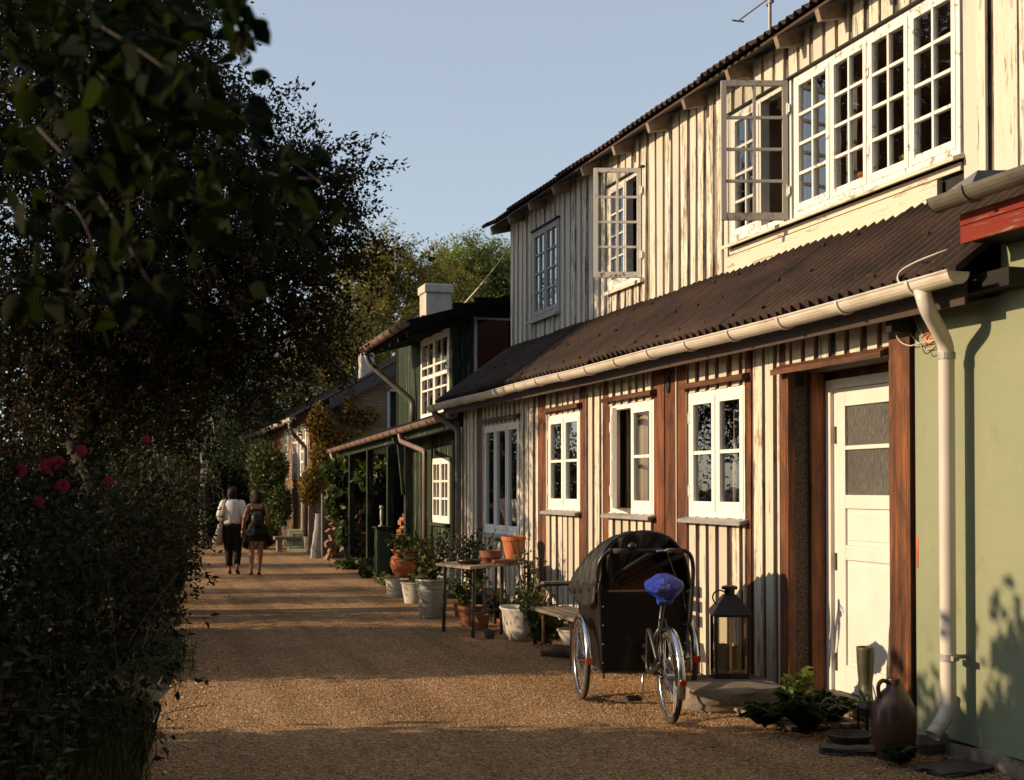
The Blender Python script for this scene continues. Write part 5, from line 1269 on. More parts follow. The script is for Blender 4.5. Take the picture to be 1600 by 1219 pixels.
m.fbox(FRF,-Wd/2,Wd/2,0,0.08,0,0.03); m.fbox(FRF,-Wd/2,Wd/2,Hh-0.06,Hh,0,0.03); m.fbox(FRF,-Wd/2,-Wd/2+0.07,0.08,Hh-0.06,0,0.03); m.fbox(FRF,Wd/2-0.07,Wd/2,0.08,Hh-0.06,0,0.03); m.build('frame', simple('pale_green_paint',(0.42,0.46,0.30),(0.34,0.37,0.22)), FR, local=True)
m = MB(); m.fbox(FRF,-Wd/2+0.06,Wd/2-0.06,0.07,Hh-0.05,0.008,0.02); m.build('picture', simple('faded_green_picture',(0.10,0.13,0.06),(0.22,0.22,0.12),sc=4), FR, local=True)
m = MB(); m.fbox(FRF,-Wd/2+0.10,Wd/2-0.10,0.12,0.145,-0.004,0.006); m.fbox(FRF,-Wd/2+0.10,Wd/2-0.10,Hh-0.12,Hh-0.095,-0.004,0.006); m.fbox(FRF,-Wd/2+0.10,-Wd/2+0.125,0.145,Hh-0.12,-0.004,0.006); m.fbox(FRF,Wd/2-0.125,Wd/2-0.10,0.145,Hh-0.12,-0.004,0.006); m.build('inner_border', simple('pale_yellow_line',(0.6,0.55,0.32)), FR, local=True)
MB().tube([(0.0,0.25,0.5),(0.05,0.62,0.0)], 0.015, 6).build('strut', M_grey, FR, local=True)
q = aG(445, 862)
SBn = thing('stone_bench', 'little grey stone bench against the lane wall near the leaning board', 'bench', (q.x+0.1, q.y+0.2, 0))
MB().box(-0.35,0.3,-0.2,0.2,0.30,0.38).build('seat', M_stone, SBn, local=True, bevel=0.01); MB().box(-0.28,-0.16,-0.15,0.15,0,0.30).build('leg', M_stone, SBn, local=True); MB().box(0.12,0.24,-0.15,0.15,0,0.30).build('leg', M_stone, SBn, local=True)
# ------------------------------------------------------------------ two women walking away
M_skin = simple('tanned_skin', (0.42,0.20,0.11), (0.36,0.17,0.09), sc=6, rough=0.5, bump=0)
M_hair = simple('dark_hair', (0.035,0.014,0.009), (0.02,0.009,0.006), scale=(6,6,0.8), sc=12, rough=0.6, spec=0.15, bump=0.6, bd=0.01)
M_blouse = simple('white_blouse', (0.74,0.71,0.66), (0.66,0.62,0.57), scale=(3,3,1), sc=4, rough=0.8, bump=0.6, bd=0.02)
M_blackc = simple('black_cloth', (0.016,0.013,0.012), (0.010,0.009,0.009), scale=(3,3,1), sc=5, rough=0.85, bump=0.6, bd=0.02)
M_tote = simple('cream_canvas', (0.60,0.53,0.42), (0.52,0.46,0.36), sc=5, rough=0.9, bump=0.5, bd=0.02)
M_shoe = simple('dark_shoe', (0.03,0.018,0.012), (0.02,0.012,0.01), sc=5, rough=0.6)
M_eye = simple('eye_white', (0.6,0.58,0.55), sc=3, bump=0)
def skin_body(parent, J, E, mat):
    """J: name -> (pos, rx, ry); E: edges; root is 'pelvis'"""
    names = list(J); idx = {n: i for i, n in enumerate(names)}
    me = bpy.data.meshes.new('body'); me.from_pydata([J[n][0] for n in names], [(idx[a], idx[b]) for a, b in E], []); me.update()
    o = link(bpy.data.objects.new('body', me)); o.parent = parent; me.materials.append(mat)
    sk_ = me.skin_vertices if len(me.skin_vertices) else None
    m = o.modifiers.new('skin', 'SKIN'); m.use_smooth_shade = True
    if not len(me.skin_vertices):
        bpy.context.view_layer.objects.active = o
        import bmesh
        bm = bmesh.new(); bm.from_mesh(me); bm.verts.layers.skin.verify(); bm.to_mesh(me); bm.free()
    for n in names:
        d = me.skin_vertices[0].data[idx[n]]; d.radius = (J[n][1], J[n][2]); d.use_root = (n == 'pelvis')
    s = o.modifiers.new('sub', 'SUBSURF'); s.levels = 2; s.render_levels = 2
    return o
def woman(name_label, loc, rz, H, arms, legs, headturn):
    P = thing('person', name_label, 'person', loc, rz)
    s = H/1.62
    J = {'pelvis': ((0,0,0.90),0.125,0.095), 'waist': ((0,0.005,1.04),0.105,0.075), 'chest': ((0,0.0,1.22),0.13,0.085), 'upper': ((0,-0.01,1.33),0.085,0.065), 'neck': ((0,-0.005,1.40),0.043,0.043),
         'nape': ((0,0.01,1.445),0.045,0.045), 'head': ((0,0.02,1.51),0.070,0.082), 'crown': ((0,0.015,1.575),0.055,0.065)}
    E = [('pelvis','waist'),('waist','chest'),('chest','upper'),('upper','neck'),('neck','nape'),('nape','head'),('head','crown')]
    hx, hy = math.sin(headturn), math.cos(headturn)
    J['nose'] = ((0.0+hx*0.098, 0.02+hy*0.098, 1.50), 0.010, 0.010); J['chin'] = ((hx*0.062, 0.02+hy*0.062, 1.447), 0.026, 0.024); E += [('head','nose'),('head','chin')]
    for sd_, (sh, el, wr, hd) in arms.items():
        S = -1 if sd_ == 'l' else 1
        J[sd_+'sh'] = (sh,0.045,0.045); J[sd_+'ua'] = (tuple(Vector(sh).lerp(Vector(el),0.4)),0.042,0.042); J[sd_+'el'] = (el,0.033,0.033); J[sd_+'fa'] = (tuple(Vector(el).lerp(Vector(wr),0.4)),0.032,0.032); J[sd_+'wr'] = (wr,0.021,0.021)
        d = (Vector(hd)-Vector(wr)).normalized(); side = Vector((0,1,0)); pm = Vector(wr)+d*0.055
        J[sd_+'pm'] = (tuple(pm),0.014,0.030)
        E += [('upper',sd_+'sh'),(sd_+'sh',sd_+'ua'),(sd_+'ua',sd_+'el'),(sd_+'el',sd_+'fa'),(sd_+'fa',sd_+'wr'),(sd_+'wr',sd_+'pm')]
        for k, (off, L) in enumerate(((0.027,0.062),(0.010,0.072),(-0.009,0.068),(-0.027,0.052))):
            b = pm + d*0.035 + side*off; t = b + d*L*0.55 + Vector((-S*0.004,0,0)); u = t + d*L*0.45 + Vector((-S*0.014,0,0))
            J[f'{sd_}f{k}a'] = (tuple(b),0.0085,0.0085); J[f'{sd_}f{k}b'] = (tuple(t),0.0075,0.0075); J[f'{sd_}f{k}c'] = (tuple(u),0.006,0.006)
            E += [(sd_+'pm',f'{sd_}f{k}a'),(f'{sd_}f{k}a',f'{sd_}f{k}b'),(f'{sd_}f{k}b',f'{sd_}f{k}c')]
        b = Vector(wr)+d*0.03+side*0.028; u = b + d*0.045 + side*0.02 + Vector((-S*0.01,0,0))
        J[sd_+'ta'] = (tuple(b),0.010,0.010); J[sd_+'tb'] = (tuple(u),0.008,0.008); E += [(sd_+'wr',sd_+'ta'),(sd_+'ta',sd_+'tb')]
    for sd_, (hp_, kn, an_, toe) in legs.items():
        J[sd_+'hp'] = (hp_,0.092,0.092); J[sd_+'th'] = (tuple(Vector(hp_).lerp(Vector(kn),0.45)),0.078,0.08); J[sd_+'kn'] = (kn,0.052,0.054); J[sd_+'cf'] = (tuple(Vector(kn).lerp(Vector(an_),0.32)+Vector((0,-0.012,0))),0.05,0.055); J[sd_+'an'] = (an_,0.030,0.033)
        J[sd_+'he'] = (tuple(Vector(an_)+Vector((0,-0.02,-0.045))),0.026,0.026); J[sd_+'to'] = (toe,0.030,0.02)
        E += [('pelvis',sd_+'hp'),(sd_+'hp',sd_+'th'),(sd_+'th',sd_+'kn'),(sd_+'kn',sd_+'cf'),(sd_+'cf',sd_+'an'),(sd_+'an',sd_+'he'),(sd_+'an',sd_+'to')]
    skin_body(P, J, E, M_skin)
    P.scale = (s, s, s)
    hc = Vector((0,0.02,1.515))
    for k in (-1, 1):
        e = hc + Vector((hx*0.072 + k*hy*0.028, hy*0.072 - k*hx*0.028, 0.005)); MB().lathe([(0.001,-0.010),(0.009,-0.005),(0.010,0.004),(0.001,0.010)], e, 10).build('eye', M_eye, P, local=True, smooth=True)
    return P, J
def rings(levels, n=24, fold=0.0, k=7, ph=0):
    out = []
    for cx, cy, z, rx, ry in levels:
        out.append([(cx+math.cos(a)*rx*(1+fold*math.sin(k*a+ph+z*6)), cy+math.sin(a)*ry*(1+fold*math.sin(k*a+ph+z*9)), z) for a in [2*math.pi*j/n for j in range(n)]])
    return out
def sleeve(pts, rs, mat, P, name, fold=0.04):
    m = MB(); m.tube([Vector(p) for p in pts], rs, 14, cap=False); return m.build(name, mat, P, local=True, smooth=True, solid=0.005)

# first woman: white blouse, black trousers
pa = aG(363, 898)
A = {'l': ((-0.155,-0.005,1.345),(-0.215,-0.03,1.10),(-0.20,0.06,0.90),(-0.19,0.08,0.8)), 'r': ((0.155,-0.005,1.345),(0.215,-0.03,1.09),(0.215,0.02,0.86),(0.215,0.04,0.76))}
Lg = {'l': ((-0.085,0,0.86),(-0.075,0.08,0.47),(-0.055,0.04,0.09),(-0.06,0.17,0.025)), 'r': ((0.085,0,0.86),(0.085,0.07,0.48),(0.095,-0.12,0.135),(0.10,0.0,0.03))}
W1, J1 = woman('woman in white blouse and black trousers with a cream tote bag, walking away', (pa.x, pa.y, 0.0), math.radians(-10), 1.62, A, Lg, 0.9)
bl = MB(); bl.loft(rings([(0,0,0.94,0.165,0.125),(0,0,1.0,0.158,0.118),(0,0,1.10,0.150,0.112),(0,-0.002,1.22,0.165,0.118),(0,-0.008,1.31,0.172,0.105),(0,-0.01,1.37,0.125,0.078),(0,-0.008,1.405,0.06,0.058)], fold=0.035), cap=False)
b_ = bl.build('blouse', M_blouse, W1, local=True, smooth=True, solid=0.006)
for sd_ in 'lr':
    sh, el, wr, hd = A[sd_]; S = -1 if sd_ == 'l' else 1
    v = [Vector(sh)+Vector((-S*0.03,0,0.0)), Vector(sh), Vector(sh).lerp(Vector(el),0.5)+Vector((S*0.01,0,0)), Vector(el)+Vector((S*0.01,-.01,0)), Vector(el).lerp(Vector(wr),0.35)]
    sleeve(v, [0.055,0.068,0.072,0.070,0.055], M_blouse, W1, 'sleeve')
for sd_ in 'lr':
    hp_, kn, an_, toe = [Vector(q) for q in Lg[sd_]]
    sleeve([hp_+Vector((0,0,0.06)), hp_, hp_.lerp(kn,0.4), kn, kn.lerp(an_,0.4), kn.lerp(an_,0.82)], [0.095,0.112,0.102,0.078,0.070,0.056], M_blackc, W1, 'trouser_leg')
MB().loft(rings([(0,0,0.80,0.10,0.10),(0,0,0.84,0.178,0.132),(0,0,0.90,0.180,0.140),(0,0,0.965,0.160,0.120)], fold=0.01), cap=False).build('trouser_seat', M_blackc, W1, local=True, smooth=True, solid=0.006)
def shoe(P, an_, toe, mat):
    a = Vector(an_); t = Vector(toe); d = (t-a); d.z = 0; d.normalize(); s = Vector((d.y,-d.x,0)); h = a - d*0.04; up0 = max(0, h.z-0.075)
    R = []
    for f, w, hh in ((0,0.02,0.05),(0.03,0.032,0.062),(0.09,0.034,0.058),(0.16,0.042,0.042),(0.21,0.036,0.03),(0.235,0.015,0.018)):
        z0 = up0*(1-f/0.235); c = h + d*f; c.z = z0
        R.append([c+s*(w*math.cos(b)) + Vector((0,0,hh/2+hh/2*math.sin(b))) for b in [2*math.pi*j/12 for j in range(12)]])
    MB().loft(R).build('shoe', mat, P, local=True, smooth=True)
for sd_ in 'lr': shoe(W1, Lg[sd_][2], Lg[sd_][3], M_shoe)
def hair(P, L, w, back, turn=0.0, fl=0.0):
    m = MB(); R = []
    c, s_ = math.cos(turn), math.sin(turn)
    prof = [(1.635,0.012,0.0),(1.63,0.045,0),(1.61,0.075,0),(1.57,0.097,0),(1.52,0.102,-0.004),(1.47,0.098,-0.014),(1.42,w,-0.028)]
    z = 1.42
    while z > L: z -= 0.04; k = (1.42-z)/(1.42-L+1e-6); prof.append((z, w*(1-0.25*k)+fl*k, -0.03-back*k))
    for z, r, dy in prof:
        ring = []
        for j in range(26):
            a = 2*math.pi*j/26; ca, sa = math.cos(a), math.sin(a); rx, ry = r*0.92, r*1.02
            y = sa*ry
            if z < 1.56 and sa > 0.1: y = min(y, 0.015)            # open towards the face
            if z < 1.43: y = min(y, -0.01); rx = r*0.85; y = y*0.7
            x = ca*rx*(1+0.03*math.sin(9*a+z*20)); yy = y*(1+0.04*math.sin(7*a)) + dy
            ring.append((c*x + s_*yy, 0.018 - s_*x + c*yy, z - 0.0 + 0.006*math.sin(5*a)))
        R.append(ring)
    m.loft(R); return m.build('hair', M_hair, P, local=True, smooth=True)
hair(W1, 1.22, 0.088, 0.03, 0.45)
# tote bag
wb_ = W1.matrix_basis if False else None
Rz = Matrix.Rotation(math.radians(-10), 3, 'Z')
tp = Vector((pa.x, pa.y, 0)) + Rz @ Vector((-0.235,-0.07,0.0))
TG = thing('tote_bag', 'slouching cream cloth tote bag hanging from the shoulder of the woman in white', 'bag', (tp.x, tp.y, 0.78), math.radians(-10))
R = []
for z, rx, ry, cx in ((-0.24,0.02,0.06,-0.06),(-0.22,0.065,0.13,-0.055),(-0.12,0.080,0.165,-0.035),(0.0,0.062,0.15,-0.01),(0.10,0.045,0.125,0.01),(0.16,0.038,0.105,0.02)):
    R.append([(cx+math.cos(a)*rx*(1+0.10*math.sin(5*a+z*20)), math.sin(a)*ry*(1+0.06*math.sin(4*a+z*25)), z) for a in [2*math.pi*j/22 for j in range(22)]])
MB().loft(R).build('bag_body', M_tote, TG, local=True, smooth=True)
for sy in (-0.07, 0.07): MB().tube(curve([(0.02,sy,0.15),(0.05,sy*0.7,0.36),(0.10,sy*0.3+0.04,0.60),(0.11,0.07,0.635)]), 0.012, 6, flat=0.5).build('strap', M_tote, TG, local=True, smooth=True)

# second woman: short black dress, backpack
pb2 = aG(401, 899)
A2 = {'l': ((-0.15,-0.005,1.34),(-0.235,-0.03,1.10),(-0.27,0.02,0.87),(-0.285,0.03,0.77)), 'r': ((0.15,-0.005,1.34),(0.205,-0.02,1.09),(0.17,0.15,0.96),(0.14,0.22,0.92))}
L2 = {'l': ((-0.085,0,0.86),(-0.095,-0.02,0.47),(-0.10,-0.14,0.105),(-0.105,-0.02,0.025)), 'r': ((0.085,0,0.86),(0.07,0.06,0.47),(0.045,0.03,0.085),(0.045,0.16,0.025))}
W2, J2 = woman('woman in short black dress with bare shoulders and a small backpack, walking away', (pb2.x, pb2.y, 0.0), math.radians(-6), 1.56, A2, L2, -0.2)
MB().loft(rings([(0,0,0.66,0.205,0.165),(0,0,0.78,0.195,0.155),(0,0,0.90,0.175,0.135),(0,0,1.02,0.138,0.105),(0,0,1.10,0.140,0.105),(0,-0.002,1.20,0.155,0.112),(0,0.0,1.27,0.155,0.11)], fold=0.03), cap=False).build('dress', M_blackc, W2, local=True, smooth=True, solid=0.006)
# jacket tied round the waist, hanging to both sides
jm = MB(); jm.loft(rings([(0,-0.01,0.98,0.158,0.124),(0,-0.01,0.93,0.176,0.146),(0,-0.015,0.86,0.20,0.172),(0,-0.02,0.76,0.225,0.19)], fold=0.06), cap=False)
jm.hexa([(0.19,-0.03,0.60),(0.27,-0.03,0.57),(0.30,0.05,0.58),(0.22,0.05,0.62),(0.13,-0.03,0.95),(0.18,-0.03,0.95),(0.18,0.05,0.95),(0.13,0.05,0.95)])
jm.hexa([(-0.27,-0.08,0.55),(-0.18,-0.09,0.50),(-0.16,0.03,0.52),(-0.25,0.03,0.57),(-0.19,-0.06,0.93),(-0.13,-0.07,0.93),(-0.13,0.03,0.93),(-0.19,0.03,0.93)])
jm.build('tied_jacket', M_blackc, W2, local=True, smooth=True, solid=0.004)
for sd_ in 'lr': shoe(W2, L2[sd_][2], L2[sd_][3], M_shoe)
hair(W2, 1.38, 0.105, 0.0, -0.1, 0.02)
Rz2 = Matrix.Rotation(math.radians(-6), 3, 'Z'); bp = Vector((pb2.x, pb2.y, 0)) + Rz2 @ Vector((0.01,-0.15,0))
BP = thing('backpack', 'small black leather backpack on the bare back of the woman in the dress', 'backpack', (bp.x, bp.y, 1.05), math.radians(-6))
R = []
for z, rx, ry in ((-0.13,0.06,0.035),(-0.12,0.10,0.06),(-0.03,0.108,0.068),(0.06,0.098,0.058),(0.12,0.07,0.042),(0.135,0.03,0.02)):
    R.append([(math.copysign(abs(math.cos(a))**0.7, math.cos(a))*rx, math.sin(a)*ry, z) for a in [2*math.pi*j/20 for j in range(20)]])
MB().loft(R).build('bag_body', M_blackm, BP, local=True, smooth=True)
for s in (-1, 1): MB().tube(curve([(s*0.04,0.03,0.10),(s*0.085,0.055,0.20),(s*0.11,0.10,0.275),(s*0.115,0.17,0.26)]), 0.014, 6, flat=0.4).build('strap', M_blackc, BP, local=True, smooth=True)
MB().box(-0.05,0.05,-0.08,-0.06,-0.08,0.01).build('pocket', M_blackm, BP, local=True, bevel=0.01)
# ------------------------------------------------------------------ vegetation
M_bark = stained('tree_bark', (0.045,0.033,0.025), (0.022,0.017,0.013), rough=0.9)
M_birchb = simple('birch_bark', (0.50,0.46,0.40), (0.06,0.05,0.045), scale=(1,1,4), sc=3, rough=0.8, lo=0.45, hi=0.55)
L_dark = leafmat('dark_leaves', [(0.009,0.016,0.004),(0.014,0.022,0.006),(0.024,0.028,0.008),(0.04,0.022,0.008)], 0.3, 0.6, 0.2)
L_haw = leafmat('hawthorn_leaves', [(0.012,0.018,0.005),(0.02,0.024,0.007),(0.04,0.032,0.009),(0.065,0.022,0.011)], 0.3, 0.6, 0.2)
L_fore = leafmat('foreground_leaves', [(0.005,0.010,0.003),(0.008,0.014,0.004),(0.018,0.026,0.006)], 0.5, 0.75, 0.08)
L_yell = leafmat('yellowing_leaves', [(0.13,0.15,0.028),(0.22,0.19,0.03),(0.26,0.18,0.03),(0.13,0.14,0.03)], 0.35)
L_green = leafmat('sunny_green_leaves', [(0.13,0.18,0.04),(0.19,0.24,0.05),(0.25,0.27,0.06)], 0.35)
L_mid = leafmat('ivy_leaves', [(0.05,0.075,0.016),(0.075,0.10,0.02),(0.03,0.05,0.013)], 0.25)
L_vine = leafmat('autumn_vine_leaves', [(0.22,0.16,0.02),(0.30,0.16,0.025),(0.14,0.13,0.02),(0.26,0.08,0.02)], 0.35)
L_grass = leafmat('grass_blades', [(0.018,0.032,0.008),(0.030,0.045,0.012),(0.05,0.055,0.018)], 0.3)
L_red = leafmat('reddish_leaves', [(0.16,0.05,0.03),(0.10,0.03,0.02),(0.05,0.04,0.015)], 0.3)
L_fern = leafmat('fern_leaves', [(0.022,0.045,0.012),(0.035,0.06,0.015),(0.05,0.075,0.02)], 0.3)
L_pot = leafmat('pot_plant_leaves', [(0.07,0.10,0.03),(0.11,0.14,0.045),(0.16,0.13,0.04),(0.05,0.07,0.025)], 0.3)
def rng_unit(g, n): v = g.normal(size=(n,3)); return v/np.linalg.norm(v, axis=1, keepdims=True)
def leaf_obj(name, P, D, S, mat, parent, seed=0, wid=0.34, fold=0.18, flat=0.0):
    """many leaves: P base points, D directions, S sizes; 6-vertex folded leaf, 4 faces -> 2 quads"""
    g = np.random.default_rng(seed); n = len(P); P = np.asarray(P, float); D = np.asarray(D, float); D /= (np.linalg.norm(D, axis=1, keepdims=True)+1e-9)
    r = rng_unit(g, n); r[:,2] += flat*3
    N = r - (r*D).sum(1, keepdims=True)*D; N /= (np.linalg.norm(N, axis=1, keepdims=True)+1e-9)
    W = np.cross(D, N); S = np.asarray(S, float)[:,None]
    b = P; m1 = P + D*S*0.42 ; tip = P + D*S - N*S*0.12
    w1 = m1 + W*S*wid*0.62 + N*S*fold*0.5; w2 = m1 - W*S*wid*0.62 + N*S*fold*0.5
    V = np.stack([b, w1, tip, w2], axis=1).reshape(-1,3)
    o0 = np.array(ORG.get(parent.name, Vector((0,0,0)))) if parent is not None else 0
    V = V - o0
    me = bpy.data.meshes.new(name); nf = n
    me.vertices.add(len(V)); me.vertices.foreach_set('co', V.ravel())
    me.loops.add(nf*4); me.loops.foreach_set('vertex_index', np.arange(nf*4, dtype=np.int32))
    me.polygons.add(nf); me.polygons.foreach_set('loop_start', np.arange(0, nf*4, 4, dtype=np.int32)); me.polygons.foreach_set('loop_total', np.full(nf, 4, dtype=np.int32))
    me.update(calc_edges=True); me.materials.append(mat)
    o = link(bpy.data.objects.new(name, me))
    if parent is not None: o.parent = parent; ORG[o.name] = Vector(tuple(o0))
    return o
def twigs(g, blobs, ntw, L, droop, nl, spread=0.05, shell=0.55, outward=0.7):
    """leafy twigs in and over ellipsoid blobs. returns leaf bases, dirs and twig polylines"""
    vol = np.array([b[1][0]*b[1][1]*b[1][2] for b in blobs])**0.72; vol /= vol.sum()
    P, D, T = [], [], []
    for (c, r), share in zip(blobs, vol):
        k = max(3, int(ntw*share)); c = np.array(c); r = np.array(r)
        u = rng_unit(g, k); rad = (shell + (1-shell)*g.random(k))[:,None]; s = c + u*r*rad*0.92
        d = u*outward + g.normal(size=(k,3))*0.45; d /= np.linalg.norm(d, axis=1, keepdims=True)
        Lk = L*(0.6+0.8*g.random(k))
        for i in range(k):
            p = s[i].copy(); dd = d[i].copy(); pts = [p.copy()]; st = Lk[i]/6
            for j in range(6):
                dd = dd + np.array((0,0,-droop/6)) + g.normal(size=3)*0.10; dd /= np.linalg.norm(dd); p = p + dd*st; pts.append(p.copy())
            T.append(pts); pts = np.array(pts)
            t = g.random(nl)*5.999; a = t.astype(int); f = (t-a)[:,None]
            q = pts[a]*(1-f)+pts[a+1]*f + g.normal(size=(nl,3))*spread
            tg = pts[a+1]-pts[a]; tg /= np.linalg.norm(tg, axis=1, keepdims=True)
            P.append(q); D.append(tg*0.6 + g.normal(size=(nl,3))*0.65)
    return np.concatenate(P), np.concatenate(D), T
def wood_mesh(m, base, tops, r0, g, n=8):
    base = Vector(base)
    for t in tops:
        t = Vector(t); k = 6; pts = []; mid = base.lerp(t, 0.5) + Vector((0,0,0.10*(t-base).length)); 
        for i in range(k+1):
            f = i/k; p = base.lerp(mid, f).lerp(mid.lerp(t, f), f); pts.append(p + Vector((g.normal()*0.02, g.normal()*0.02, 0))*(t-base).length*0.5*(0<i<k))
        m.tube(pts, [r0*(1-0.85*i/k) for i in range(k+1)], n)
def tree(name, label, base, trunk_h, trunk_r, blobs, ntw, L, droop, nl, leaf, mat, seed, bark=None, group=None, spread=0.05, twig_r=0.006, shell=0.55, lean=(0,0), outward=0.7, wid=0.34, ntwig=250, cat='tree', parts=('trunk','crown')):
    g = np.random.default_rng(seed); t = thing(name, label, cat, base, group=group)
    bark = bark or M_bark
    P, D, T = twigs(g, blobs, ntw, L, droop, nl, spread, shell, outward)
    P[:,2] = np.maximum(P[:,2], 0.02)
    S = leaf*(0.6+0.7*g.random(len(P)))
    leaf_obj(parts[1], P, D, S, mat, t, seed, wid)
    m = MB(); b = Vector(base); top = b + Vector((lean[0], lean[1], trunk_h))
    pts = [b.lerp(top, f/6) + Vector((g.normal()*trunk_r*0.35, g.normal()*trunk_r*0.35, 0))*(f > 0) for f in range(7)]
    m.tube(pts, [trunk_r*(1.35 if f == 0 else 1-0.35*f/6) for f in range(7)], 12)
    wood_mesh(m, pts[-1]-Vector((0,0,0.1)), [c for c, r in blobs], trunk_r*0.5, g, 7)
    for k in range(min(ntwig, len(T))):
        tw = T[int(g.integers(len(T)))]; m.tube([Vector(tuple(q)) for q in tw], [twig_r*(1-0.8*i/6) for i in range(7)], 3, cap=False)
        if k % 3 == 0:
            cb = min(blobs, key=lambda bb: (Vector(bb[0])-Vector(tuple(tw[0]))).length); m.tube([Vector(cb[0]), Vector(tuple(tw[0]))], [twig_r*1.8, twig_r], 4, cap=False)
    m.build(parts[0], bark, t, smooth=True)
    return t

# --- big tree left of the lane, its crown leaning over the path
def bl_(px, py, Y, r): p = aY(px, py, Y); return ((p.x, p.y, p.z), r)
big = [bl_(300,240,17.4,(1.2,1.6,1.0)), bl_(200,120,17.4,(1.3,1.5,1.3)), bl_(60,180,17.4,(1.3,1.6,1.6)), bl_(420,330,17.1,(1.1,1.4,0.9)), bl_(480,300,16.9,(0.7,0.9,0.6)), bl_(520,380,16.9,(0.45,0.7,0.5)),
       bl_(300,440,17.7,(1.2,1.6,1.0)), bl_(430,450,17.4,(0.9,1.2,0.7)), bl_(150,400,17.7,(1.4,1.6,1.3)), bl_(340,560,18.1,(0.9,1.3,0.7)), bl_(210,590,17.9,(1.0,1.4,0.9)), bl_(60,560,17.9,(1.1,1.4,1.1)), bl_(230,-80,17.4,(1.0,1.3,0.9)), bl_(20,-60,17.4,(1.3,1.5,1.3)), bl_(255,40,17.2,(0.55,0.9,0.8)), bl_(470,520,17.9,(0.45,0.8,0.5))]
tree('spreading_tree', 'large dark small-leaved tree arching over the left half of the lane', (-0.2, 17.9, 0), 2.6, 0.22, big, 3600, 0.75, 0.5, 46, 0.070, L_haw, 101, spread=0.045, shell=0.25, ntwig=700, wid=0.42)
# birch with hanging twigs behind it
bi = [bl_(330,640,38,(1.6,2,1.8)), bl_(250,600,38,(2.0,2,2.4)), bl_(370,610,44,(1.2,1.5,1.6)), bl_(300,500,38,(2.2,2.2,2.4)), bl_(430,530,48,(2.4,2.0,2.6)), bl_(500,540,48,(1.8,2.0,2.0)), bl_(250,700,38,(1.3,1.5,1.2)), bl_(350,680,46,(0.8,1.2,1.0))]
tree('weeping_birch', 'drooping birch with hanging golden green twigs over the far lane', (aY(318,800,38.0).x, 38.0, 0), 4.2, 0.11, bi, 900, 1.7, 1.4, 40, 0.085, L_mid, 102, bark=M_birchb, spread=0.06, ntwig=260, twig_r=0.008)
tree('leaning_birch', 'slim white birch trunk standing behind the second woman', (aY(396,800,40).x, 40, 0), 3.6, 0.07, [bl_(385,650,40,(0.7,1.2,0.9)), bl_(375,700,40,(0.4,0.8,0.4))], 160, 0.9, 1.2, 30, 0.07, L_mid, 103, bark=M_birchb, lean=(-0.15,0.2), spread=0.06, ntwig=40)
# closed dark end of the lane
for i, (px, py, Y, r, h) in enumerate(((300,700,48,(3.2,2.5,3.2),2),(360,640,52,(3.2,2.5,4.0),3),(230,660,46,(3.5,2.5,3.8),2),(420,690,50,(2.6,2.5,2.8),2),(130,640,44,(3.5,2.5,4.5),3),(20,620,42,(3.5,3,4.8),3))):
    p = aY(px, py, Y)
    tree('background_tree', ['low dark tree closing the far end of the lane','taller dark tree at the far end of the lane behind the birch','dark bushy tree behind the big tree trunk','dark tree behind the ivy covered end of the brick house','dark dense tree behind the rose bushes','dark dense tree at the left edge of the picture'][i], 'tree' and (p.x, Y, 0), 2.0, 0.2,
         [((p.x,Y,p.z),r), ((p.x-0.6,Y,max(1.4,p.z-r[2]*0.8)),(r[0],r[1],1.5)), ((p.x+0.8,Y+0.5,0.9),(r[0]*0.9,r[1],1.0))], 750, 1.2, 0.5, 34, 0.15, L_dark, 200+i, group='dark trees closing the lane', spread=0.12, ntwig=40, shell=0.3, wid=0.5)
# sunlit trees behind the roofs
tr = [bl_(600,430,52,(1.6,2,1.3)), bl_(560,450,52,(1.5,2,1.4)), bl_(640,450,52,(1.5,2,1.2)), bl_(575,520,50,(2.2,2,1.8)), bl_(640,510,52,(1.8,2,1.5)), bl_(520,540,50,(1.8,2,1.6)), bl_(590,400,52,(1.2,1.5,0.7)), bl_(660,420,54,(0.9,1.2,0.6)), bl_(700,450,54,(1.1,1.2,0.7)), bl_(500,590,48,(1.6,2,1.2)), bl_(560,590,48,(2.0,2,1.0))]
tree('autumn_tree', 'yellowing sunlit tree behind the chimneys and roofs', (aY(600,700,52).x, 52, 0), 5.0, 0.3, tr, 1500, 0.9, 0.15, 30, 0.15, L_yell, 301, spread=0.10, ntwig=350, twig_r=0.018, shell=0.35)
tr = [bl_(740,410,62,(2.0,2,0.9)), bl_(705,430,62,(1.2,1.5,0.9)), bl_(775,420,62,(1.5,2,1.0)), bl_(735,450,62,(2.3,2,0.9)), bl_(800,450,62,(1.6,2,1.2)), bl_(700,480,62,(1.5,1.5,0.8)), bl_(765,485,62,(1.6,2,0.8))]
tree('round_green_tree', 'bright green round-topped tree rising behind the white chimney', (aY(745,700,62).x, 62, 0), 8.0, 0.3, tr, 1100, 0.8, 0.1, 30, 0.16, L_green, 302, spread=0.12, ntwig=300, twig_r=0.025, shell=0.5)

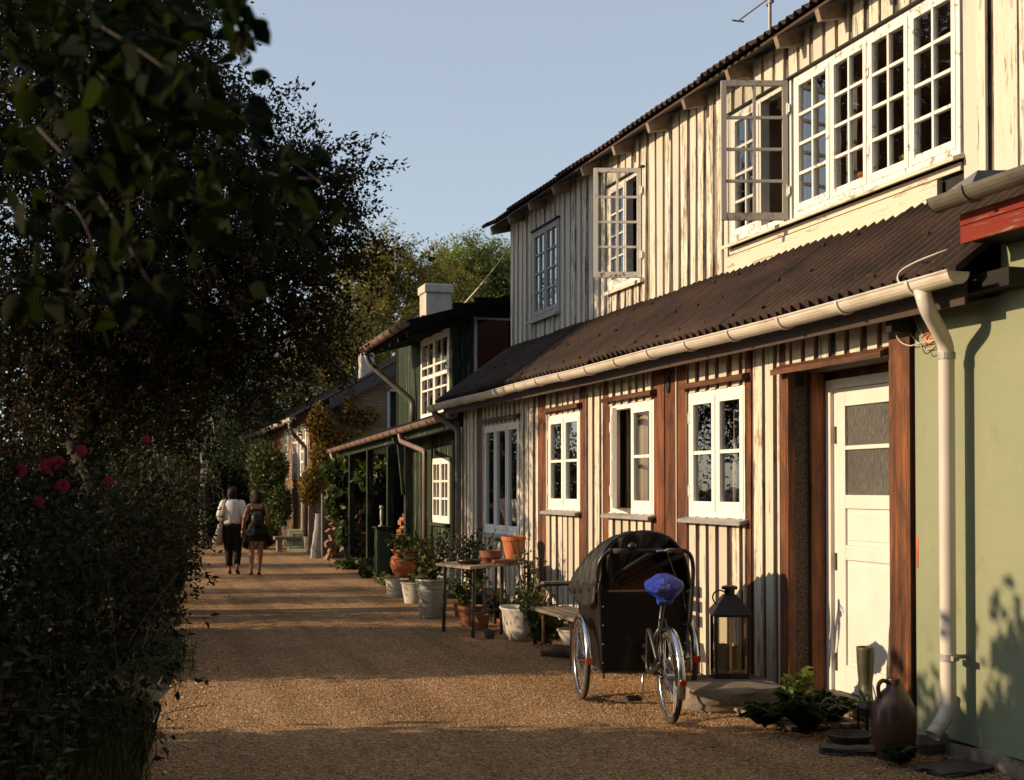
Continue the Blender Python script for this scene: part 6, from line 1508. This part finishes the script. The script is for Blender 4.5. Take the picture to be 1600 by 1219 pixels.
# --- climbers
def patch(name, label, cat, pts, n, leaf, mat, seed, group=None, th=0.18, stems=True):
    """leaves filling blobs that cling to a wall"""
    g = np.random.default_rng(seed); t = thing(name, label, cat, (pts[0][0][0], pts[0][0][1], 0), group=group)
    vol = np.array([r[0]*r[1]*r[2] for c, r in pts])**0.6; vol /= vol.sum(); P = []
    for (c, r), s in zip(pts, vol): k = int(n*s); P.append(np.array(c)+rng_unit(g,k)*np.array(r)*(g.random(k)**0.4)[:,None])
    P = np.concatenate(P); P[:,2] = np.maximum(P[:,2], 0.03)
    D = g.normal(size=P.shape); D[:,2] -= 0.5; leaf_obj('foliage', P, D, leaf*(0.6+0.8*g.random(len(P))), mat, t, seed, 0.5)
    if stems:
        m = MB(); b = Vector((pts[0][0][0], pts[0][0][1], 0))
        for c, r in pts: m.tube(curve([b, b.lerp(Vector(c),0.5)+Vector((0.05*g.normal(),0.05*g.normal(),0.1)), Vector(c)]), [0.018]*1 if False else 0.012, 5)
        m.build('stem', M_bark, t)
    return t
iv = [bl_(415,820,35.6,(0.35,0.6,0.6)), bl_(415,760,35.6,(0.42,0.7,0.7)), bl_(408,720,35.6,(0.38,0.8,0.6)), bl_(435,790,35.0,(0.35,0.5,0.6)), bl_(430,730,35.2,(0.35,0.5,0.5)), bl_(400,850,35.6,(0.3,0.5,0.4))]
patch('ivy_bush', 'dense green ivy clump covering the front of the brick house beside the women', 'ivy', iv, 16000, 0.085, L_mid, 401)
av = [bl_(505,830,32.4,(0.2,0.3,0.5)), bl_(485,760,32.5,(0.3,0.25,0.5)), bl_(505,720,32.6,(0.36,0.25,0.5)), bl_(525,690,32.7,(0.6,0.2,0.45)), bl_(500,660,32.7,(0.35,0.2,0.5)), bl_(555,690,32.7,(0.5,0.18,0.3)), bl_(575,650,32.75,(0.3,0.15,0.25)), bl_(545,640,32.75,(0.25,0.15,0.3))]
patch('autumn_vine', 'golden and orange climbing vine on the shaded brick gable', 'vine', av, 9000, 0.085, L_vine, 402)
gv = [bl_(540,830,28.6,(0.2,0.3,0.3)), bl_(548,760,28.6,(0.45,0.3,0.35)), bl_(530,735,28.6,(0.35,0.3,0.3)), bl_(580,745,27,(0.35,0.3,0.25)), bl_(595,730,26,(0.25,0.3,0.2)), bl_(525,785,28.6,(0.25,0.25,0.3)), bl_(560,720,28,(0.4,0.3,0.2))]
patch('grape_vine', 'large-leaved green vine hanging in front of the firewood on the veranda', 'vine', gv, 2600, 0.16, L_mid, 403)

# --- hedge and shrubs on the left side of the lane
def shrub(label, x, y, h, rx, ry, n, leaf, mat, seed, group=None, name='shrub', droop=0.3, L=0.5, blobs=None, spread=0.05, wid=0.4):
    g = np.random.default_rng(seed); bb = blobs or [((x,y,h*0.55),(rx,ry,h*0.45)), ((x-rx*0.3,y+ry*0.3,h*0.35),(rx*0.9,ry*0.9,h*0.35)), ((x+rx*0.2,y-ry*0.3,h*0.75),(rx*0.6,ry*0.6,h*0.25))]
    t = thing(name, label, 'shrub', (x, y, 0), group=group)
    P, D, T = twigs(g, bb, n, L, droop, 22, spread, 0.3, 0.6); P[:,2] = np.maximum(P[:,2], 0.02)
    leaf_obj('foliage', P, D, leaf*(0.6+0.8*g.random(len(P))), mat, t, seed, wid)
    m = MB()
    for k in range(9):
        c = T[int(g.integers(len(T)))]; e = Vector(tuple(c[0])); m.tube(curve([Vector((x+g.normal()*0.08,y+g.normal()*0.08,0)), Vector((x,y,0)).lerp(e,0.5)+Vector((0,0,0.1)), e]), 0.010, 5)
    for k in range(50):
        c = T[int(g.integers(len(T)))]; m.tube([Vector(tuple(q)) for q in c], [0.004*(1-0.8*i/6) for i in range(7)], 3, cap=False)
    m.build('stem', M_bark, t); return t
HG = 'hedge shrubs along the left edge of the lane'
hed = [ # x, y, h, rx, ry
 (-0.80,5.6,1.0,0.38,0.55,'leafy shrub with arching shoots nearest the camera at the left edge'),
 (-0.62,6.7,1.05,0.36,0.5,'dark shrub under the pink roses at the left edge'),
 (-0.85,7.7,1.5,0.28,0.4,'dark shrub filling the left edge beside the rose bush'),
 (-0.15,12.3,1.5,0.55,0.7,'dark shrub just beyond the first sunny strip of gravel'),
 (0.1,13.6,1.75,0.6,0.7,'second dark shrub beyond the sunny gravel'),
 (0.2,15.2,1.6,0.6,0.7,'dark shrub at the foot of the spreading tree'),
 (0.35,16.9,1.5,0.55,0.6,'dark shrub behind the foot of the spreading tree'),
 (0.75,19.6,1.75,0.6,0.8,'rounded dark shrub reaching furthest over the gravel'),
 (0.7,21.3,1.9,0.6,0.7,'dark shrub behind the rounded one by the lane'),
 (0.9,24.6,2.1,0.7,0.9,'dark shrub level with the walking women'),
 (1.0,28.2,2.2,0.7,1.0,'dark shrub beyond the walking women'),
 (1.3,33.0,2.4,0.8,1.2,'far dark shrub by the last sunny strip of lane'),
 (1.9,40.0,2.6,1.0,1.4,'farthest dark shrub at the end of the lane')]
for i, (x, y, h, rx, ry, lb) in enumerate(hed):
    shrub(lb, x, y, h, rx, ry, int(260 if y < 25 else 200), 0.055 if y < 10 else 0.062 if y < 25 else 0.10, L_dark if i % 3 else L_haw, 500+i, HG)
# rose bush with pink flowers
g_ = np.random.default_rng(77)
RB = shrub('tall rose bush with bright pink double flowers at the left', -0.28, 7.3, 1.72, 0.34, 0.40, 170, 0.05, L_dark, 600, name='rose_bush')
M_rose = simple('pink_petals', (0.45,0.035,0.09), (0.30,0.02,0.05), sc=10, rough=0.6, bump=0.1)
def rose(px, py, Y, r):
    c = aY(px, py, Y); m = MB(); rr = random.Random(px)
    for ring_, (n, rad, el) in enumerate(((6,1.0,0.25),(6,0.8,0.7),(5,0.5,1.1),(3,0.25,1.4))):
        for k in range(n):
            a = 2*math.pi*k/n + ring_*0.5; u = Vector((math.cos(a)*0.8,-0.5,math.sin(a)*0.9)); d = Vector((math.cos(a),0,math.sin(a)))
            o = c + Vector((0,-r*0.3*ring_,0)); t = Vector((-math.sin(a),0,math.cos(a)))
            tip = o + d*r*rad + Vector((0,-r*0.25*el,0)); w = r*0.5*rad+r*0.12
            m.poly([o, o+d*r*rad*0.5+t*w, tip+t*w*0.6, tip+d*r*0.08, tip-t*w*0.6, o+d*r*rad*0.5-t*w])
    m.build('flower', M_rose, RB, solid=0.002)
for px, py, r in ((30,735,0.034),(75,728,0.036),(90,724,0.036),(98,759,0.034),(127,704,0.028),(170,752,0.026),(228,686,0.02),(62,783,0.026)): rose(px, py, 7.25, r)
# undergrowth near the camera
def stems(label, name, x0, x1, y0, y1, n, hmin, hmax, leaf, mat, seed, cat='plant', nl=14, group=None, keep=None):
    g = np.random.default_rng(seed); cx, cy = (x0+x1)/2, (y0+y1)/2; t = thing(name, label, cat, (cx, cy, 0), group=group); P, D, S = [], [], []; m = MB()
    for i in range(n):
        x, y = x0+(x1-x0)*g.random(), y0+(y1-y0)*g.random()
        if keep and not keep(x, y): continue
        h = hmin+(hmax-hmin)*g.random(); dx, dy = g.normal()*0.12*h, g.normal()*0.12*h
        pts = [Vector((x+dx*f*f, y+dy*f*f, h*f)) for f in (0,.25,.5,.75,1)]; m.tube(pts, [0.005,0.004,0.004,0.003,0.0015], 4, cap=False)
        for k in range(nl):
            f = 0.25+0.75*k/nl; p = np.array((x+dx*f*f, y+dy*f*f, h*f)); a = k*2.4+g.random(); P.append(p); D.append((math.cos(a), math.sin(a), -0.15+0.5*f)); S.append(leaf*(1.15-0.6*f)*(0.8+0.4*g.random()))
    leaf_obj('foliage', P, D, S, mat, t, seed, 0.42, flat=0.6); m.build('stem', L_grass, t); return t
stems('patch of nettle-like stems with drooping leaves at the left edge', 'nettle_patch', -0.75, -0.05, 5.0, 7.6, 60, 0.5, 1.2, 0.085, L_fern, 701)
stems('reddish withering seed heads among the left undergrowth', 'withered_plant', -0.3, 0.25, 7.9, 9.0, 46, 0.25, 0.62, 0.045, L_red, 702, nl=22)
stems('low bramble shoots spreading over the gravel edge left of the lane', 'bramble', 0.15, 0.75, 11.6, 13.0, 46, 0.08, 0.34, 0.06, L_mid, 703)
stems('small leafy weeds under the rose bush', 'weed_patch', -0.45, 0.05, 7.0, 8.6, 60, 0.2, 0.55, 0.06, L_dark, 705)
# dry arching stalks
ds = MB(); g = np.random.default_rng(9)
for k in range(8):
    x, y = -0.25+0.4*g.random(), 7.7+1.2*g.random(); h = 0.35+0.75*g.random(); e = Vector((x+g.normal()*0.25, y+g.normal()*0.2, h))
    ds.tube(curve([Vector((x,y,0)), Vector((x,y,0)).lerp(e,0.5)+Vector((0,0,0.12)), e]), 0.0025, 4)
tag(ds.build('dry_stalks', simple('straw', (0.15,0.10,0.06), (0.1,0.07,0.04), sc=3, bump=0)), 'thin pale dry stalks sticking out of the left undergrowth', 'stalks', kind='stuff')
def grass(name, label, area, n, hmin, hmax, seed, mat=None, keep=None, lean=0.25):
    g = np.random.default_rng(seed); x0, x1, y0, y1 = area
    x = x0+(x1-x0)*g.random(n); y = y0+(y1-y0)*g.random(n)
    if keep is not None: k = keep(x, y, g); x, y = x[k], y[k]
    n = len(x); h = hmin+(hmax-hmin)*g.random(n)
    a = g.random(n)*6.283; D = np.stack([np.cos(a)*lean, np.sin(a)*lean, np.ones(n)], 1)
    P = np.stack([x, y, np.zeros(n)-0.02], 1); o = leaf_obj(name, P, D, h, mat or L_grass, None, seed, 0.035)
    return tag(o, label, 'grass', kind='stuff')
pl_np = lambda y: np.interp(y, [-6,4,8,10,14,20,30,45,70], [-0.6,-0.15,0.15,0.42,0.75,1.05,1.7,2.6,4.5])
grass('grass', 'dark long grass at the lower left corner beside the gravel', (-1.4, 0.35, 3.6, 8.6), 26000, 0.16, 0.50, 801, keep=lambda x, y, g: x < pl_np(y) - 0.02 + 0.12*g.random(len(x)))
grass('verge_grass', 'thin grass along the left verge of the lane', (-1.0, 2.9, 8.4, 45.0), 16000, 0.05, 0.20, 802, keep=lambda x, y, g: (x < pl_np(y)+0.04+0.08*g.random(len(x))) & (x > pl_np(y)-1.1))
# ferns and small plants at the houses
def fern(label, px, py, r, h, n, seed, mat=None, leaf=0.05):
    q = aG(px, py); g = np.random.default_rng(seed); t = thing('fern', label, 'fern', (q.x, q.y, 0), group=None); P, D, S = [], [], []; m = MB()
    for k in range(n):
        a = 6.283*g.random(); L = r*(0.6+0.6*g.random()); hh = h*(0.6+0.6*g.random()); pts = []
        for i in range(8):
            f = i/7; pts.append(Vector((q.x+math.cos(a)*L*f, q.y+math.sin(a)*L*f, hh*math.sin(math.pi*0.72*f)+0.01)))
        m.tube(pts, [0.003*(1-f/8) for f in range(8)], 3, cap=False)
        for i in range(26):
            f = 0.12+0.86*i/26; j = min(int(f*7), 6); p = pts[j].lerp(pts[j+1], f*7-j)
            for s in (-1, 1): P.append(p); D.append((-math.sin(a)*s+0.35*math.cos(a), math.cos(a)*s+0.35*math.sin(a), 0.1)); S.append(leaf*math.sin(math.pi*(0.15+0.8*f))*1.2+0.008)
    leaf_obj('foliage', P, D, S, mat or L_fern, t, seed, 0.4, flat=1.2); m.build('stem', L_grass, t); return t
fern('feathery green fern clump nearest the slatted mat', 1262, 1150, 0.26, 0.22, 34, 901)
fern('smaller fern clump left of the feathery one on the gravel', 1195, 1140, 0.20, 0.14, 26, 902)
fern('fern clump spreading right towards the shallow dish', 1300, 1135, 0.20, 0.18, 24, 903)
fern('tiny weed tuft before the paving slab by the jug', 1405, 1198, 0.11, 0.09, 12, 904)
q = aG(1215, 1098); patch('lettuce_plant', 'bright green leafy weed between granite block and door frame', 'plant', [((4.82,8.72,0.12),(0.10,0.12,0.12)), ((4.84,8.62,0.22),(0.07,0.08,0.09))], 260, 0.07, L_green, 905)
# plants in and behind the tubs
def pplant(label, c, h, r, n, leaf, mat, seed, name='pot_plant'):
    g = np.random.default_rng(seed); t = thing(name, label, 'plant', c); P, D, S = [], [], []; m = MB()
    for k in range(n):
        a = 6.283*g.random(); L = r*(0.3+0.8*g.random()); hh = h*(0.45+0.6*g.random()); b = Vector(c)
        pts = curve([b, b+Vector((math.cos(a)*L*0.4, math.sin(a)*L*0.4, hh*0.6)), b+Vector((math.cos(a)*L, math.sin(a)*L, hh))], 8)
        m.tube(pts, 0.005, 4, cap=False)
        for i in range(16):
            j = int(2+g.random()*(len(pts)-3)); P.append(np.array(pts[j])+g.normal(size=3)*0.035); D.append(g.normal(size=3)+np.array((0,0,0.2))); S.append(leaf*(0.6+0.8*g.random()))
    leaf_obj('foliage', P, D, S, mat, t, seed, 0.62, flat=0.2); m.build('stem', M_bark, t); return t
pplant('sprawling geranium-like shrub growing from the zinc tub', (ZT.x, ZT.y+0.15, 0.44), 0.62, 0.55, 34, 0.065, L_pot, 911)
pplant('taller leafy pot shrub between the zinc tub and the plank table', (ZT.x+0.55, ZT.y+0.2, 0.25), 0.85, 0.40, 26, 0.06, L_mid, 912)
pplant('low dark green plant in the terracotta urn', (ORG['terracotta_urn'].x, ORG['terracotta_urn'].y, 0.62), 0.24, 0.28, 26, 0.07, L_mid, 913)
q = ORG['white_bucket']; pplant('small green seedlings in the first white tub', (q.x, q.y, 0.24), 0.14, 0.14, 12, 0.04, L_green, 914)
q = aG(572, 903); pplant('leafy green plant at the foot of the veranda posts', (q.x, q.y, 0.0), 0.30, 0.22, 22, 0.08, L_mid, 915)
q = aG(550, 890); pplant('low ground plant beside the wooden crate', (q.x, q.y, 0.0), 0.2, 0.4, 26, 0.08, L_mid, 916)
q = aG(610, 915); pplant('grassy tuft between cabinet and white tubs', (q.x, q.y, 0.0), 0.14, 0.3, 26, 0.05, L_green, 917)
q = aG(825, 1010); pplant('tall wispy weed at the end of the bench', (q.x+0.1, q.y+0.1, 0.0), 0.75, 0.22, 22, 0.055, L_mid, 918)
q = aG(812, 1000); pplant('thin leggy plant growing beside the enamel basin', (q.x+0.3, q.y+0.7, 0.0), 1.15, 0.18, 9, 0.045, L_pot, 919)
q = aG(735, 975); pplant('leafy plant among the pots under the plank table', (q.x-0.05, q.y, 0.2), 0.35, 0.25, 16, 0.06, L_mid, 920)

# --- branch of large leaves hanging close to the camera at the upper left
M_twig = simple('reddish_twig', (0.03,0.013,0.009), (0.02,0.01,0.007), sc=8, bump=0.1)
def big_leaves(name, P, D, S, mat, parent, seed):
    g = np.random.default_rng(seed); me = MB()
    for p, d, s in zip(P, D, S):
        d = Vector(tuple(d)).normalized(); n = Vector(tuple(g.normal(size=3))); n = (n - n.dot(d)*d).normalized(); w = d.cross(n); p = Vector(tuple(p)); b = len(me.v)
        prof = [(0,0),(0.10,0.26),(0.30,0.38),(0.55,0.33),(0.80,0.16),(1,0)]; cup = 0.10+0.12*g.random(); bend = g.normal()*0.12
        for f, ww in prof:
            c = p + d*s*f + n*s*(-bend*f*f); e = n*s*cup*ww*2
            me.v += [tuple(c), tuple(c+w*s*ww+e), tuple(c-w*s*ww+e)]
        for i in range(5):
            a = b+i*3; me.f += [(a, a+1, a+4, a+3), (a, a+3, a+5, a+2)]
    return me.build(name, mat, parent, smooth=True)
OB = thing('overhanging_branch', 'close dark branches with large heart-shaped leaves hanging from the upper left', 'branch', (-0.9, 2.2, 0))
g = np.random.default_rng(55); P, D, S = [], [], []; tw = MB()
def fbranch(pxs, Y, n, s0=0.062, sp=0.05):
    pts = [aY(a, b, Y + 0.25*math.sin(a*0.02)) for a, b in pxs]; c = curve(pts, 24); tw.tube(c, [0.0042*(1-0.75*i/len(c)) for i in range(len(c))], 6)
    for k in range(n):
        f = (0.05+0.95*g.random())*(len(c)-2); i = int(f); p = c[i].lerp(c[i+1], f-i) + Vector(tuple(g.normal(size=3)*sp))
        t = (c[i+1]-c[i]).normalized(); P.append(np.array(p)); D.append(np.array(t)*0.5+g.normal(size=3)*0.55+np.array((0,0,-0.55))); S.append(s0*(0.7+0.6*g.random()))
fbranch([(-40,-60),(120,20),(260,110),(330,200)], 2.6, 60); fbranch([(-60,40),(80,140),(220,230),(330,320)], 2.8, 60); fbranch([(-60,-120),(160,-60),(300,-10),(380,60)], 2.5, 30)
fbranch([(160,60),(240,150),(330,220),(420,270),(500,280)], 3.0, 50); fbranch([(200,200),(280,290),(360,340),(440,350),(490,350)], 3.3, 36, 0.055); fbranch([(60,200),(150,300),(210,400),(250,470)], 2.8, 46)
fbranch([(-40,180),(50,280),(120,330),(150,400)], 2.7, 36); fbranch([(250,120),(360,210),(450,250),(520,300)], 3.1, 34, 0.07); fbranch([(200,260),(270,340),(310,400),(330,450)], 3.0, 18, 0.055)
fbranch([(-60,380),(10,430),(80,450),(140,460)], 2.6, 20); fbranch([(340,-60),(375,-10),(390,30),(400,75)], 1.9, 20, 0.045, 0.015); fbranch([(-20,0),(100,60),(180,150),(200,240)], 2.7, 50); fbranch([(100,-40),(200,40),(300,80),(350,160)], 2.9, 44)
big_leaves('foliage', P, D, S, L_fore, OB, 56); tw.build('twig', M_twig, OB, smooth=True)

# --- out of view: hedge that shades the lane, and trees added to block light
def shade_tree(x, y, blobs, lb, n, seed, leaf=0.22):
    tree('unseen_shade_tree', lb, (x, y, 0), 2.0, 0.2, blobs, n, 1.2, 0.4, 30, leaf, L_dark, seed, spread=0.14, ntwig=20, shell=0.2, wid=0.6)

BT_ = 'unseen sky-blocking trees behind the camera'  # unseen trees added to block sky light and darken the foliage
for i, (x, y, r, lb) in enumerate(((-7,-6,3.2,'unseen sky-blocking tree far left behind the camera'),(-1.5,-6.5,3.2,'unseen sky-blocking tree straight behind the camera'),(4.5,-8,3.4,'unseen sky-blocking tree right behind the camera'),(-12,-9,3.6,'outermost unseen sky-blocking tree behind the camera'),(0.5,-12,4,'unseen sky-blocking tree in the second row behind the camera'))):
    tree('sky_blocker_tree', lb, (x, y, 0), 3.0, 0.25, [((x,y,3.2),(r,r*0.8,2.6)), ((x,y,7.0),(r*1.1,r*0.9,3.2)), ((x+0.5,y,10.5),(r*0.8,r*0.7,2.4))], 700, 1.2, 0.4, 22, 0.30, L_dark, 950+i, group=BT_, spread=0.16, ntwig=10, shell=0.2, wid=0.7)
LH_ = 'hedge outside the picture along the left of the lane'
for i, (x, y, h, rx, ry, n, lb) in enumerate(((-2.2,4.4,3.0,0.8,0.9,520,'first hedge bush beside the camera'),(-2.2,5.8,3.3,0.8,0.9,560,'second hedge bush beside the camera'),(-2.2,7.2,3.25,0.8,0.85,560,'third hedge bush beside the camera'),(-2.1,8.5,2.5,0.7,0.7,460,'lower hedge bush before the hedge gap'),
        (-2.2,12.9,2.1,0.7,0.6,420,'hedge bush just after the hedge gap'),(-2.2,14.0,2.2,0.7,0.65,420,'second hedge bush after the gap'),(-2.2,15.3,2.0,0.7,0.6,420,'third hedge bush after the gap'))):
    shrub(lb, x, y, h, rx, ry, n, 0.12, L_dark, 970+i, LH_, spread=0.06, wid=0.6, name='hedge_bush')
p = (-7.0, 19.4)  # unseen tree added to keep sun off the spreading tree
tree('unseen_shade_tree', 'unseen tree added left of the picture to shade the spreading tree', (p[0], p[1], 0), 4.5, 0.22, [((p[0],p[1],7.2),(1.8,1.5,1.8)), ((p[0],p[1]+1.3,8.8),(1.8,1.4,1.8)), ((p[0],p[1]-0.6,9.4),(1.6,1.2,1.4))], 900, 1.0, 0.4, 26, 0.20, L_dark, 990, spread=0.14, ntwig=10, shell=0.2, wid=0.7)
# loose stones and fallen leaves on the gravel
def pebbles(name, label, area, n, r0, r1, mat, seed, lf=False, keep=None):
    g = np.random.default_rng(seed); x = area[0]+(area[1]-area[0])*g.random(n); y = area[2]+(area[3]-area[2])*g.random(n)**1.0
    k = x > np.interp(y, [-6,4,8,10,14,20,30,45], [-0.6,-0.15,0.15,0.42,0.75,1.05,1.7,2.6])
    if keep is not None: k &= keep(x, y, g)
    x, y = x[k], y[k]; n = len(x); r = r0+(r1-r0)*g.random(n)**2
    base = np.array([(1,0,0),(0,1,0),(-1,0,0),(0,-1,0),(0,0,1),(0,0,-1)], float); V = base[None]*r[:,None,None]*(0.7+0.6*g.random((n,6,1)))
    V[:,:,2] *= 0.65; a = g.random(n)*6.28; c, s = np.cos(a)[:,None], np.sin(a)[:,None]; X = V[:,:,0]*c - V[:,:,1]*s; Y = V[:,:,0]*s + V[:,:,1]*c
    V = np.stack([X+x[:,None], Y+y[:,None], V[:,:,2]+r[:,None]*0.35+0.004], 2).reshape(-1,3)
    T = np.array([(0,1,4),(1,2,4),(2,3,4),(3,0,4),(1,0,5),(2,1,5),(3,2,5),(0,3,5)]); Fc = (T[None]+np.arange(n)[:,None,None]*6).reshape(-1,3)
    me = bpy.data.meshes.new(name); me.vertices.add(len(V)); me.vertices.foreach_set('co', V.ravel()); me.loops.add(Fc.size); me.loops.foreach_set('vertex_index', Fc.ravel().astype(np.int32))
    me.polygons.add(len(Fc)); me.polygons.foreach_set('loop_start', np.arange(0, Fc.size, 3, dtype=np.int32)); me.polygons.foreach_set('loop_total', np.full(len(Fc), 3, dtype=np.int32)); me.polygons.foreach_set('use_smooth', [True]*len(Fc)); me.update(calc_edges=True)
    me.materials.append(mat); return tag(link(bpy.data.objects.new(name, me)), label, 'gravel', kind='stuff')
t = NT('pebble_stone'); cc = t.ramp(t.isl(), [(0.0,(0.16,0.085,0.04)),(0.4,(0.42,0.25,0.12)),(0.75,(0.60,0.38,0.19)),(1.0,(0.74,0.60,0.44))]); M_peb = t.fin(cc, 0.85, 0.2)
pebbles('loose_gravel', 'loose rounded gravel stones lying on the lane', (-0.2, 4.95, 4.8, 13.0), 60000, 0.0025, 0.008, M_peb, 1001)
pebbles('edge_gravel', 'coarser gravel gathered along the foot of the houses and the verge', (0.2, 4.95, 5.0, 17.0), 9000, 0.006, 0.017, M_peb, 1002, keep=lambda x, y, g: (x > 4.3+0.5*g.random(len(x))) | (x < np.interp(y,[5,8,10,14,20],[0,.3,.6,.95,1.25])+0.3*g.random(len(x))))
g = np.random.default_rng(5); n = 420; x = 0.3+4.5*g.random(n); y = 5.5+16*g.random(n)
L_fall = leafmat('fallen_leaves', [(0.14,0.07,0.025),(0.22,0.13,0.03),(0.09,0.045,0.02)], 0.1)
tag(leaf_obj('fallen_leaves', np.stack([x,y,np.full(n,0.018)],1), np.stack([g.normal(size=n),g.normal(size=n),0.1*g.normal(size=n)],1), 0.02+0.03*g.random(n), L_fall, None, 3, 0.5, flat=1.5), 'dry fallen leaves scattered over the gravel', 'leaves', kind='stuff')

# more clutter in the shade round the plank table
for i, (px, py, z, h, r, n, lf, mt, lb) in enumerate(((790,985,0.0,0.45,0.22,20,0.06,L_mid,'dark bushy plant behind the right table legs'),(765,975,0.0,0.30,0.2,18,0.055,L_dark,'low dark plant under the middle of the table'),(835,1012,0.0,0.42,0.2,22,0.06,L_mid,'feathery weed between basin and bench leg'),(745,950,0.2,0.5,0.25,18,0.06,L_pot,'sprawling pot plant behind the table at the path side'),(858,1000,0.0,0.25,0.18,16,0.05,L_mid,'low weed under the bench seat'))):
    q = aG(px, py); pplant(lb, (q.x+0.15, q.y+0.1, z), h, r, n, lf, mt, 930+i)
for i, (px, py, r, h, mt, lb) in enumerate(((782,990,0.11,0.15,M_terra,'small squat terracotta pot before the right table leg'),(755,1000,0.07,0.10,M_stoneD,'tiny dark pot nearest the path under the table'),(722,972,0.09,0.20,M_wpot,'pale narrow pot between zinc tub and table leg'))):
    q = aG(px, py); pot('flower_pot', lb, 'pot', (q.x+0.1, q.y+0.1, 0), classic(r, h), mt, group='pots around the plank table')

pplant('yellow green seedling at the gravel edge below the rose bush', (0.12, 8.6, 0.0), 0.42, 0.12, 9, 0.06, L_yell, 704)
